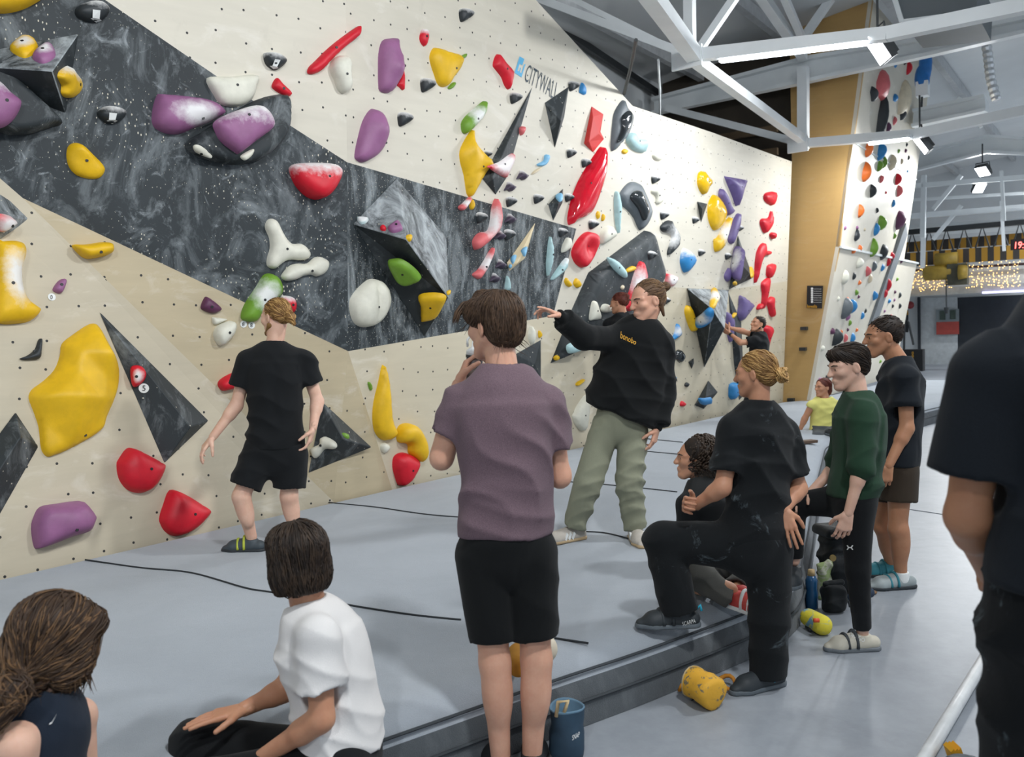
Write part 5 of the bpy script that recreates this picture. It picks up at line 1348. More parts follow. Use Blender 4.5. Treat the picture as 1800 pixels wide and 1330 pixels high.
def np_mesh(name, parts, mat, parent=None, smooth=True, origin=None, mats=None, midx=None):
    """parts: list of (V,F) numpy; builds one mesh"""
    Vs, Fs, o = [], [], 0
    mi = []
    for i, (V, F) in enumerate(parts):
        if len(V) == 0: continue
        Vs.append(V); Fs.append(np.asarray(F) + o); o += len(V)
        mi.append(np.full(len(F), midx[i] if midx else 0))
    V = np.concatenate(Vs)
    me = bpy.data.meshes.new(name)
    org = A3(origin) if origin is not None else np.zeros(3)
    if len({f.shape[1] for f in Fs}) == 1:
        F = np.concatenate(Fs); w = F.shape[1]
        me.vertices.add(len(V)); me.vertices.foreach_set('co', (V - org).astype(np.float32).ravel())
        me.loops.add(F.size); me.loops.foreach_set('vertex_index', F.astype(np.int32).ravel())
        me.polygons.add(len(F)); me.polygons.foreach_set('loop_start', np.arange(0, F.size, w, dtype=np.int32))
        me.polygons.foreach_set('loop_total', np.full(len(F), w, np.int32))
        me.update(calc_edges=True)
    else:
        fl = [tuple(int(x) for x in r) for f in Fs for r in f]
        me.from_pydata([tuple(v) for v in V - org], [], fl); me.update()
    for m in (mats or [mat]): me.materials.append(m)
    if midx: me.polygons.foreach_set('material_index', np.concatenate(mi).astype(np.int32))
    if smooth: me.polygons.foreach_set('use_smooth', np.ones(len(me.polygons), bool))
    me.validate()
    o = bpy.data.objects.new(name, me); link(o)
    if origin is not None: o.location = tuple(org)
    if parent is not None:
        o.parent = parent; o.matrix_parent_inverse = parent_inv(parent)
    return o

# ---- materials of people
def skin_mat(name, c):
    if name in MATS: return MATS[name]
    t = NT(name); c = srgb(c); v = t.coord()
    a = t.noise(v, 14, 4); f = t.noise(v, 120, 3)
    base = t.ramp(a, [(0.3, (c[0] * .94, c[1] * .86, c[2] * .84)), (0.7, tuple(min(1, x * 1.06) for x in c))])
    base = t.mix(0.12, base, t.ramp(f, [(0.3, (c[0] * .8, c[1] * .62, c[2] * .55)), (0.7, c)]))
    t.col(base); t.bump(f, 0.12, 0.002)
    MATS[name] = t.set(0.48, 0, 0.4, **{'Subsurface Weight': 0.12, 'Subsurface Scale': 0.01})
    return MATS[name]
def cloth_mat(name, c, fold=0.5, chalk=0.0, rough=0.9, heather=0.06, fscale=7.0, rot=0.6):
    if name in MATS: return MATS[name]
    t = NT(name); c = srgb(c); v = t.coord()
    f = t.noise(v, 420, 2, 0.7)
    base = t.ramp(f, [(0.3, tuple(x * (1 - heather * 2) for x in c)), (0.7, tuple(min(1, x * (1 + heather * 2)) for x in c))])
    if chalk:
        s = t.noise(v, 6, 6, 0.7, 1.0)
        base = t.mix(t.math('MULTIPLY', t.ramp(s, [(0.60, 0.0), (0.82, 1.0)]), chalk), base, srgb('#9fb0b8'))
    t.col(base)
    w = t.n.new('ShaderNodeTexNoise'); w.noise_type = 'RIDGED_MULTIFRACTAL'
    t.l(t.mapping(v, (1.5, 1.5, .75), rot=(0.25, rot, 0.3)), w.inputs['Vector'])
    w.inputs['Scale'].default_value = fscale * .55; w.inputs['Detail'].default_value = 2.5; w.inputs['Roughness'].default_value = .4
    w.inputs['Distortion'].default_value = .9
    mk = t.ramp(t.noise(v, 3.1, 2), [(0.38, 0.1), (0.66, 1.0)])
    t.bump(t.math('ADD', t.math('MULTIPLY', t.math('MULTIPLY', w.outputs['Fac'], mk), .6), t.math('MULTIPLY', f, .03)), min(1.0, fold * 1.7), 0.06)
    MATS[name] = t.set(rough, 0, 0.2, **{'Sheen Weight': 0.06})
    return MATS[name]
def hair_mat(name, c, c2):
    if name in MATS: return MATS[name]
    t = NT(name); v = t.coord()
    a = t.noise(v, 30, 4, 0.6)
    t.col(t.ramp(a, [(0.3, srgb(c)), (0.75, srgb(c2))]))
    MATS[name] = t.set(0.58, 0, 0.3)
    return MATS[name]
M_eye_white = plain('eye_white', '#b5aca4', 0.3, 0.02)
M_eye_dark = plain('eye_dark', '#2a211c', 0.2, 0.02)
M_lip = plain('lip', '#a5675c', 0.45, 0.05)

# ---- body pieces
class Head:
    def __init__(s, c, fwd, up=(0, 0, 1), k=1.0):
        s.c = A3(c); s.f = nrm(fwd); u = nrm(up)
        s.r = nrm(np.cross(s.f, u)); s.u = np.cross(s.r, s.f); s.k = k
    def p(s, x, y, z): return s.c + (s.r * x + s.f * y + s.u * z) * s.k
    def e(s, x, y, z, rx, ry, rz): return ell(s.p(x, y, z), s.r, s.f, s.u, rx * s.k, ry * s.k, rz * s.k)
    def cn(s, a, b, ra, rb=None): return cone(s.p(*a), s.p(*b), ra * s.k, (ra if rb is None else rb) * s.k)
    def ops(s, neck, male=True, nr=0.056):
        J = 1.0 if male else 0.9
        o = [('u', s.e(0, -.014, .034, .074, .096, .086), .0), ('u', s.e(0, .034, -.012, .058, .062, .088), .03),
             ('u', s.cn((0, .03, -.055), (0, .068, -.096), .042 * J, .021 * J), .03)]
        for x in (-1, 1):
            o += [('u', s.cn((x * .054 * J, -.002, -.045), (x * .022, .066, -.095), .017, .016), .03),
                  ('u', s.e(x * .043, .060, -.016, .022, .024, .020), .025),
                  ('u', s.cn((x * .052, .062, .024), (x * .014, .088, .026), .010, .011), .014)]
        o += [('u', s.cn((0, .089, .022), (0, .113, -.018), .0080, .0105), .010), ('u', s.e(0, .109, -.023, .016, .014, .011), .009),
              ('u', s.e(0, .086, -.060, .024, .016, .016), .015), ('u', s.e(0, .096, -.054, .019, .008, .005), .006), ('u', s.e(0, .093, -.066, .017, .009, .006), .006),
              ('u', s.e(0, .082, -.094, .017, .016, .014), .02)]
        for x in (-1, 1):
            o += [('s', s.e(x * .031, .094, .006, .017, .014, .010), .010)]
            o += [('u', s.e(x * .031, .077, .005, .015, .012, .011), .004)]
            o += [('u', ell(s.p(x * .077, -.010, -.004), s.r * 1 + s.f * x * .35, s.f, s.u + s.f * -.15, .008 * s.k, .019 * s.k, .032 * s.k), .006),
                  ('s', ell(s.p(x * .086, -.006, -.002), s.r, s.f, s.u, .006 * s.k, .009 * s.k, .018 * s.k), .004)]
        o += [('u', cone(s.p(0, -.022, -.05), neck, nr * s.k, (nr + .006) * s.k), .02)]
        return o
    def eyes(s, parent):
        m, d = MB(), MB()
        for x in (-1, 1):
            c = Vector(s.p(x * .031, .0785, .0060)); rr = .0105 * s.k
            m.ball(c, rr, 10, 8)
            d.ball(c + Vector(s.f) * rr * .50, rr * .66, 8, 6)
        m.build('eyes', M_eye_white, parent, True)
        d.build('irises', M_eye_dark, parent, True)
        b = MB()
        for x in (-1, 1):
            b.tube([Vector(s.p(x * .050, .075, .026)), Vector(s.p(x * .034, .094, .031)), Vector(s.p(x * .015, .098, .026))], [.0025 * s.k, .004 * s.k, .003 * s.k], 6)
        return b
def hand_ops(w, d, pn, side, curl=(0.35, 0.45, 0.5, 0.55), k=1.0, thumb=0.5, spread=0.10):
    """w wrist, d direction to the knuckles, pn palm normal (fingers curl towards it), side: thumb side"""
    w = A3(w); d = nrm(d); sd = nrm(A3(side) - d * (A3(side) @ d)); pn = nrm(A3(pn) - d * (A3(pn) @ d) - sd * (A3(pn) @ sd))
    o = []
    kn = []
    for i, x in enumerate((.030, .010, -.011, -.030)):
        L = (.088, .092, .088, .080)[i]
        q = w + d * L * k + sd * x * k
        kn.append(q)
        o.append(('u', cone(w + sd * x * .55 * k + d * .01 * k, q, .0125 * k, .0115 * k, pn, 1.0), .012 * k))
    o.insert(0, ('u', cone(w - d * .02 * k, w + d * .03 * k, .024 * k, .022 * k, pn, .75), .01 * k))
    for i in range(4):
        seg = [(.042, .026, .020), (.046, .030, .021), (.042, .028, .020), (.033, .021, .018)][i]
        a = curl[i]; ang = a * .8; p = kn[i]; r = (.0092, .0095, .009, .008)[i] * k
        fan_ = sd * (1.5 - i) * spread * .6
        for j, L in enumerate(seg):
            dd = nrm(d * math.cos(ang) + pn * math.sin(ang) + fan_)
            q = p + dd * L * k
            o.append(('u', cone(p, q, r, r * .9), .003 * k)); p = q; r *= .9; ang += a * (1.15, .8, .5)[j]
    t0 = w + d * .022 * k + sd * .022 * k; t1 = t0 + nrm(d * .62 + sd * .72 + pn * thumb) * .042 * k
    t2 = t1 + nrm(d * .85 + sd * .35 + pn * (thumb + .2)) * .032 * k; t3 = t2 + nrm(d * .95 + sd * .15 + pn * (thumb + .3)) * .026 * k
    o += [('u', cone(t0, t1, .016 * k, .0125 * k), .012 * k), ('u', cone(t1, t2, .0112 * k, .0102 * k), .004 * k), ('u', cone(t2, t3, .0102 * k, .0085 * k), .003 * k)]
    return o
def limb(a, b, c, r, k=.02, calf=None):
    """two-segment limb with muscle; r = (root, joint, end)"""
    a, b, c = A3(a), A3(b), A3(c)
    o = [('u', cone(a, b, r[0], r[1]), k), ('u', cone(b, c, r[1], r[2]), k)]
    if calf is not None:   # back direction
        back = nrm(calf)
        m = b + (c - b) * .30
        ax = nrm(c - b)
        o.append(('u', ell(m + back * r[1] * .32, ax, back, np.cross(ax, back), .125, r[1] * .92, r[1] * .98), .03))
    return o
def torso_ops(pel, nk, X, Y, g=0.0, k=.05, secs=None, male=True, cut=None, lean=0.0):
    """stack of elliptical sections from pelvis to neck base; g inflates"""
    pel, nk = A3(pel), A3(nk)
    secs = secs or [(0, .150), (.22, .150), (.42, .136), (.64, .150), (.82, .150), (.94, .05)]
    o = []
    ax = nk - pel
    for i, ((f0, r0), (f1, r1)) in enumerate(zip(secs[:-1], secs[1:])):
        b0 = A3(Y) * (-.02 * math.sin(f0 * math.pi)); b1 = A3(Y) * (-.02 * math.sin(f1 * math.pi))
        o.append(('u', cone(pel + ax * f0 + b0, pel + ax * f1 + b1, r0 + g, r1 + g * (1 if i < len(secs) - 2 else .3), Y, .70), k))
    return o
def wr(fr, amp, dir1, seed=0):
    """cloth folds: creased waves whose direction drifts over the garment"""
    d1 = nrm(dir1)
    o1 = nrm(np.cross(d1, (0.31, 0.77, 0.21))); o2 = np.cross(d1, o1)
    def ridge(x): return 1 - 2 * np.abs(np.sin(x * .5)) ** .75
    def f(P):
        a = P @ d1; b = P @ o1; c = P @ o2
        w = np.sin(b * fr * .45 + seed) * 1.6 + np.sin(c * fr * .5 + seed * 2.1) * 1.6 + np.sin(a * fr * .3 + seed * 1.7) * .8
        g = np.clip(0.45 + 0.75 * np.sin(b * fr * .21 + c * fr * .17 + a * fr * .13 + seed * 3), 0, 1)
        g2 = np.clip(0.35 + 0.75 * np.sin(b * fr * .19 - c * fr * .23 + a * fr * .11 + seed * 5), 0, 1)
        k = a * .8 + b * .6
        w2 = np.sin(c * fr * .31 + seed * 4) * 1.7 + np.sin(a * fr * .27 + seed) * 1.2
        return -amp * 1.3 * (ridge(a * fr * 1.5 + w) * g + .8 * ridge(k * fr * 1.8 + w2) * g2)
    return ('n', f)
def tri_tubes(lines, n=4):
    """many thin tapered tubes -> V,F ; lines: list of (pts array, radius)"""
    V, F = [], []; o = 0
    for pts, r in lines:
        m = len(pts)
        d = np.gradient(pts, axis=0); d /= np.linalg.norm(d, axis=1)[:, None] + 1e-9
        x = np.cross(d, (0.13, 0.22, 0.97)); x /= np.linalg.norm(x, axis=1)[:, None] + 1e-9
        y = np.cross(d, x)
        rad = r * np.minimum(1, np.linspace(.6, 3.0, m)) * np.clip(np.linspace(3.0, .15, m), 0, 1)
        for kk in range(n):
            a = 2 * math.pi * kk / n
            V.append(pts + (x * math.cos(a) + y * math.sin(a)) * rad[:, None])
        base = o + np.arange(m - 1)
        for kk in range(n):
            k2 = (kk + 1) % n
            F.append(np.stack([base + kk * m, base + k2 * m, base + k2 * m + 1, base + kk * m + 1], 1))
        o += n * m
    return np.concatenate(V), np.concatenate(F)
def hair_obj(ops, res, mats, parent, flow, n=300, length=.12, rad=.0028, lift=.0015, seed=1, frizz=.0, keep=None, extra=None, stop=None):
    """cap of hair plus strands combed over it along flow(p)"""
    V, F = sdf_mesh(ops, res)
    rg = np.random.default_rng(seed)
    bvh = BVHTree.FromPolygons([tuple(v) for v in V], [tuple(int(i) for i in f) for f in F])
    lines = []
    pick = rg.integers(0, len(V), n * 2)
    for i in pick:
        if len(lines) >= n: break
        p = V[i].copy()
        if keep is not None and not keep(p): continue
        pts = [p]; L = length * rg.uniform(.5, 1.15); st = L / 9; jit = rg.normal(0, 1, 3) * .12; v = None
        for _ in range(9):
            d = flow(p) + jit + (rg.normal(0, 1, 3) * frizz)
            loc, no, ix, ds = bvh.find_nearest(Vector(p))
            no = A3(no)
            d = nrm(d - no * (d @ no) * .9)
            v = d if v is None else nrm(v * .5 + d * .5)
            p = p + v * st
            loc, no, ix, ds = bvh.find_nearest(Vector(p))
            if stop is not None and (p - stop[0]) @ stop[1] > 0: break
            if ds < .02: p = A3(loc) + A3(no) * lift * rg.uniform(.2, 1.6)
            pts.append(p)
        if len(pts) > 3: lines.append((np.array(pts), rad * rg.uniform(.6, 1.4)))
    if extra: lines += extra
    k = [rg.integers(0, len(mats)) for _ in lines]
    parts = [(V, F)]; mi = [0]
    for m in range(len(mats)):
        ll = [l for l, q in zip(lines, k) if q == m]
        if ll: parts.append(tri_tubes(ll)); mi.append(m)
    return np_mesh('hair', parts, mats[0], parent, True, None, mats, mi)
def shoe(parent, ankle, toe, ground, upper, sole, L=.27, W=.048, name='shoe', strap=None, laces=None, mark=None, lift=0.0):
    """ankle joint, toe direction; upper and sole materials"""
    f = nrm((toe[0], toe[1], 0)); up = np.array((0, 0, 1.0)); sd = np.cross(f, up)
    a = A3(ankle); g = np.array((a[0], a[1], ground + lift)); heel = g - f * .055; ball = g + f * (L * .47); tip = g + f * (L - .085)
    z = lambda p, h: p + up * h
    o = [('u', cone(z(heel, .040), z(ball, .034), W * .84, W, up, .95), .02), ('u', cone(z(ball, .030), z(tip, .024), W, W * .62, up, .72), .02),
         ('u', cone(z(g, .045), z(g + f * .0, .085), W * .82, W * .86, None, 1, True), .02), ('u', cone(z(g + f * .05, .06), z(ball, .035), W * .72, W * .7), .03), ('c', z(g, .010), (0, 0, -1))]
    u = np_mesh(name, [sdf_mesh(o, .006)], upper, parent)
    so = [('u', cone(z(heel, .012), z(ball, .012), W * .92, W * 1.06, up, 1), .02), ('u', cone(z(ball, .012), z(tip, .012), W * 1.06, W * .72, up, 1), .02), ('c', z(g, .024), (0, 0, 1)), ('c', z(g, .001), (0, 0, -1))]
    np_mesh('sole', [sdf_mesh(so, .006)], sole, u)
    if strap is not None:
        for q in ((.050, .096), (.095, .078)):
            b = MB(); c = z(g + f * q[0], 0)
            b.tube([Vector(c + sd * math.cos(t) * (W * .98) + up * (.022 + math.sin(t) * (q[1] - .012)) + f * (.012 * math.cos(t))) for t in np.linspace(0, math.pi, 12)], .009, 6)
            b.build('strap', strap, u, True)
    if laces is not None:
        for q in range(4):
            c = z(g + f * (.055 + q * .022), .072 - q * .008); b = MB()
            b.tube([Vector(c + sd * .026 - up * .012), Vector(c + up * .006), Vector(c - sd * .026 - up * .012)], .004, 5)
            b.build('lace', laces, u, True)
    return u
# ================================================================== people
def V(x, y, d): return A3(at(x, y, d))
SK1 = skin_mat('skin_fair', '#d2a38a'); SK2 = skin_mat('skin_warm', '#c08e70'); SK3 = skin_mat('skin_tan', '#b58464'); SK4 = skin_mat('skin_pale', '#d9b29c')
BLACKT = cloth_mat('black_cotton', '#151719', 0.45); BLACKT2 = cloth_mat('black_cotton_chalky', '#16191b', 0.5, 0.5); NAVYT = cloth_mat('dark_navy_cotton', '#181d23', 0.45)
MAUVE = cloth_mat('mauve_jersey', '#6d5a62', 0.5, 0, 0.85, 0.16); WHITET = cloth_mat('white_cotton', '#dcdad8', 0.45, 0, 0.85, 0.02); GREEN = cloth_mat('bottle_green_sweat', '#26402f', 0.5)
OLIVE = cloth_mat('sage_cargo', '#8b8d79', 0.55, 0, 0.8, 0.05, 8.0, 1.2); HOODIE = cloth_mat('black_fleece', '#121415', 0.45); YELLOWT = cloth_mat('pale_yellow_cotton', '#dcd77f', 0.4)
GREYLEG = cloth_mat('grey_leggings', '#4c5053', 0.3); BROWN = cloth_mat('brown_shorts', '#3b3229', 0.35); GREYP = cloth_mat('grey_trousers', '#5b5a56', 0.5); NAVYTOP = cloth_mat('navy_tank', '#1c2532', 0.4)
BLKSHORT = cloth_mat('black_sport_shorts', '#111314', 0.35)

def figure(label, J, skin, g=1.0, res=.011, hands=None, male=True, hres=.005, nr=.054, eyes=False, arms=True, legs='ab', calf=True, hk=1.0, group=None, feet=False, tg=-.03):
    X, Y = J['X'], J['Y']
    o = torso_ops(J['pel'], J['nk'], X, Y, tg)
    for s in 'ab':
        o.append(('u', cone(A3(J['nk']) * .96 + A3(J['pel']) * .04, J['sh' + s], .046, .052), .04))
        o += limb(J['sh' + s], J['el' + s], J['wr' + s], (.050 * g, .040 * g, .027 * g), .02)
        fa = A3(J['el' + s]) * .72 + A3(J['wr' + s]) * .28
        o.append(('u', cone(A3(J['el' + s]) * .95 + A3(J['wr' + s]) * .05, fa, .040 * g, .041 * g), .02))
        if s in legs:
            o.append(('u', cone(J['pel'], J['hip' + s], .09, .078), .05))
            o += limb(J['hip' + s], J['kn' + s], J['an' + s], (.078 * g, .054 * g, .036 * g), .03, -A3(J.get('lf' + s, Y)) if calf else None)
            if feet: o.append(('u', cone(J['an' + s], A3(J['an' + s]) + nrm(J.get('toe' + s, Y)) * .10 + np.array((0, 0, -.04)), .036, .028), .03))
    h = Head(J['head'], J['hf'], J.get('hu', (0, 0, 1)), hk)
    parts = [sdf_mesh(o, res), sdf_mesh(h.ops(A3(J['nk']) + A3((0, 0, .0)), male, nr), hres)]
    for hd in (hands or []):
        parts.append(sdf_mesh(hand_ops(**hd), .0045 if res < .012 else .006))
    lo = min(A3(J['an' + s])[2] for s in 'ab') if legs else A3(J['pel'])[2] - .1
    root = np_mesh('person', parts, skin, None, True, (A3(J['pel'])[0], A3(J['pel'])[1], max(0, lo - .06)))
    tag(root, label, 'person', group)
    root['_h'] = 0; del root['_h']
    b = None
    if eyes:
        b = h.eyes(root)
    return root, h, b
def shirt(root, J, mat, name='t_shirt', hem=.12, sleeve=.55, g=.022, sg=.022, flare=.0, res=.010, wr_amp=.004, wr_dir=(.5, .2, 1), fr=38, secs=None, neck=.075, extra=None, seed=0, sides='ab', hemdir=None, sr=.052, cuff=False):
    pel, nk, Y = A3(J['pel']), A3(J['nk']), J['Y']
    ax = nk - pel
    secs = secs or [(-hem, .152 + flare), (.10, .148 + flare * .7), (.42, .140 + flare * .4), (.64, .150 + flare * .2), (.82, .150), (.94, .05)]
    o = []
    for i, ((f0, r0), (f1, r1)) in enumerate(zip(secs[:-1], secs[1:])):
        b0 = A3(Y) * (-.02 * math.sin(max(0, f0) * math.pi)); b1 = A3(Y) * (-.02 * math.sin(f1 * math.pi))
        last = i == len(secs) - 2
        hp, hn = hemdir if hemdir is not None else (pel - ax * hem, -ax)
        o.append(('u', clip(cone(pel + ax * f0 + b0, pel + ax * f1 + b1, r0 + g, r1 + g * (.3 if last else 1), Y, .72), hp, hn), .045))
    for s in sides:
        sh, el, wr_ = A3(J['sh' + s]), A3(J['el' + s]), A3(J['wr' + s])
        o.append(('u', cone(nk * .965 + pel * .035, sh, .048 + g * .4, .052 + g * .6), .045))
        if sleeve <= 1:
            o.append(('u', cone(sh, sh + (el - sh) * sleeve, sr + sg, sr + sg * 1.25 + .004, None, 1, True), .035))
        else:
            o.append(('u', cone(sh, el, sr + sg, sr + sg * .9), .035))
            e = el + (wr_ - el) * (sleeve - 1)
            o.append(('u', cone(el, e, sr + sg * .9, (sr + sg * .75) if not cuff else (sr + sg * .8), None, 1, True), .03))
            if cuff: 
                d_ = nrm(wr_ - el); o.append(('u', cone(e - d_ * .005, e + d_ * .055, .042, .040, None, 1, True), .012))
    if extra: o += extra
    o.append(wr(fr, wr_amp, wr_dir, seed))
    for s in sides:
        if sleeve <= 1:
            sh, el = A3(J['sh' + s]), A3(J['el' + s]); e = sh + (el - sh) * sleeve; d_ = nrm(el - sh)
            o.append(('s', cone(e - d_ * .03, e + d_ * .03, sr + sg * .9 - .014, sr + sg * 1.25 - .013, None, 1, False, True), .004))
    up = nrm(ax)
    o.append(('s', ell(nk + up * .055 + A3(Y) * .01, np.cross(A3(Y), up), Y, up, neck, neck * .95, .055), .008))
    return np_mesh(name, [sdf_mesh(o, res)], mat, root)
def legwear(root, J, mat, name='trousers', end=1.92, r=(.105, .085, .08), g=0.0, res=.010, wr_amp=.004, fr=45, waist=.16, seed=2, top=.10, legs='ab', cutk=True, k=.04, elastic=False):
    """end <= 1: along the thigh, 1..2 along the shin"""
    pel, nk, Y = A3(J['pel']), A3(J['nk']), J['Y']
    ax = nrm(nk - pel)
    o = [('u', cone(pel - ax * .02, pel + ax * top, .150 + g, waist + g * .5, Y, .74, True), .05), ('u', cone(pel - ax * .05, pel, .13 + g, .15 + g, Y, .8), .05)]
    for s in legs:
        h, kn, an = A3(J['hip' + s]), A3(J['kn' + s]), A3(J['an' + s])
        if end <= 1:
            o.append(('u', cone(h, h + (kn - h) * end, r[0], r[1], None, 1, True), k))
        else:
            o.append(('u', cone(h, kn, r[0], r[1]), k))
            e = kn + (an - kn) * (end - 1)
            o.append(('u', cone(kn, e, r[1], r[2], None, 1, True), k * .6))
    o.append(wr(fr, wr_amp, (.3, .1, 1), seed))
    for s in legs:
        h, kn, an = A3(J['hip' + s]), A3(J['kn' + s]), A3(J['an' + s])
        a_, b_ = (h, kn) if end <= 1 else (kn, an)
        e = a_ + (b_ - a_) * (end if end <= 1 else end - 1); d_ = nrm(b_ - a_); rr = r[1] if end <= 1 else r[2]
        if not elastic: o.append(('s', cone(e - d_ * .03, e + d_ * .03, rr - .022, rr - .018, None, 1, False, True), .004))
    return np_mesh(name, [sdf_mesh(o, res)], mat, root)
def surf_decal(name, body, quad, target, mat, parent, off=.004):
    b = BVHTree.FromPolygons([parent_inv(target).inverted() @ v.co for v in target.data.vertices], [tuple(p.vertices) for p in target.data.polygons])
    def m(x, y):
        r = ray(x, y).normalized(); loc, n, i, d = b.ray_cast(CAM, r)
        return loc if loc is not None else at(x, y, (parent_inv(target).inverted().translation - CAM).dot(FWD))
    return decal(name, body, quad, m, mat, parent, off)
H_BROWN = [hair_mat('hair_dark_brown', '#2b2019', '#4a382c'), hair_mat('hair_mid_brown', '#4a3829', '#6d553f')]
H_BLOND = [hair_mat('hair_dark_blond', '#6b4a2c', '#93703f'), hair_mat('hair_blond_light', '#a07a48', '#c7a269')]
H_LBR = [hair_mat('hair_light_brown', '#4d392a', '#6f543c'), hair_mat('hair_ash_brown', '#6a5138', '#8a6c4c')]
H_MBR = [hair_mat('hair_brown', '#35271d', '#4d3a2b'), hair_mat('hair_brown_b', '#46352a', '#614a36')]
H_BLACK = [hair_mat('hair_black_brown', '#1d1714', '#33281f'), hair_mat('hair_black_soft', '#2a211b', '#453629')]
H_RED = [hair_mat('hair_auburn', '#4a231c', '#6e372a'), hair_mat('hair_auburn_l', '#5c2d22', '#7d4433')]
H_WOMAN = [hair_mat('hair_chestnut', '#2b1f17', '#463427'), hair_mat('hair_chestnut_b', '#33261d', '#523f2e'), hair_mat('hair_chestnut_l', '#54402d', '#77593c')]

# ------------------------------------------------------------ man in the mauve t-shirt (back to the camera)
d = 3.3
J = dict(X=nrm((.96, .28, 0)), Y=nrm((-.28, .96, 0)), pel=V(890, 950, d), nk=V(884, 662, d), head=V(868, 574, d + .02), hf=(-.72, .69, -.05),
         sha=V(810, 710, d), ela=V(776, 806, d + .02), wra=V(806, 676, d + .24), shb=V(962, 710, d + .05), elb=V(984, 838, d + .08), wrb=V(965, 740, d + .34),
         hipa=V(852, 975, d), kna=V(870, 1165, d), ana=V(880, 1330, d + .03), hipb=V(930, 975, d + .02), knb=V(943, 1160, d + .02), anb=V(935, 1330, d + .05))
hw = A3(J['wra'])
P, hd, _ = figure('tall man in a mauve t-shirt and black shorts drinking from a bottle', J, SK1, 1.06, .010, hands=[
    dict(w=hw, d=V(822, 638, d + .28) - hw, pn=(.9, .3, 0), side=(-.1, -.9, .2), curl=(.7, .75, .8, .8), k=1.05), dict(w=J['wrb'], d=(-.3, .4, .3), pn=(-1, 0, 0), side=(0, 0, 1), curl=(.7, .7, .7, .7))], hk=1.06)
sh = shirt(P, J, MAUVE, hem=-.05, sleeve=.60, g=.020, sg=.020, flare=.005, wr_amp=.0055, wr_dir=(.75, .2, .65), fr=34, seed=1.3, sr=.055,
           secs=[(.015, .166), (.14, .156), (.42, .150), (.64, .160), (.82, .164), (.94, .055)])
legwear(P, J, BLKSHORT, 'shorts', .78, (.116, .094, 0), g=.012, waist=.158, wr_amp=.003, top=.09, fr=26, k=.012)
ho = [('u', hd.e(0, -.026, .046, .088, .104, .088), 0), ('u', hd.e(0, -.060, -.010, .078, .062, .075), .03), ('u', hd.e(-.055, .035, .058, .04, .05, .045), .03), ('u', hd.e(.055, .035, .058, .04, .05, .045), .03), ('u', hd.cn((0, .05, .105), (0, .085, .08), .035, .02), .03),
      ('s', hd.e(-.095, .010, -.02, .03, .035, .045), .01), ('s', hd.e(.095, .010, -.02, .03, .035, .045), .01), ('s', hd.e(0, .135, -.03, .08, .06, .085), .015), ('c', hd.p(0, 0, -.072), -hd.u + hd.f * .35)]
crown = hd.p(0, -.05, .13)
def flow(p, hd=hd, c=crown):
    q = p - c; q = q - hd.u * (q @ hd.u); return nrm(q) * .8 - hd.u * .9
hair_obj(ho, .006, H_MBR, P, flow, 1300, .13, .0017, .003, 3, stop=(hd.p(0, 0, -.070), nrm(-hd.u + hd.f * .35)), extra=[(np.array([hd.p(-.03 + .05 * RNG.random(), .07, .10), hd.p(-.05, .10, .09), hd.p(-.075, .11, .06), hd.p(-.09, .11, .03)]) + np.array([RNG.uniform(-.012, .012) for _ in range(3)]), .003) for _ in range(40)])
shoe(P, J['ana'], (-.3, .9), 0.0, plain('shoe_black_mesh', '#1b1d1f', 0.7), plain('shoe_sole_dark', '#101112', 0.6), .28, .05, 'shoe')
shoe(P, J['anb'], (.1, .95), 0.0, plain('shoe_black_mesh', '#1b1d1f', 0.7), plain('shoe_sole_dark', '#101112', 0.6), .28, .05, 'shoe')
# his drinking bottle
bt = tag(empty('drinking_bottle', V(832, 688, d + .31)), 'clear sports bottle with white lid held by the man in mauve', 'bottle')
b0, b1 = Vector(V(832, 688, d + .31)), Vector(V(834, 628, d + .29)); ax = (b1 - b0).normalized()
MB().tube([b0, b0 + ax * .01, b1 - ax * .01, b1], [.03, .036, .036, .032], 20).build('bottle_body', plain('bottle_smoke', '#8f8a88', 0.15, 0.05, 5, **{'Transmission Weight': .4}), bt, True)
MB().tube([b1, b1 + ax * .012], [.037, .037], 20).build('black_band', M_dark_metal, bt, True)
MB().tube([b1 + ax * .012, b1 + ax * .03, b1 + ax * .045, b1 + ax * .07], [.036, .034, .014, .012], 16).build('lid', M_white_print, bt, True)
lp = b1 + ax * .045; vx = Vector(RGT)
MB().tube([lp - vx * .03, lp - vx * .032 + ax * .03, lp - vx * .015 + ax * .05, lp + vx * .0 + ax * .04], .005, 6).build('carry_loop', M_white_print, bt, True)

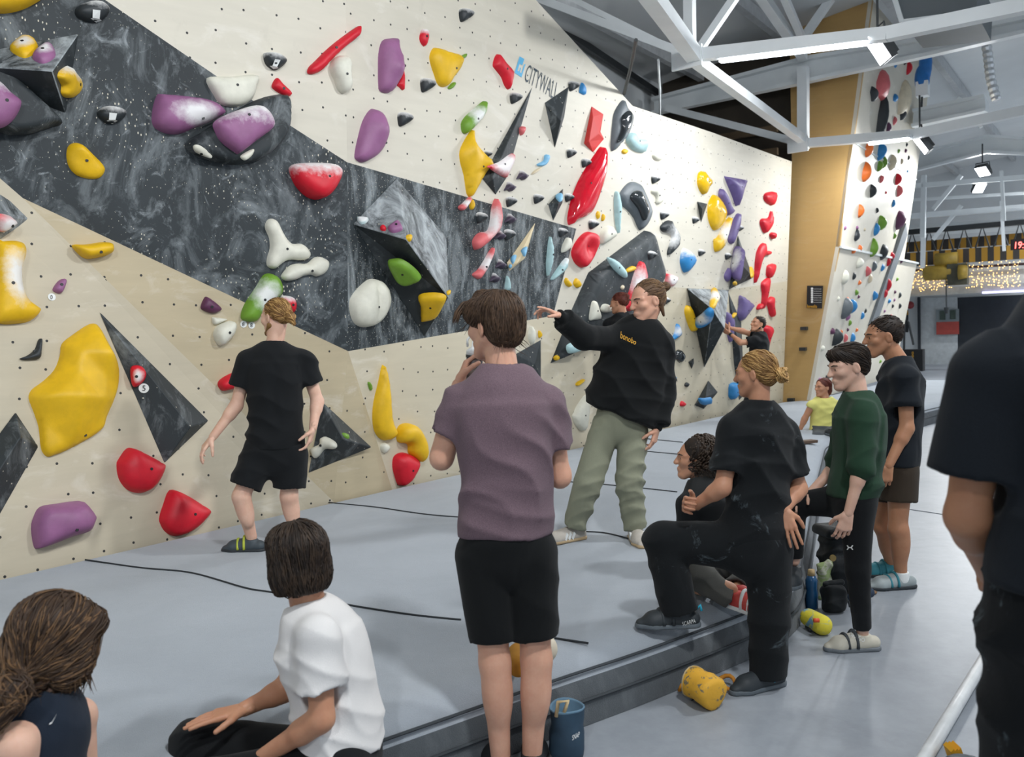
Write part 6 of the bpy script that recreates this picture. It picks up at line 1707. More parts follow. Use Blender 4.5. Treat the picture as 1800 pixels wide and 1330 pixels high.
# ------------------------------------------------------------ man in the black hoodie, pointing
d = 5.75
J = dict(X=nrm((-.97, .22, 0)), Y=nrm((-.22, -.97, 0)), pel=V(1090, 735, d), nk=V(1128, 578, d), head=V(1137, 530, d - .03), hf=(-.90, -.42, -.16), hu=(-.10, 0, 1),
         sha=V(1076, 597, d - .02), ela=V(1026, 592, d - .22), wra=V(985, 556, d - .36), shb=V(1164, 606, d + .02), elb=V(1168, 690, d + .04), wrb=V(1155, 752, d - .05),
         hipa=V(1064, 752, d), kna=V(1034, 848, d - .04), ana=V(1008, 930, d + .05), hipb=V(1114, 756, d), knb=V(1106, 848, d - .06), anb=V(1117, 934, d))
w = A3(J['wra'])
P, hd, br_ = figure('man in a black bonobo hoodie and sage cargo trousers pointing left', J, SK1, 1.0, .011, eyes=True, hres=.0045, hk=1.12, hands=[
    dict(w=w, d=V(950, 538, d - .42) - w, pn=(0, .1, -1), side=(.1, -1, 0), curl=(.12, .45, .75, .85), k=1.08, thumb=.25, spread=.2),
    dict(w=J['wrb'], d=V(1147, 785, d - .06) - A3(J['wrb']), pn=(-.8, .5, 0), side=(-.5, -.9, 0), curl=(.35, .45, .55, .6), k=1.05)])
br_.build('eyebrows', H_BROWN[0], P, True)
hood = [('u', cone(A3(J['nk']) + A3((.0, .06, .02)), A3(J['nk']) + A3((.10, .07, .0)), .058, .052), .04), ('u', cone(A3(J['nk']) + A3((-.05, .0, -.01)), A3(J['nk']) + A3((.06, .03, .01)), .05, .055), .04), ('u', cone(A3(J['nk']) + A3((.09, .07, .0)), A3(J['nk']) + A3((.15, .05, -.035)), .04, .02), .03)]
sh = shirt(P, J, HOODIE, 'hoodie', hem=.0, sleeve=1.88, g=.055, sg=.030, flare=.015, wr_amp=.007, fr=24, wr_dir=(.6, .3, .7), extra=hood, neck=.062, seed=4, cuff=True, hemdir=(V(1090, 728, d), A3(UPV) * -1 - A3(RGT) * .40), sr=.055,
           secs=[(-.07, .172), (.0, .188), (.25, .195), (.5, .180), (.82, .158), (.94, .05)])
surf_decal('lettering', 'bonobo', [(1090.5, 594), (1117, 606), (1119.5, 597.5), (1091.5, 582)], sh, M_yel_print, sh, .014)
legwear(P, J, OLIVE, 'cargo_trousers', 1.93, (.100, .098, .080), k=.018, g=.005, top=.18, wr_amp=.006, fr=40, res=.011, seed=5)
ho = [('u', hd.e(0, -.030, .050, .080, .098, .080), 0), ('u', hd.e(0, -.075, .0, .066, .045, .055), .03), ('s', hd.e(0, .115, .0, .085, .075, .10), .012), ('s', hd.e(.09, .012, -.02, .03, .03, .04), .01), ('s', hd.e(-.09, .012, -.02, .03, .03, .04), .01),
      ('u', hd.e(0, -.152, .066, .030, .032, .030), .008), ('u', hd.cn((0, -.11, .06), (0, -.14, .064), .022, .016), .012), ('u', hd.cn((-.05, -.06, -.03), (-.045, -.07, -.10), .018, .008), .02), ('u', hd.cn((.05, -.06, -.03), (.045, -.07, -.11), .018, .006), .02)]
tie = hd.p(0, -.13, .062)
hair_obj(ho, .006, H_LBR, P, lambda p, t=tie: nrm(t - p), 420, .09, .0022, .003, 5)
MB().tube([Vector(hd.p(.02 * math.cos(a), -.105 + .02 * math.sin(a), .035 - .01 * math.cos(a))) for a in np.linspace(0, 6.2, 12)], .004, 5).build('hair_tie', M_dark_metal, P, True)
# stubble beard cap and lips are part of the body mesh; shoes
SH_W = plain('shoe_white_suede', '#b9b2a8', 0.7, 0.1, 20); SH_G = plain('gum_sole', '#b79f7c', 0.6)
for s_, tt in (('a', (-.85, -.45)), ('b', (.05, -1))):
    so = shoe(P, J['an' + s_], tt, MATZ, SH_W, SH_G, .30, .05, 'sneaker', laces=M_white_print)
    f = nrm((tt[0], tt[1], 0)); sd = np.cross(f, (0, 0, 1)); a = A3(J['an' + s_])
    for q in range(3):
        for e in (-1, 1):
            c = np.array((a[0], a[1], MATZ + .045)) + f * (.03 + q * .028) + sd * e * .047
            MB().box(c, Vector(f * .006 + np.array((0, 0, .008))), Vector(sd * .004), Vector(np.array((0, 0, .02)) - f * .01)).build('side_stripe', M_white_print, so)

# ------------------------------------------------------------ walking man with fair hair bun, black t-shirt
d = 5.8
J = dict(X=nrm((.92, .38, 0)), Y=nrm((-.38, .92, 0)), pel=V(484, 790, d), nk=V(482, 608, d), head=V(484, 558, d), hf=(-.86, .50, -.12),
         sha=V(436, 636, d - .05), ela=V(416, 712, d - .05), wra=V(374, 768, d - .12), shb=V(536, 636, d + .08), elb=V(558, 705, d + .10), wrb=V(550, 752, d + .0),
         hipa=V(456, 795, d - .03), kna=V(424, 872, d - .10), ana=V(442, 943, d), hipb=V(512, 800, d + .03), knb=V(508, 872, d + .02), anb=V(518, 940, d + .15))
P, hd, _ = figure('man with fair hair in a bun, black t-shirt and shorts walking along the wall', J, SK4, 1.02, .010, hands=[
    dict(w=J['wra'], d=V(356, 790, d - .14) - A3(J['wra']), pn=(.5, .5, -.3), side=(-.3, -.3, -.5), curl=(.35, .4, .45, .5), k=1.05), dict(w=J['wrb'], d=(-.25, -.1, -1), pn=(-1, 0, 0), side=(0, -1, 0), curl=(.4, .5, .5, .5), k=1.05)])
shirt(P, J, BLACKT, hem=-.02, sleeve=.58, g=.026, sg=.026, flare=.01, wr_amp=.006, fr=30, wr_dir=(.35, .1, .9), seed=2)
legwear(P, J, BLACKT, 'shorts', .80, (.115, .112, 0), g=.012, wr_amp=.004, fr=30, top=.04)
ho = [('u', hd.e(0, -.030, .046, .080, .098, .082), 0), ('u', hd.e(0, -.075, .0, .066, .04, .05), .03), ('s', hd.e(0, .12, -.01, .085, .07, .10), .012), ('s', hd.e(-.09, .010, -.03, .03, .034, .05), .01), ('s', hd.e(.09, .010, -.03, .03, .034, .05), .01),
      ('u', hd.e(0, -.135, -.015, .036, .034, .040), .015), ('u', hd.cn((0, -.15, -.03), (0, -.165, -.075), .020, .008), .015), ('u', hd.cn((0, -.10, .0), (0, -.125, -.01), .03, .02), .02)]
tie = hd.p(0, -.115, -.01)
hair_obj(ho, .006, H_BLOND, P, lambda p, t=tie: nrm(t - p), 380, .10, .0024, .003, 7)
bo = [('u', hd.cn((-.056, .0, -.05), (-.02, .07, -.098), .022, .02), 0), ('u', hd.cn((.056, .0, -.05), (.02, .07, -.098), .022, .02), .02), ('u', hd.e(0, .085, -.09, .026, .02, .024), .02)]
np_mesh('beard', [sdf_mesh(bo, .006)], H_BLOND[0], P)
CL_DK = plain('climbing_shoe_slate', '#3b444a', 0.6, 0.15, 12); CL_YG = plain('climbing_shoe_lime', '#a9b33c', 0.6, 0.15, 12); RUB = plain('shoe_rubber', '#2a2f33', 0.6)
for s_, tt in (('a', (-1, .12)), ('b', (-.7, .6))):
    shoe(P, J['an' + s_], tt, MATZ, CL_DK, RUB, .27, .046, 'climbing_shoe', strap=CL_YG)

# ------------------------------------------------------------ person stepping on the mat, black t-shirt, hair in a low bun
d = 4.05
J = dict(X=nrm((.86, .50, 0)), Y=nrm((-.50, .86, 0)), pel=V(1325, 945, d), nk=V(1334, 715, d), head=V(1328, 657, d + .0), hf=(-.82, .55, -.10),
         sha=V(1290, 756, d - .06), ela=V(1270, 856, d - .12), wra=V(1222, 888, d - .02), shb=V(1378, 760, d + .08), elb=V(1404, 858, d + .05), wrb=V(1378, 896, d - .06),
         hipa=V(1290, 958, d - .02), kna=V(1166, 950, d + .02), ana=V(1196, 1082, d + .02), hipb=V(1352, 970, d + .02), knb=V(1352, 1085, d), anb=V(1350, 1192, d + .02), lfa=(-1, .2, 0), lfb=(-.5, .8, 0))
w = A3(J['wra']); wb = A3(J['wrb'])
P, hd, br_ = figure('person in black with fair hair in a low bun, one foot up on the mat', J, SK2, .95, .010, male=False, eyes=True, hk=.88, nr=.05, tg=-.045, hands=[
    dict(w=w, d=V(1208, 886, d - .06) - w, pn=(.4, -.2, -.6), side=(-.2, -.3, 1), curl=(.95, 1.0, 1.05, 1.05), k=.95, thumb=.1), dict(w=wb, d=V(1388, 935, d - .10) - wb, pn=(-.7, .5, 0), side=(.85, -.4, 0), curl=(.22, .2, .22, .28), k=.98, spread=.14)])
br_.build('eyebrows', H_BLOND[0], P, True)
shirt(P, J, BLACKT2, hem=.02, sleeve=.78, g=.026, sg=.026, sr=.046, secs=[(-.06, .162), (.10, .150), (.42, .138), (.64, .140), (.82, .136), (.94, .045)], wr_amp=.006, fr=26, wr_dir=(.5, .3, .8), seed=6, res=.009)
legwear(P, J, BLACKT2, 'trousers', 1.94, (.112, .095, .090), g=.015, wr_amp=.0028, fr=26, seed=3, res=.009)
ho = [('u', hd.e(0, -.022, .044, .079, .099, .082), 0), ('u', hd.e(0, -.065, -.01, .068, .05, .06), .03), ('s', hd.e(0, .125, -.015, .085, .07, .10), .012), ('s', hd.e(-.088, .008, -.028, .026, .032, .045), .008), ('s', hd.e(.088, .008, -.028, .026, .032, .045), .008)]
tie = hd.p(.0, -.128, -.02)
fl_ = lambda p, t=tie: nrm(t - p)
hair_obj(ho, .0055, H_BLOND, P, fl_, 520, .11, .0022, .0025, 9)
lines = []
for k in range(90):
    a0 = RNG.uniform(0, 6.28); rr = RNG.uniform(.016, .031); ph = RNG.uniform(0, 6.28); tz = RNG.uniform(-.012, .012)
    lines.append((np.array([tie + (hd.r * math.cos(a0 + t) + hd.u * math.sin(a0 + t)) * rr * (1 + .2 * math.sin(3 * t + ph)) - hd.f * (.012 + tz + .012 * math.sin(2 * t + ph)) for t in np.linspace(0, 4.5, 14)]), .004))
np_mesh('hair_bun', [tri_tubes(lines, 5), sdf_mesh([('u', ell(tie - hd.f * .012, hd.r, hd.f, hd.u, .029, .024, .029), 0)], .006)], H_BLOND[1], P, True, None, [H_BLOND[1], H_BLOND[0]], [0, 1])
SC_G = plain('climbing_shoe_grey', '#5b6369', 0.6, 0.12, 14); SC_D = plain('climbing_shoe_charcoal', '#2c3236', 0.6)
so = shoe(P, J['ana'], (-1, .05), MATZ, SC_D, SC_G, .27, .046, 'climbing_shoe', strap=SC_D)
surf_decal('lettering', 'SCARPA', [(1200, 1100), (1223, 1094), (1222, 1087), (1199, 1093)], so, M_white_print, so, .012)
MB().tube([Vector(V(1225, 1070, d)), Vector(V(1231, 1063, d)), Vector(V(1233, 1073, d))], .007, 6).build('pull_tab', plain('tab_turquoise', '#2aa7c4', 0.6), so, True)
so = shoe(P, J['anb'], (-.9, -.35), 0.0, SC_D, SC_G, .27, .047, 'climbing_shoe')
MB().tube([Vector(V(1350, 1196, d - .05)), Vector(V(1357, 1189, d - .06)), Vector(V(1362, 1197, d - .05))], .007, 6).build('pull_tab', plain('tab_turquoise', '#2aa7c4', 0.6), so, True)

# ------------------------------------------------------------ person in the green sweatshirt
d = 4.53
J = dict(X=nrm((.10, .99, 0)), Y=nrm((-.99, .10, 0)), pel=V(1500, 868, d), nk=V(1507, 700, d), head=V(1491, 645, d), hf=(-.97, -.05, -.20), hu=(-.15, 0, 1),
         sha=V(1516, 728, d - .16), ela=V(1514, 822, d - .20), wra=V(1491, 902, d - .20), shb=V(1490, 728, d + .16), elb=V(1472, 818, d + .20), wrb=V(1424, 866, d + .16),
         hipa=V(1505, 885, d - .08), kna=V(1508, 1000, d - .08), ana=V(1516, 1110, d - .05), hipb=V(1485, 880, d + .09), knb=V(1398, 885, d + .16), anb=V(1396, 985, d + .18))
w = A3(J['wra']); wb = A3(J['wrb'])
P, hd, br_ = figure('person in a bottle green sweatshirt and black leggings, leg up on the mat', J, SK4, .88, .010, calf=False, tg=-.05, male=False, eyes=True, hres=.0045, hands=[
    dict(w=w, d=V(1481, 938, d - .19) - w, pn=(.3, 1, 0), side=(-1, .2, 0), curl=(.45, .5, .55, .6), k=.95), dict(w=wb, d=V(1404, 884, d + .14) - wb, pn=(.2, .2, -1), side=(-.5, -.8, .3), curl=(.3, .35, .4, .5), k=.92)], hk=.97)
br_.build('eyebrows', H_BROWN[0], P, True)
shirt(P, J, GREEN, 'sweatshirt', hem=.02, sleeve=1.05, g=.014, sg=.022, flare=.010, wr_amp=.007, fr=32, wr_dir=(.3, .2, .9), seed=8, res=.009, sr=.048)
legwear(P, J, BLACKT, 'leggings', 1.95, (.092, .062, .046), g=-.008, wr_amp=.001, top=.12, elastic=True, res=.009)
tq = np_mesh('undershirt_hem', [sdf_mesh([('u', cone(V(1523, 872, d - .1), V(1545, 862, d - .06), .012, .01), 0)], .006)], M_white_print, P)
ho = [('u', hd.e(0, -.024, .050, .082, .102, .080), 0), ('u', hd.e(0, -.065, .0, .070, .045, .065), .03), ('u', hd.e(0, .05, .085, .055, .05, .035), .03), ('s', hd.e(0, .125, -.035, .085, .068, .085), .012), ('s', hd.e(-.088, .012, -.035, .028, .03, .045), .008), ('s', hd.e(.088, .012, -.035, .028, .03, .045), .008), ('c', hd.p(0, -.05, -.062), -hd.u)]
cr_ = hd.p(0, .06, .12)
hair_obj(ho, .0055, H_BLACK, P, lambda p, c=cr_, h=hd: nrm(nrm(p - c) * .7 - h.f * .5 - h.u * .5), 420, .09, .0022, .003, 11)
SO_W = plain('climbing_shoe_cream', '#c5bfae', 0.6, 0.1, 10)
so = shoe(P, J['ana'], (-1, .02), 0.0, SO_W, plain('climbing_shoe_greyrubber', '#6a7075', 0.6), .26, .044, 'climbing_shoe', strap=SC_D)
surf_decal('lettering', 'DRAGO', [(1492, 1117), (1519, 1129), (1521, 1122), (1494, 1109)], so, M_white_print, so)
so = shoe(P, J['anb'], (-.4, -.9), MATZ, SC_D, SC_G, .24, .044, 'climbing_shoe')
surf_decal('chest_mark', ([(0, 0), (.2, .5), (0, 1), (.2, 1), (.35, .62), (.65, .62), (.8, 1), (1, 1), (.8, .5), (1, 0), (.8, 0), (.65, .38), (.35, .38), (.2, 0)], [tuple(range(14))]), [(1488, 966), (1500, 966), (1500, 958), (1488, 958)], bpy.data.objects[[c.name for c in P.children if c.name.startswith('leggings')][0]], M_white_print, P)

# ------------------------------------------------------------ man in navy t-shirt and brown shorts
d = 5.5
J = dict(X=nrm((.30, .95, 0)), Y=nrm((-.95, .30, 0)), pel=V(1572, 815, d), nk=V(1580, 638, d), head=V(1552, 592, d), hf=(-.95, .10, -.10), hu=(-.12, 0, 1),
         sha=V(1590, 664, d - .17), ela=V(1594, 752, d - .20), wra=V(1562, 818, d - .22), shb=V(1566, 664, d + .17), elb=V(1560, 750, d + .2), wrb=V(1540, 815, d + .2),
         hipa=V(1582, 830, d - .08), kna=V(1578, 930, d - .08), ana=V(1584, 1012, d - .02), hipb=V(1564, 830, d + .08), knb=V(1552, 925, d + .12), anb=V(1566, 990, d + .25), lfa=(-1, .2, 0), lfb=(-1, .2, 0))
w = A3(J['wra'])
P, hd, br_ = figure('man with short dark hair in a navy t-shirt and brown shorts', J, SK3, 1.02, .010, eyes=True, hres=.0045, hk=1.07, hands=[
    dict(w=w, d=V(1554, 848, d - .22) - w, pn=(.5, .8, 0), side=(-1, .3, 0), curl=(.7, .75, .8, .8), k=1.05), dict(w=J['wrb'], d=(-.2, 0, -1), pn=(0, -1, 0), side=(-1, 0, 0), k=1.05)])
br_.build('eyebrows', H_BLACK[0], P, True)
shirt(P, J, NAVYT, hem=.0, sleeve=.60, g=.032, sg=.028, flare=.015, wr_amp=.006, fr=26, wr_dir=(.4, .3, .8), seed=10)
legwear(P, J, BROWN, 'shorts', .50, (.112, .112, 0), g=.014, wr_amp=.003, fr=24, top=.05)
ho = [('u', hd.e(0, -.024, .047, .078, .099, .078), 0), ('u', hd.e(0, -.062, .005, .070, .045, .055), .03), ('s', hd.e(0, .118, -.045, .085, .062, .095), .010), ('s', hd.e(-.088, .012, -.035, .026, .03, .048), .008), ('s', hd.e(.088, .012, -.035, .026, .03, .048), .008), ('c', hd.p(0, -.05, -.045), -hd.u)]
hair_obj(ho, .0055, H_BLACK, P, lambda p, h=hd: nrm(h.f * .7 - h.u * .3 + nrm(p - h.c) * .3), 360, .03, .0022, .004, 13)
TEAL = plain('climbing_shoe_teal', '#2f7f8c', 0.6, 0.12, 12); SGREY = plain('climbing_shoe_ltgrey', '#9aa3a4', 0.6)
for s_, tt in (('a', (-1, -.05)), ('b', (-1, .1))):
    shoe(P, J['an' + s_], tt, 0.0, SGREY if s_ == 'a' else TEAL, SC_D, .29, .05, 'climbing_shoe', strap=TEAL)
np_mesh('sock', [sdf_mesh([('u', cone(A3(J['ana']) + A3((0, 0, -.02)), A3(J['ana']) + A3((0, 0, .03)), .05, .047, None, 1, True), 0)], .007)], M_white_print, P)

# ------------------------------------------------------------ person with a dark bob in a white t-shirt, sitting on the mat edge
d = 2.95
J = dict(X=nrm((.35, .94, 0)), Y=nrm((-.94, .35, 0)), pel=V(602, 1330, d), nk=V(545, 1075, d), head=V(520, 985, d - .02), hf=(-.72, .69, -.12),
         sha=V(560, 1122, d - .17), ela=V(566, 1262, d - .20), wra=V(440, 1345, d - .10), shb=V(548, 1105, d + .18), elb=V(500, 1212, d + .18), wrb=V(428, 1246, d + .06),
         hipa=V(590, 1350, d - .10), kna=V(350, 1395, d - .12), ana=V(400, 1590, d - .3), hipb=V(590, 1335, d + .12), knb=V(345, 1312, d + .10), anb=V(350, 1560, d - .1), lfa=(0, .2, 1), lfb=(0, .2, 1))
wb = A3(J['wrb'])
P, hd, _ = figure('person with a dark bob in a white t-shirt sitting on the mat edge', J, SK2, .98, .009, hands=[
    dict(w=wb, d=V(360, 1262, d + .0) - wb, pn=(0, .1, -1), side=(.2, -1, 0), curl=(.06, .08, .1, .12), k=1.05, thumb=.1), dict(w=J['wra'], d=(-1, .1, -.1), pn=(0, 0, -1), side=(0, 1, 0), k=1.05)], hk=1.04)
secs_ = [(-.04, .165), (.15, .165), (.42, .158), (.64, .158), (.82, .150), (.94, .05)]
shirt(P, J, WHITET, hem=-.05, sleeve=.66, g=.016, sg=.022, wr_amp=.006, fr=30, wr_dir=(.8, .1, .5), seed=12, res=.008, secs=secs_)
legwear(P, J, BLACKT, 'trousers', 1.9, (.112, .098, .08), g=.004, wr_amp=.005, fr=26, seed=4, top=.05)
ho = [('u', hd.e(0, -.022, .048, .090, .108, .086), 0), ('u', hd.e(-.052, -.012, -.035, .040, .070, .085), .03), ('u', hd.e(.052, -.012, -.035, .040, .070, .085), .03), ('u', hd.e(0, -.065, -.035, .080, .050, .085), .03), ('u', hd.e(0, .05, .07, .06, .05, .04), .03),
      ('s', hd.e(0, .125, -.045, .062, .072, .11), .012), ('c', hd.p(0, 0, -.098), -hd.u + hd.f * .05)]
pt = hd.p(0, .0, .14)
def flow(p, h=hd, c=pt):
    q = p - c; q = q - h.u * (q @ h.u); return nrm(q) * .35 - h.u
hair_obj(ho, .006, H_BLACK, P, flow, 900, .17, .0022, .004, 15, stop=(hd.p(0, 0, -.108), -hd.u))

# ------------------------------------------------------------ person with long brown hair, bottom left
d = 2.4
J = dict(X=nrm((.55, .83, 0)), Y=nrm((-.83, .55, 0)), pel=V(60, 1500, d), nk=V(74, 1244, d + .03), head=V(102, 1130, d + .05), hf=(.60, .78, -.30), hu=(.25, .1, 1),
         sha=V(26, 1312, d - .14), ela=V(40, 1480, d - .10), wra=V(160, 1520, d + .05), shb=V(138, 1258, d + .2), elb=V(150, 1395, d + .22), wrb=V(180, 1420, d + .2),
         hipa=V(60, 1510, d - .1), kna=V(230, 1490, d + .1), ana=V(240, 1760, d), hipb=V(70, 1500, d + .1), knb=V(250, 1480, d + .3), anb=V(250, 1740, d + .2))
J['X'], J['Y'] = nrm((.3, -.95, 0)), nrm((.95, .3, 0))
P, hd, _ = figure('person with long brown hair in a navy tank top at the bottom left', J, SK4, .96, .009, male=False, hk=1.05, hands=[dict(w=J['wra'], d=(1, .1, 0), pn=(0, 0, -1), side=(0, 1, 0)), dict(w=J['wrb'], d=(1, -.1, 0), pn=(0, 0, -1), side=(0, -1, 0))])
# a tank top: trunk and two straps
pel, nk = A3(J['pel']), A3(J['nk']); axd = nk - pel
o = [('u', cone(pel - axd * .05, pel + axd * .45, .155, .150, J['Y'], .74, cut0=True), .05), ('u', cone(pel + axd * .45, pel + axd * .82, .150, .160, J['Y'], .76), .05)]
for s_ in 'ab':
    q = A3(J['sh' + s_]) * .45 + nk * .55
    o += [('u', cone(pel + axd * .78 + A3(J['Y']) * .04, q + A3((0, 0, .035)), .075, .038), .04), ('u', cone(pel + axd * .78 - A3(J['Y']) * .05, q + A3((0, 0, .035)), .075, .038), .04)]
o += [('s', ell(nk + A3((0, 0, .04)), J['X'], J['Y'], (0, 0, 1), .07, .07, .09), .01), wr(26, .003, (.4, .2, .9), 3)]
tk = np_mesh('tank_top', [sdf_mesh(o, .008)], NAVYTOP, P)
surf_decal('swoosh_mark', ([(0, .3), (.35, 0), (1, 1), (.4, .3), (.1, .5)], [(0, 1, 2, 3, 4)]), [(86, 1276), (100, 1262), (100, 1254), (86, 1268)], tk, M_white_print, tk)
legwear(P, J, BLACKT, 'trousers', 1.9, (.105, .09, .07), wr_amp=.004)
ho = [('u', hd.e(0, -.026, .046, .092, .112, .094), 0), ('u', hd.e(-.055, -.02, -.03, .040, .075, .085), .03), ('u', hd.e(.062, .02, -.03, .030, .062, .08), .03), ('u', hd.e(0, -.075, -.02, .082, .055, .085), .03), ('u', hd.e(.02, .05, .07, .06, .05, .04), .03),
      ('s', hd.e(-.01, .130, -.05, .062, .072, .11), .012), ('u', hd.cn((-.02, -.11, -.06), (-.03, -.135, -.12), .055, .035), .03)]
kn_ = A3(V(22, 1212, d - .16))
ho += [('u', cone(hd.p(-.03, -.12, -.08), kn_, .045, .034), .03), ('u', cone(kn_, V(-20, 1275, d - .2), .040, .034), .03)]
flow2 = lambda p, t=kn_, h=hd: nrm(nrm(t - p) * .75 - h.u * .25)
ex = []
for k in range(70):
    b0 = hd.p(.068 + RNG.uniform(-.012, .015), .045 + RNG.uniform(-.03, .03), .0)
    ex.append((np.array([b0 + hd.u * .06, b0 + hd.r * .010, b0 - hd.u * .06 + hd.r * RNG.uniform(-.01, .02), b0 - hd.u * RNG.uniform(.09, .125) + hd.r * RNG.uniform(-.03, .03) + hd.f * RNG.uniform(-.02, .03)]), .0022))
hair_obj(ho, .006, H_WOMAN, P, flow2, 1100, .22, .0024, .004, 17, extra=ex, frizz=.06)

# ------------------------------------------------------------ person with dark curly hair sitting on the mat
d = 4.95
J = dict(X=nrm((.55, .83, 0)), Y=nrm((-.83, .55, 0)), pel=V(1250, 1005, d), nk=V(1235, 858, d), head=V(1222, 806, d), hf=(-.96, .10, .02),
         sha=V(1212, 890, d - .10), ela=V(1206, 950, d - .05), wra=V(1222, 1010, d - .1), shb=V(1262, 882, d + .16), elb=V(1270, 950, d + .2), wrb=V(1240, 1000, d + .1),
         hipa=V(1245, 1020, d - .08), kna=V(1228, 1012, d - .55), ana=V(1296, 1058, d - .65), hipb=V(1265, 1015, d + .05), knb=V(1330, 1000, d - .3), anb=V(1290, 1040, d - .55), lfa=(0, 0, 1), lfb=(0, 0, 1))
P, hd, br_ = figure('person with dark curly hair and a black top sitting on the mat', J, SK2, .98, .012, eyes=True, hands=[dict(w=J['wra'], d=(-.3, -.6, -.4), pn=(0, 0, -1), side=(1, 0, 0)), dict(w=J['wrb'], d=(-.3, -.6, -.4), pn=(0, 0, -1), side=(-1, 0, 0))])
br_.build('eyebrows', H_BLACK[0], P, True)
sh = shirt(P, J, BLACKT, 'long_sleeve_top', hem=.05, sleeve=1.9, g=.028, sg=.020, wr_amp=.004, fr=26, res=.011, neck=.058)
surf_decal('collar_label', RECT, [(1215, 840), (1218, 840), (1220, 833), (1217, 833)], sh, M_white_print, sh)
legwear(P, J, GREYP, 'trousers', 1.9, (.100, .085, .065), wr_amp=.006, fr=34, res=.011)
ho = [('u', hd.e(0, -.036, .050, .098, .110, .085), 0), ('u', hd.e(0, -.085, -.02, .085, .065, .085), .03), ('s', hd.e(0, .115, -.045, .085, .066, .10), .012), ('s', hd.e(-.10, .016, -.04, .03, .03, .04), .008)]
lines = []
for k in range(900):
    u = RNG.uniform(-1, 1); a = RNG.uniform(0, 6.28); q = np.array((math.sqrt(1 - u * u) * math.cos(a), math.sqrt(1 - u * u) * math.sin(a), u))
    c = hd.p(q[0] * .100, -.048 + q[1] * .108, .028 + q[2] * .112)
    if (c - hd.c) @ hd.f > .035 and (c - hd.c) @ hd.u < .075: continue
    r1 = RNG.uniform(.009, .017); e1 = nrm(np.cross(q, (0.3, .5, .8))); e2 = nrm(hd.u * -1 + q * .2)
    lines.append((np.array([c + (e1 * math.cos(t * 1.0) + nrm(c - hd.c) * math.sin(t)) * r1 + e2 * t * .007 for t in np.linspace(0, 7.5, 14)]), .0056))
V0, F0 = sdf_mesh(ho, .007)
np_mesh('hair', [(V0, F0), tri_tubes(lines)], H_BLACK[0], P, True, None, [H_BLACK[0], H_BLACK[1]], [0, 1])
SH_R = plain('shoe_red', '#c3453f', 0.55); 
so = shoe(P, J['ana'], (.55, -.85), MATZ, SH_R, M_white_print, .27, .046, 'sport_shoe', strap=M_white_print)
shoe(P, J['anb'], (.7, -.6), MATZ, SH_R, M_white_print, .27, .046, 'sport_shoe')

# ------------------------------------------------------------ woman in the yellow top, far
d = 11.2
J = dict(X=nrm((-.85, .5, 0)), Y=nrm((-.5, -.85, 0)), pel=V(1447, 762, d), nk=V(1449, 703, d), head=V(1446, 681, d), hf=(-.92, -.38, 0),
         sha=V(1427, 712, d), ela=V(1415, 735, d + .05), wra=V(1405, 758, d + .1), shb=V(1470, 712, d), elb=V(1480, 736, d + .05), wrb=V(1478, 760, d),
         hipa=V(1438, 768, d - .05), kna=V(1438, 772, d - .50), ana=V(1462, 802, d - .6), hipb=V(1458, 768, d - .05), knb=V(1464, 762, d - .55), anb=V(1476, 800, d - .6), lfa=(0, 0, 1), lfb=(0, 0, 1))
P, hd, br_ = figure('woman with auburn hair in a yellow top sitting at the far mat edge', J, SK2, .95, .013, male=False, eyes=True, hres=.007, hands=[dict(w=J['wra'], d=(-.2, .4, -.8), pn=(0, 0, -1), side=(1, 0, 0))])
br_.build('eyebrows', H_RED[0], P, True)
shirt(P, J, YELLOWT, 'tank_top', hem=.06, sleeve=.12, g=.016, sg=.004, wr_amp=.003, res=.013, neck=.085)
legwear(P, J, GREYLEG, 'leggings', 1.95, (.11, .095, .06), wr_amp=.001, res=.013, elastic=True)
ho = [('u', hd.e(0, -.026, .044, .084, .104, .084), 0), ('u', hd.e(0, -.07, -.03, .075, .05, .085), .03), ('s', hd.e(0, .118, -.03, .085, .066, .095), .012)]
hair_obj(ho, .008, H_RED, P, lambda p, h=hd: nrm(-h.u - h.f * .6), 140, .10, .003, .003, 19)
shoe(P, J['ana'], (.4, -.9), MATZ, SC_D, SC_G, .24, .044, 'climbing_shoe'); shoe(P, J['anb'], (.5, -.8), MATZ, SC_D, SC_G, .24, .044, 'climbing_shoe')

# ------------------------------------------------------------ climber gripping the black pyramid
d = 12.6
J = dict(X=nrm((.45, .89, 0)), Y=nrm((-.89, .45, 0)), pel=V(1326, 648, d), nk=V(1336, 590, d), head=V(1332, 570, d - .03), hf=(-.90, -.35, .22), hu=(-.05, 0, 1),
         sha=V(1327, 600, d - .16), ela=V(1302, 602, d - .14), wra=V(1283, 586, d + .06), shb=V(1333, 592, d + .18), elb=V(1306, 582, d + .2), wrb=V(1283, 576, d + .18),
         hipa=V(1324, 655, d - .08), kna=V(1318, 705, d - .2), ana=V(1330, 748, d - .1), hipb=V(1330, 655, d + .08), knb=V(1322, 705, d + .1), anb=V(1336, 748, d + .1))
wa, wb = A3(J['wra']), A3(J['wrb'])
P, hd, br_ = figure('dark haired climber in a black t-shirt gripping the big black pyramid', J, SK2, 1.0, .013, eyes=True, hres=.007, hands=[
    dict(w=wa, d=V(1272, 580, d + .12) - wa, pn=(.3, .6, -.3), side=(0, -.2, 1), curl=(.5, .5, .5, .5)), dict(w=wb, d=V(1273, 572, d + .26) - wb, pn=(.3, -.2, -.6), side=(0, .2, 1), curl=(.5, .5, .5, .5))])
br_.build('eyebrows', H_BLACK[0], P, True)
shirt(P, J, BLACKT, hem=.1, sleeve=.6, g=.026, sg=.024, wr_amp=.004, res=.013)
legwear(P, J, BLACKT, 'trousers', 1.9, (.105, .085, .07), res=.013)
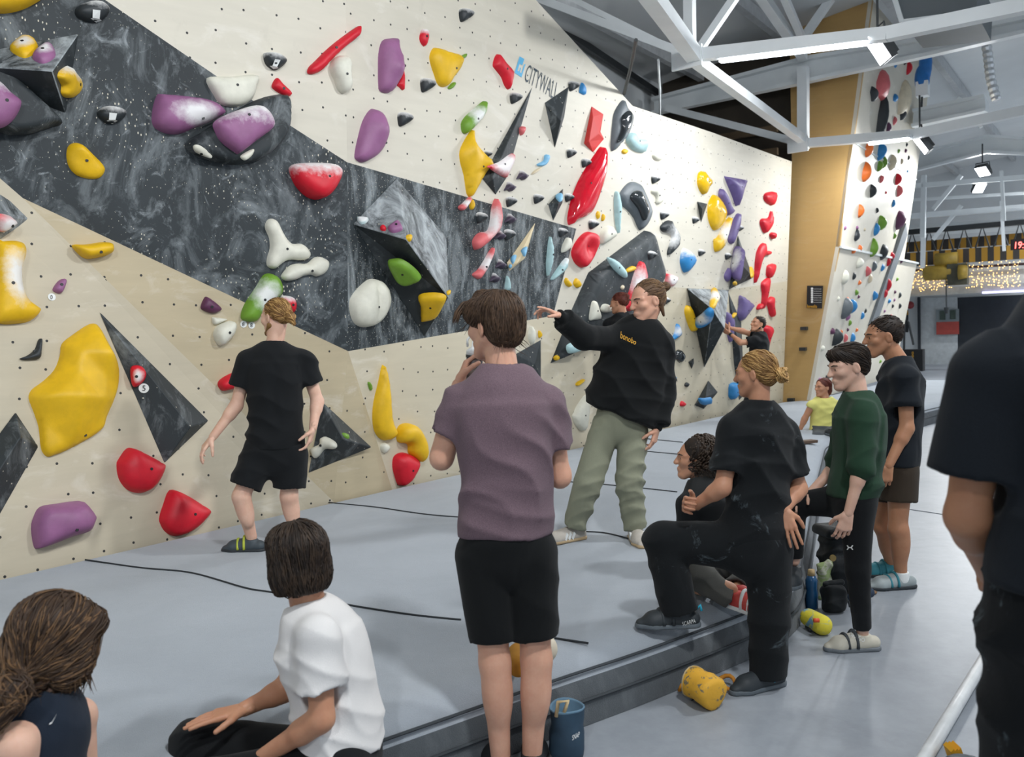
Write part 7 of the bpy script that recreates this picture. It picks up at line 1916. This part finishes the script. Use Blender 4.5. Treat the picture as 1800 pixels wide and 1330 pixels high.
ho = [('u', hd.e(0, -.024, .047, .079, .100, .078), 0), ('u', hd.e(0, -.062, .005, .070, .045, .055), .03), ('s', hd.e(0, .118, -.045, .085, .062, .095), .010), ('c', hd.p(0, -.05, -.045), -hd.u)]
hair_obj(ho, .008, H_BLACK, P, lambda p, h=hd: nrm(h.f - h.u * .3), 120, .03, .003, .004, 21)
bo = [('u', hd.cn((-.056, .0, -.05), (-.02, .07, -.098), .0195, .018), 0), ('u', hd.cn((.056, .0, -.05), (.02, .07, -.098), .0195, .018), .02)]
np_mesh('beard', [sdf_mesh(bo, .008)], H_BLACK[0], P)
MB().tube([Vector(wa + nrm(A3(J['ela']) - wa) * .02), Vector(wa + nrm(A3(J['ela']) - wa) * .055)], .034, 12).build('wrist_watch', M_dark_metal, P, True)
for s_ in 'ab': shoe(P, J['an' + s_], (-.9, .4), float(A3(J['an' + s_])[2]) - .08, SC_D, SC_G, .26, .046, 'climbing_shoe')

# ------------------------------------------------------------ climber whose head shows behind the hoodie
d = 10.2
J = dict(X=nrm((.8, .6, 0)), Y=nrm((-.6, .8, 0)), pel=V(1098, 635, d), nk=V(1094, 556, d), head=V(1088, 533, d), hf=(-.85, .5, -.1),
         sha=V(1070, 570, d), ela=V(1078, 606, d), wra=V(1090, 640, d), shb=V(1118, 568, d + .1), elb=V(1120, 606, d + .1), wrb=V(1116, 640, d + .1),
         hipa=V(1090, 642, d), kna=V(1090, 700, d), ana=V(1092, 752, d), hipb=V(1108, 642, d + .1), knb=V(1108, 700, d + .1), anb=V(1108, 752, d + .1))
P, hd, _ = figure('person with pinned brown hair behind the pointing man shoulder', J, SK2, .98, .014, hres=.007, male=False)
shirt(P, J, BLACKT, hem=.1, sleeve=.6, g=.02, sg=.02, wr_amp=.003, res=.014)
legwear(P, J, BLACKT, 'trousers', 1.9, (.105, .085, .07), res=.014)
ho = [('u', hd.e(0, -.026, .048, .080, .100, .080), 0), ('u', hd.e(0, -.07, .02, .07, .05, .06), .03), ('u', hd.e(0, -.10, .07, .04, .04, .035), .02), ('s', hd.e(0, .118, -.03, .085, .066, .095), .010), ('s', hd.e(-.09, .01, -.03, .03, .03, .04), .008)]
hair_obj(ho, .007, H_RED, P, lambda p, t=hd.p(0, -.1, .06): nrm(t - p), 160, .08, .003, .003, 23)
for s_ in 'ab': shoe(P, J['an' + s_], (-.5, .8), float(A3(J['an' + s_])[2]) - .08, SC_D, SC_G, .26, .046, 'climbing_shoe')

# ------------------------------------------------------------ man at the right edge, very close, back to us
d = 1.9
J = dict(X=nrm((.94, .34, 0)), Y=nrm((-.34, .94, 0)), pel=V(1890, 1020, d), nk=V(1905, 552, d), head=V(1915, 415, d), hf=(-.3, .95, 0),
         sha=V(1738, 658, d - .02), ela=V(1700, 905, d + .02), wra=V(1742, 1010, d + .28), shb=V(2060, 600, d + .1), elb=V(2080, 880, d + .1), wrb=V(2060, 1050, d + .2),
         hipa=V(1822, 1060, d), kna=V(1815, 1470, d + .05), ana=V(1820, 1860, d + .05), hipb=V(1960, 1050, d + .05), knb=V(1965, 1470, d + .05), anb=V(1965, 1850, d + .08))
for s_ in 'ab':
    J['an' + s_][2] = .085
P, hd, _ = figure('man in a black t-shirt and chalky trousers cut by the right edge', J, SK3, 1.12, .009, hands=[dict(w=J['wra'], d=(.2, .9, -.3), pn=(1, 0, 0), side=(0, 0, 1)), dict(w=J['wrb'], d=(-.2, .6, -.8), pn=(-1, 0, 0), side=(0, 1, 0))], hk=1.1)
secs_ = [(-.08, .185), (.10, .180), (.42, .172), (.64, .185), (.82, .188), (.94, .06)]
shirt(P, J, NAVYT, hem=.0, sleeve=.70, g=.020, sg=.026, wr_amp=.004, fr=22, wr_dir=(.8, .1, .5), seed=14, res=.008, secs=secs_, sr=.060)
CH_TR = cloth_mat('black_trousers_chalk', '#17191b', 0.6, 0.75)
legwear(P, J, CH_TR, 'trousers', 1.95, (.125, .11, .095), g=.025, wr_amp=.010, fr=26, seed=6, res=.009)
ho = [('u', hd.e(0, -.026, .046, .084, .104, .084), 0), ('u', hd.e(0, -.06, -.01, .075, .06, .075), .03), ('s', hd.e(0, .125, -.03, .08, .06, .085), .015)]
hair_obj(ho, .007, H_BROWN, P, lambda p, h=hd: -h.u, 150, .06, .0028, .003, 25)
for s_ in 'ab': shoe(P, J['an' + s_], (-.2, .95), 0, CL_DK, RUB, .30, .05, 'shoe')
# ================================================================== things lying about
def chalk_bag(name, label, c, up, r, h, body, rim, side, rope=None, collapsed=False):
    root = tag(empty(name, Vector(c)), label, 'chalk bag')
    c = A3(c); up = nrm(up); x = nrm(np.cross(up, (0.2, .9, .3))); y = np.cross(up, x)
    def ring(f, k): return [c + up * h * f + (x * math.cos(a) + y * math.sin(a)) * r * k * (1 + .07 * math.sin(3 * a + f * 5)) for a in np.linspace(0, 2 * math.pi, 20, endpoint=False)]
    prof = [(0, .75), (.04, .95), (.15, 1.04), (.45, 1.02), (.62, .92), (.75, .98), (.97, 1.0)]
    V_ = np.concatenate([ring(f, k) for f, k in prof]); F = [(i * 20 + j, i * 20 + (j + 1) % 20, (i + 1) * 20 + (j + 1) % 20, (i + 1) * 20 + j) for i in range(len(prof) - 1) for j in range(20)]
    b = MB().add([Vector(v) for v in V_], F + [tuple(range(19, -1, -1))])
    bo = b.build('bag_body', body, root, True)
    pr = [(.97, 1.0), (1.0, 1.04), (1.02, .98), (.98, .9), (.6, .82), (.5, .3)]
    V_ = np.concatenate([ring(f, k) for f, k in pr]); F = [(i * 20 + j, i * 20 + (j + 1) % 20, (i + 1) * 20 + (j + 1) % 20, (i + 1) * 20 + j) for i in range(len(pr) - 1) for j in range(20)]
    MB().add([Vector(v) for v in V_], F).build('rim_lining', rim, root, True)
    return root, c, up, x, y
def two_tone(name, c1, c2, sc, thr=.5):
    t = NT(name); v = t.coord()
    t.col(t.ramp(t.noise(v, sc, 5, .6, 1.2), [(thr - .04, srgb(c1)), (thr + .04, srgb(c2))])); t.bump(t.noise(v, 40, 3), .3, .006)
    return t.set(.75)
M_ybag = two_tone('yellow_printed_cloth', '#d9a431', '#6f6a58', 26, .60); M_beige = plain('chalky_cloth', '#c9b48a', .85, .12, 10)
p0 = on_z(1222, 1215, .085); 
r_, c, up, x, y = chalk_bag('chalk_bag', 'yellow patterned chalk bag lying on the concrete beside the mat', A3(on_z(1258, 1222, .075)), A3(on_z(1213, 1192, .10)) - A3(on_z(1258, 1222, .085)), .072, .155, M_ybag, M_beige, None)
M_or = plain('orange_webbing', '#c98529', .7)
q = A3(on_z(1270, 1200, .03)); 
MB().tube([Vector(q + np.array((math.cos(a) * .06, math.sin(a) * .05, .02 * math.sin(a * 2)))) for a in np.linspace(0, 2 * math.pi, 18)], .010, 6).build('belt_loop', M_or, r_, True)
MB().tube([on_z(1212, 1200, .05), on_z(1198, 1204, .04), on_z(1194, 1212, .02), on_z(1205, 1208, .02)], .010, 6).build('strap_end', M_or, r_, True)
MB().tube([Vector(c + up * .1 + A3((0, -.08, .03))), on_z(1214, 1218, .03), on_z(1217, 1230, .01)], .006, 6).build('drawcord', M_dark_metal, r_, True)
# blue chalk bag by the mat edge
M_bbag = plain('slate_blue_cloth', '#2b4356', .75, .25, 6)
cb = A3(on_z(998, 1326, 0.0))
r2, c, up, x, y = chalk_bag('chalk_bag', 'slate blue chalk bag standing against the mat near the mauve man', cb, (0, 0, 1), .070, .205, M_bbag, plain('blue_fleece', '#5f7d92', .9), None)
MB().tube([Vector(c + up * .2 + y * .06), Vector(c + up * .26 + y * .075 - x * .02), Vector(c + up * .25 + y * .07 + x * .02), Vector(c + up * .19 + y * .07 + x * .03)], .008, 6).build('hang_loop', M_beige, r2, True)
_bb = [c for c in r2.children if c.name.startswith('bag_body')][0]
surf_decal('lettering', 'SNAP', [(1006, 1301), (1019, 1294), (1019, 1285), (1006, 1292)], _bb, M_white_print, _bb, .003)
# bags and bottle behind the green sweatshirt person
def blob_obj(name, ops, mat, parent, res=.008): return np_mesh(name, [sdf_mesh(ops, res)], mat, parent)
M_pack = cloth_mat('black_nylon', '#191c1e', .5, .15, .6)
g0 = A3(on_z(1472, 1040, 0))
bp_ = tag(empty('backpack', Vector(g0)), 'black backpack with a round badge standing behind the green sweatshirt person', 'backpack')
X_, Y_, Z_ = nrm((1, .15, 0)), nrm((-.15, 1, 0)), np.array((0, 0, 1.0))
body_ = blob_obj('pack_body', [('u', pbox(g0 + Z_ * .21 + X_ * .02, X_, Y_, Z_, .13, .10, .20, .07), 0), ('u', pbox(g0 + Z_ * .14 - Y_ * .1, X_, Y_, Z_, .12, .06, .12, .05), .04), wr(30, .008, (.4, .2, 1), 3)], M_pack, bp_)
blob_obj('pack_lid', [('u', pbox(g0 + Z_ * .40 + X_ * .02, X_, Y_ + Z_ * .25, Z_, .14, .11, .035, .03), 0), wr(24, .006, (1, .2, .3), 5)], M_pack, bp_)
bc = on_plane(1463, 980, Vector(g0 - Y_ * .17), Vector(Y_))
MB().tube([bc - Vector(Y_) * .0, bc - Vector(Y_) * .012], .02, 14).build('badge', plain('badge_brass', '#8a7440', .5), bp_)
MB().tube([Vector(g0 + Z_ * .42), Vector(g0 + Z_ * .47 + X_ * .03), Vector(g0 + Z_ * .42 + X_ * .07)], .008, 6).build('haul_loop', plain('loop_blue', '#3b6f9a', .6), bp_, True)
M_gbag = two_tone('pale_green_plastic', '#8fa06a', '#b9b9a6', 14)
gb = A3(on_z(1452, 1052, 0)); lb = tag(blob_obj('carrier_bag', [('u', pbox(gb + Z_ * .12, X_, Y_, Z_ + X_ * -.15, .055, .03, .12, .03), 0), wr(45, .005, (.6, .3, .7), 2)], M_gbag, None), 'pale green plastic bag leaning against the black backpack', 'bag')
wbp = A3(on_z(1427, 1068, 0)); wbt = tag(empty('water_bottle', Vector(wbp)), 'blue water bottle standing beside the pale green bag', 'bottle')
MB().tube([Vector(wbp + Z_ * z) for z in (0, .01, .10, .12, .17, .20)], [.034, .037, .037, .032, .036, .022], 16).build('bottle_body', plain('bottle_blue', '#1f4f78', .25, .1, 5), wbt, True)
MB().tube([Vector(wbp + Z_ * z) for z in (.20, .235)], [.022, .02], 12).build('cap', plain('cap_wood', '#b59a6c', .5), wbt, True)
kb = A3(on_z(1466, 1075, 0)); kbo = tag(empty('chalk_bucket', Vector(kb)), 'black cloth chalk bucket on the floor in front of the backpack', 'bag')
blob_obj('bucket_body', [('u', pbox(kb + Z_ * .085, X_, Y_, Z_, .07, .06, .085, .04), 0), wr(36, .005, (.3, .4, .9), 6)], M_pack, kbo)
blob_obj('roll_top', [('u', cone(kb + Z_ * .17 - X_ * .05, kb + Z_ * .175 + X_ * .05, .02, .02), 0)], M_pack, kbo)
MB().tube([Vector(kb + X_ * .07 + Z_ * .1), Vector(kb + X_ * .095 + Z_ * .05), Vector(kb + X_ * .1 + Z_ * .02)], .005, 5).build('strap', M_dark_metal, kbo)
yc = A3(on_z(1440, 1098, .055)); ym = two_tone('blue_yellow_cloth', '#d7c93a', '#6f97a8', 9, .56)
yb = tag(empty('chalk_bag', Vector(yc)), 'yellow and blue chalk bag at the mat corner', 'chalk bag')
blob_obj('bag_body', [('u', cone(A3(on_z(1422, 1085, .06)), A3(on_z(1445, 1098, .055)), .05, .055), 0), wr(40, .004, (.7, .2, .5), 1)], ym, yb, .006)
MB().tube([on_z(1430, 1090, .11), on_z(1440, 1090, .11)], .012, 8).build('orange_buckle', plain('buckle_orange', '#e0592e', .5), yb, True)
MB().tube([on_z(1418, 1100, .02), on_z(1425, 1106, .02), on_z(1436, 1105, .02)], .012, 6).build('belt', M_dark_metal, yb, True)
sn = tag(empty('sandal', on_z(1500, 1052, 0)), 'brown soled shoe lying behind the green sweatshirt person', 'shoe')
blob_obj('sole', [('u', cone(A3(on_z(1480, 1055, .012)), A3(on_z(1532, 1040, .012)), .035, .035, (0, 0, 1), .3), 0)], plain('sole_brown', '#7a5b3d', .7), sn, .006)
blob_obj('upper', [('u', cone(A3(on_z(1496, 1050, .03)), A3(on_z(1528, 1041, .04)), .028, .032), 0)], plain('sandal_navy', '#27364a', .7), sn, .006)
# lamp-shaped plush behind the mauve man's legs
tb = tag(empty('chalk_ball_bag', on_z(940, 1140, MATZ)), 'cream and amber bag on the mat behind the mauve man knees', 'bag')
blob_obj('bag_body', [('u', cone(A3(on_z(912, 1150, MATZ + .07)), A3(on_z(912, 1168, MATZ + .06)), .05, .05), 0)], plain('amber_cloth', '#c58a2c', .7), tb)
blob_obj('bag_top', [('u', ell(A3(on_z(958, 1140, MATZ + .06)), (1, 0, 0), (0, 1, 0), (0, 0, 1), .055, .05, .06), 0), ('u', cone(A3(on_z(958, 1140, MATZ + .06)), A3(on_z(974, 1140, MATZ + .04)), .03, .012), .02)], plain('cream_cloth', '#d8cdb8', .8), tb)
# phone / brush on the mat, lone striped shoe at the lower right
tag(MB().box(on_z(1416, 776, MATZ + .03), Vector((.12, .04, 0)), Vector((-.02, .05, 0)), Vector((0, 0, .015))).build('wooden_brush', plain('brush_wood', '#5a4636', .6)), 'small dark wooden brush lying on the mat behind the kneeling person', 'brush')
ls = tag(empty('striped_shoe', on_z(1682, 1328, 0)), 'black shoe with yellow stripes at the bottom right', 'shoe')
sk_ = shoe(ls, A3(on_z(1690, 1335, .08)), (-.9, -.4), 0.0, CL_DK, RUB, .28, .05, 'shoe_upper')
for k in range(3):
    c = A3(on_z(1672 + k * 6, 1325 - k * 1, .05)); MB().box(Vector(c), Vector((.006, 0, .006)), Vector((0, .03, 0)), Vector((-.01, 0, .03))).build('yellow_stripe', M_yel_print, sk_)
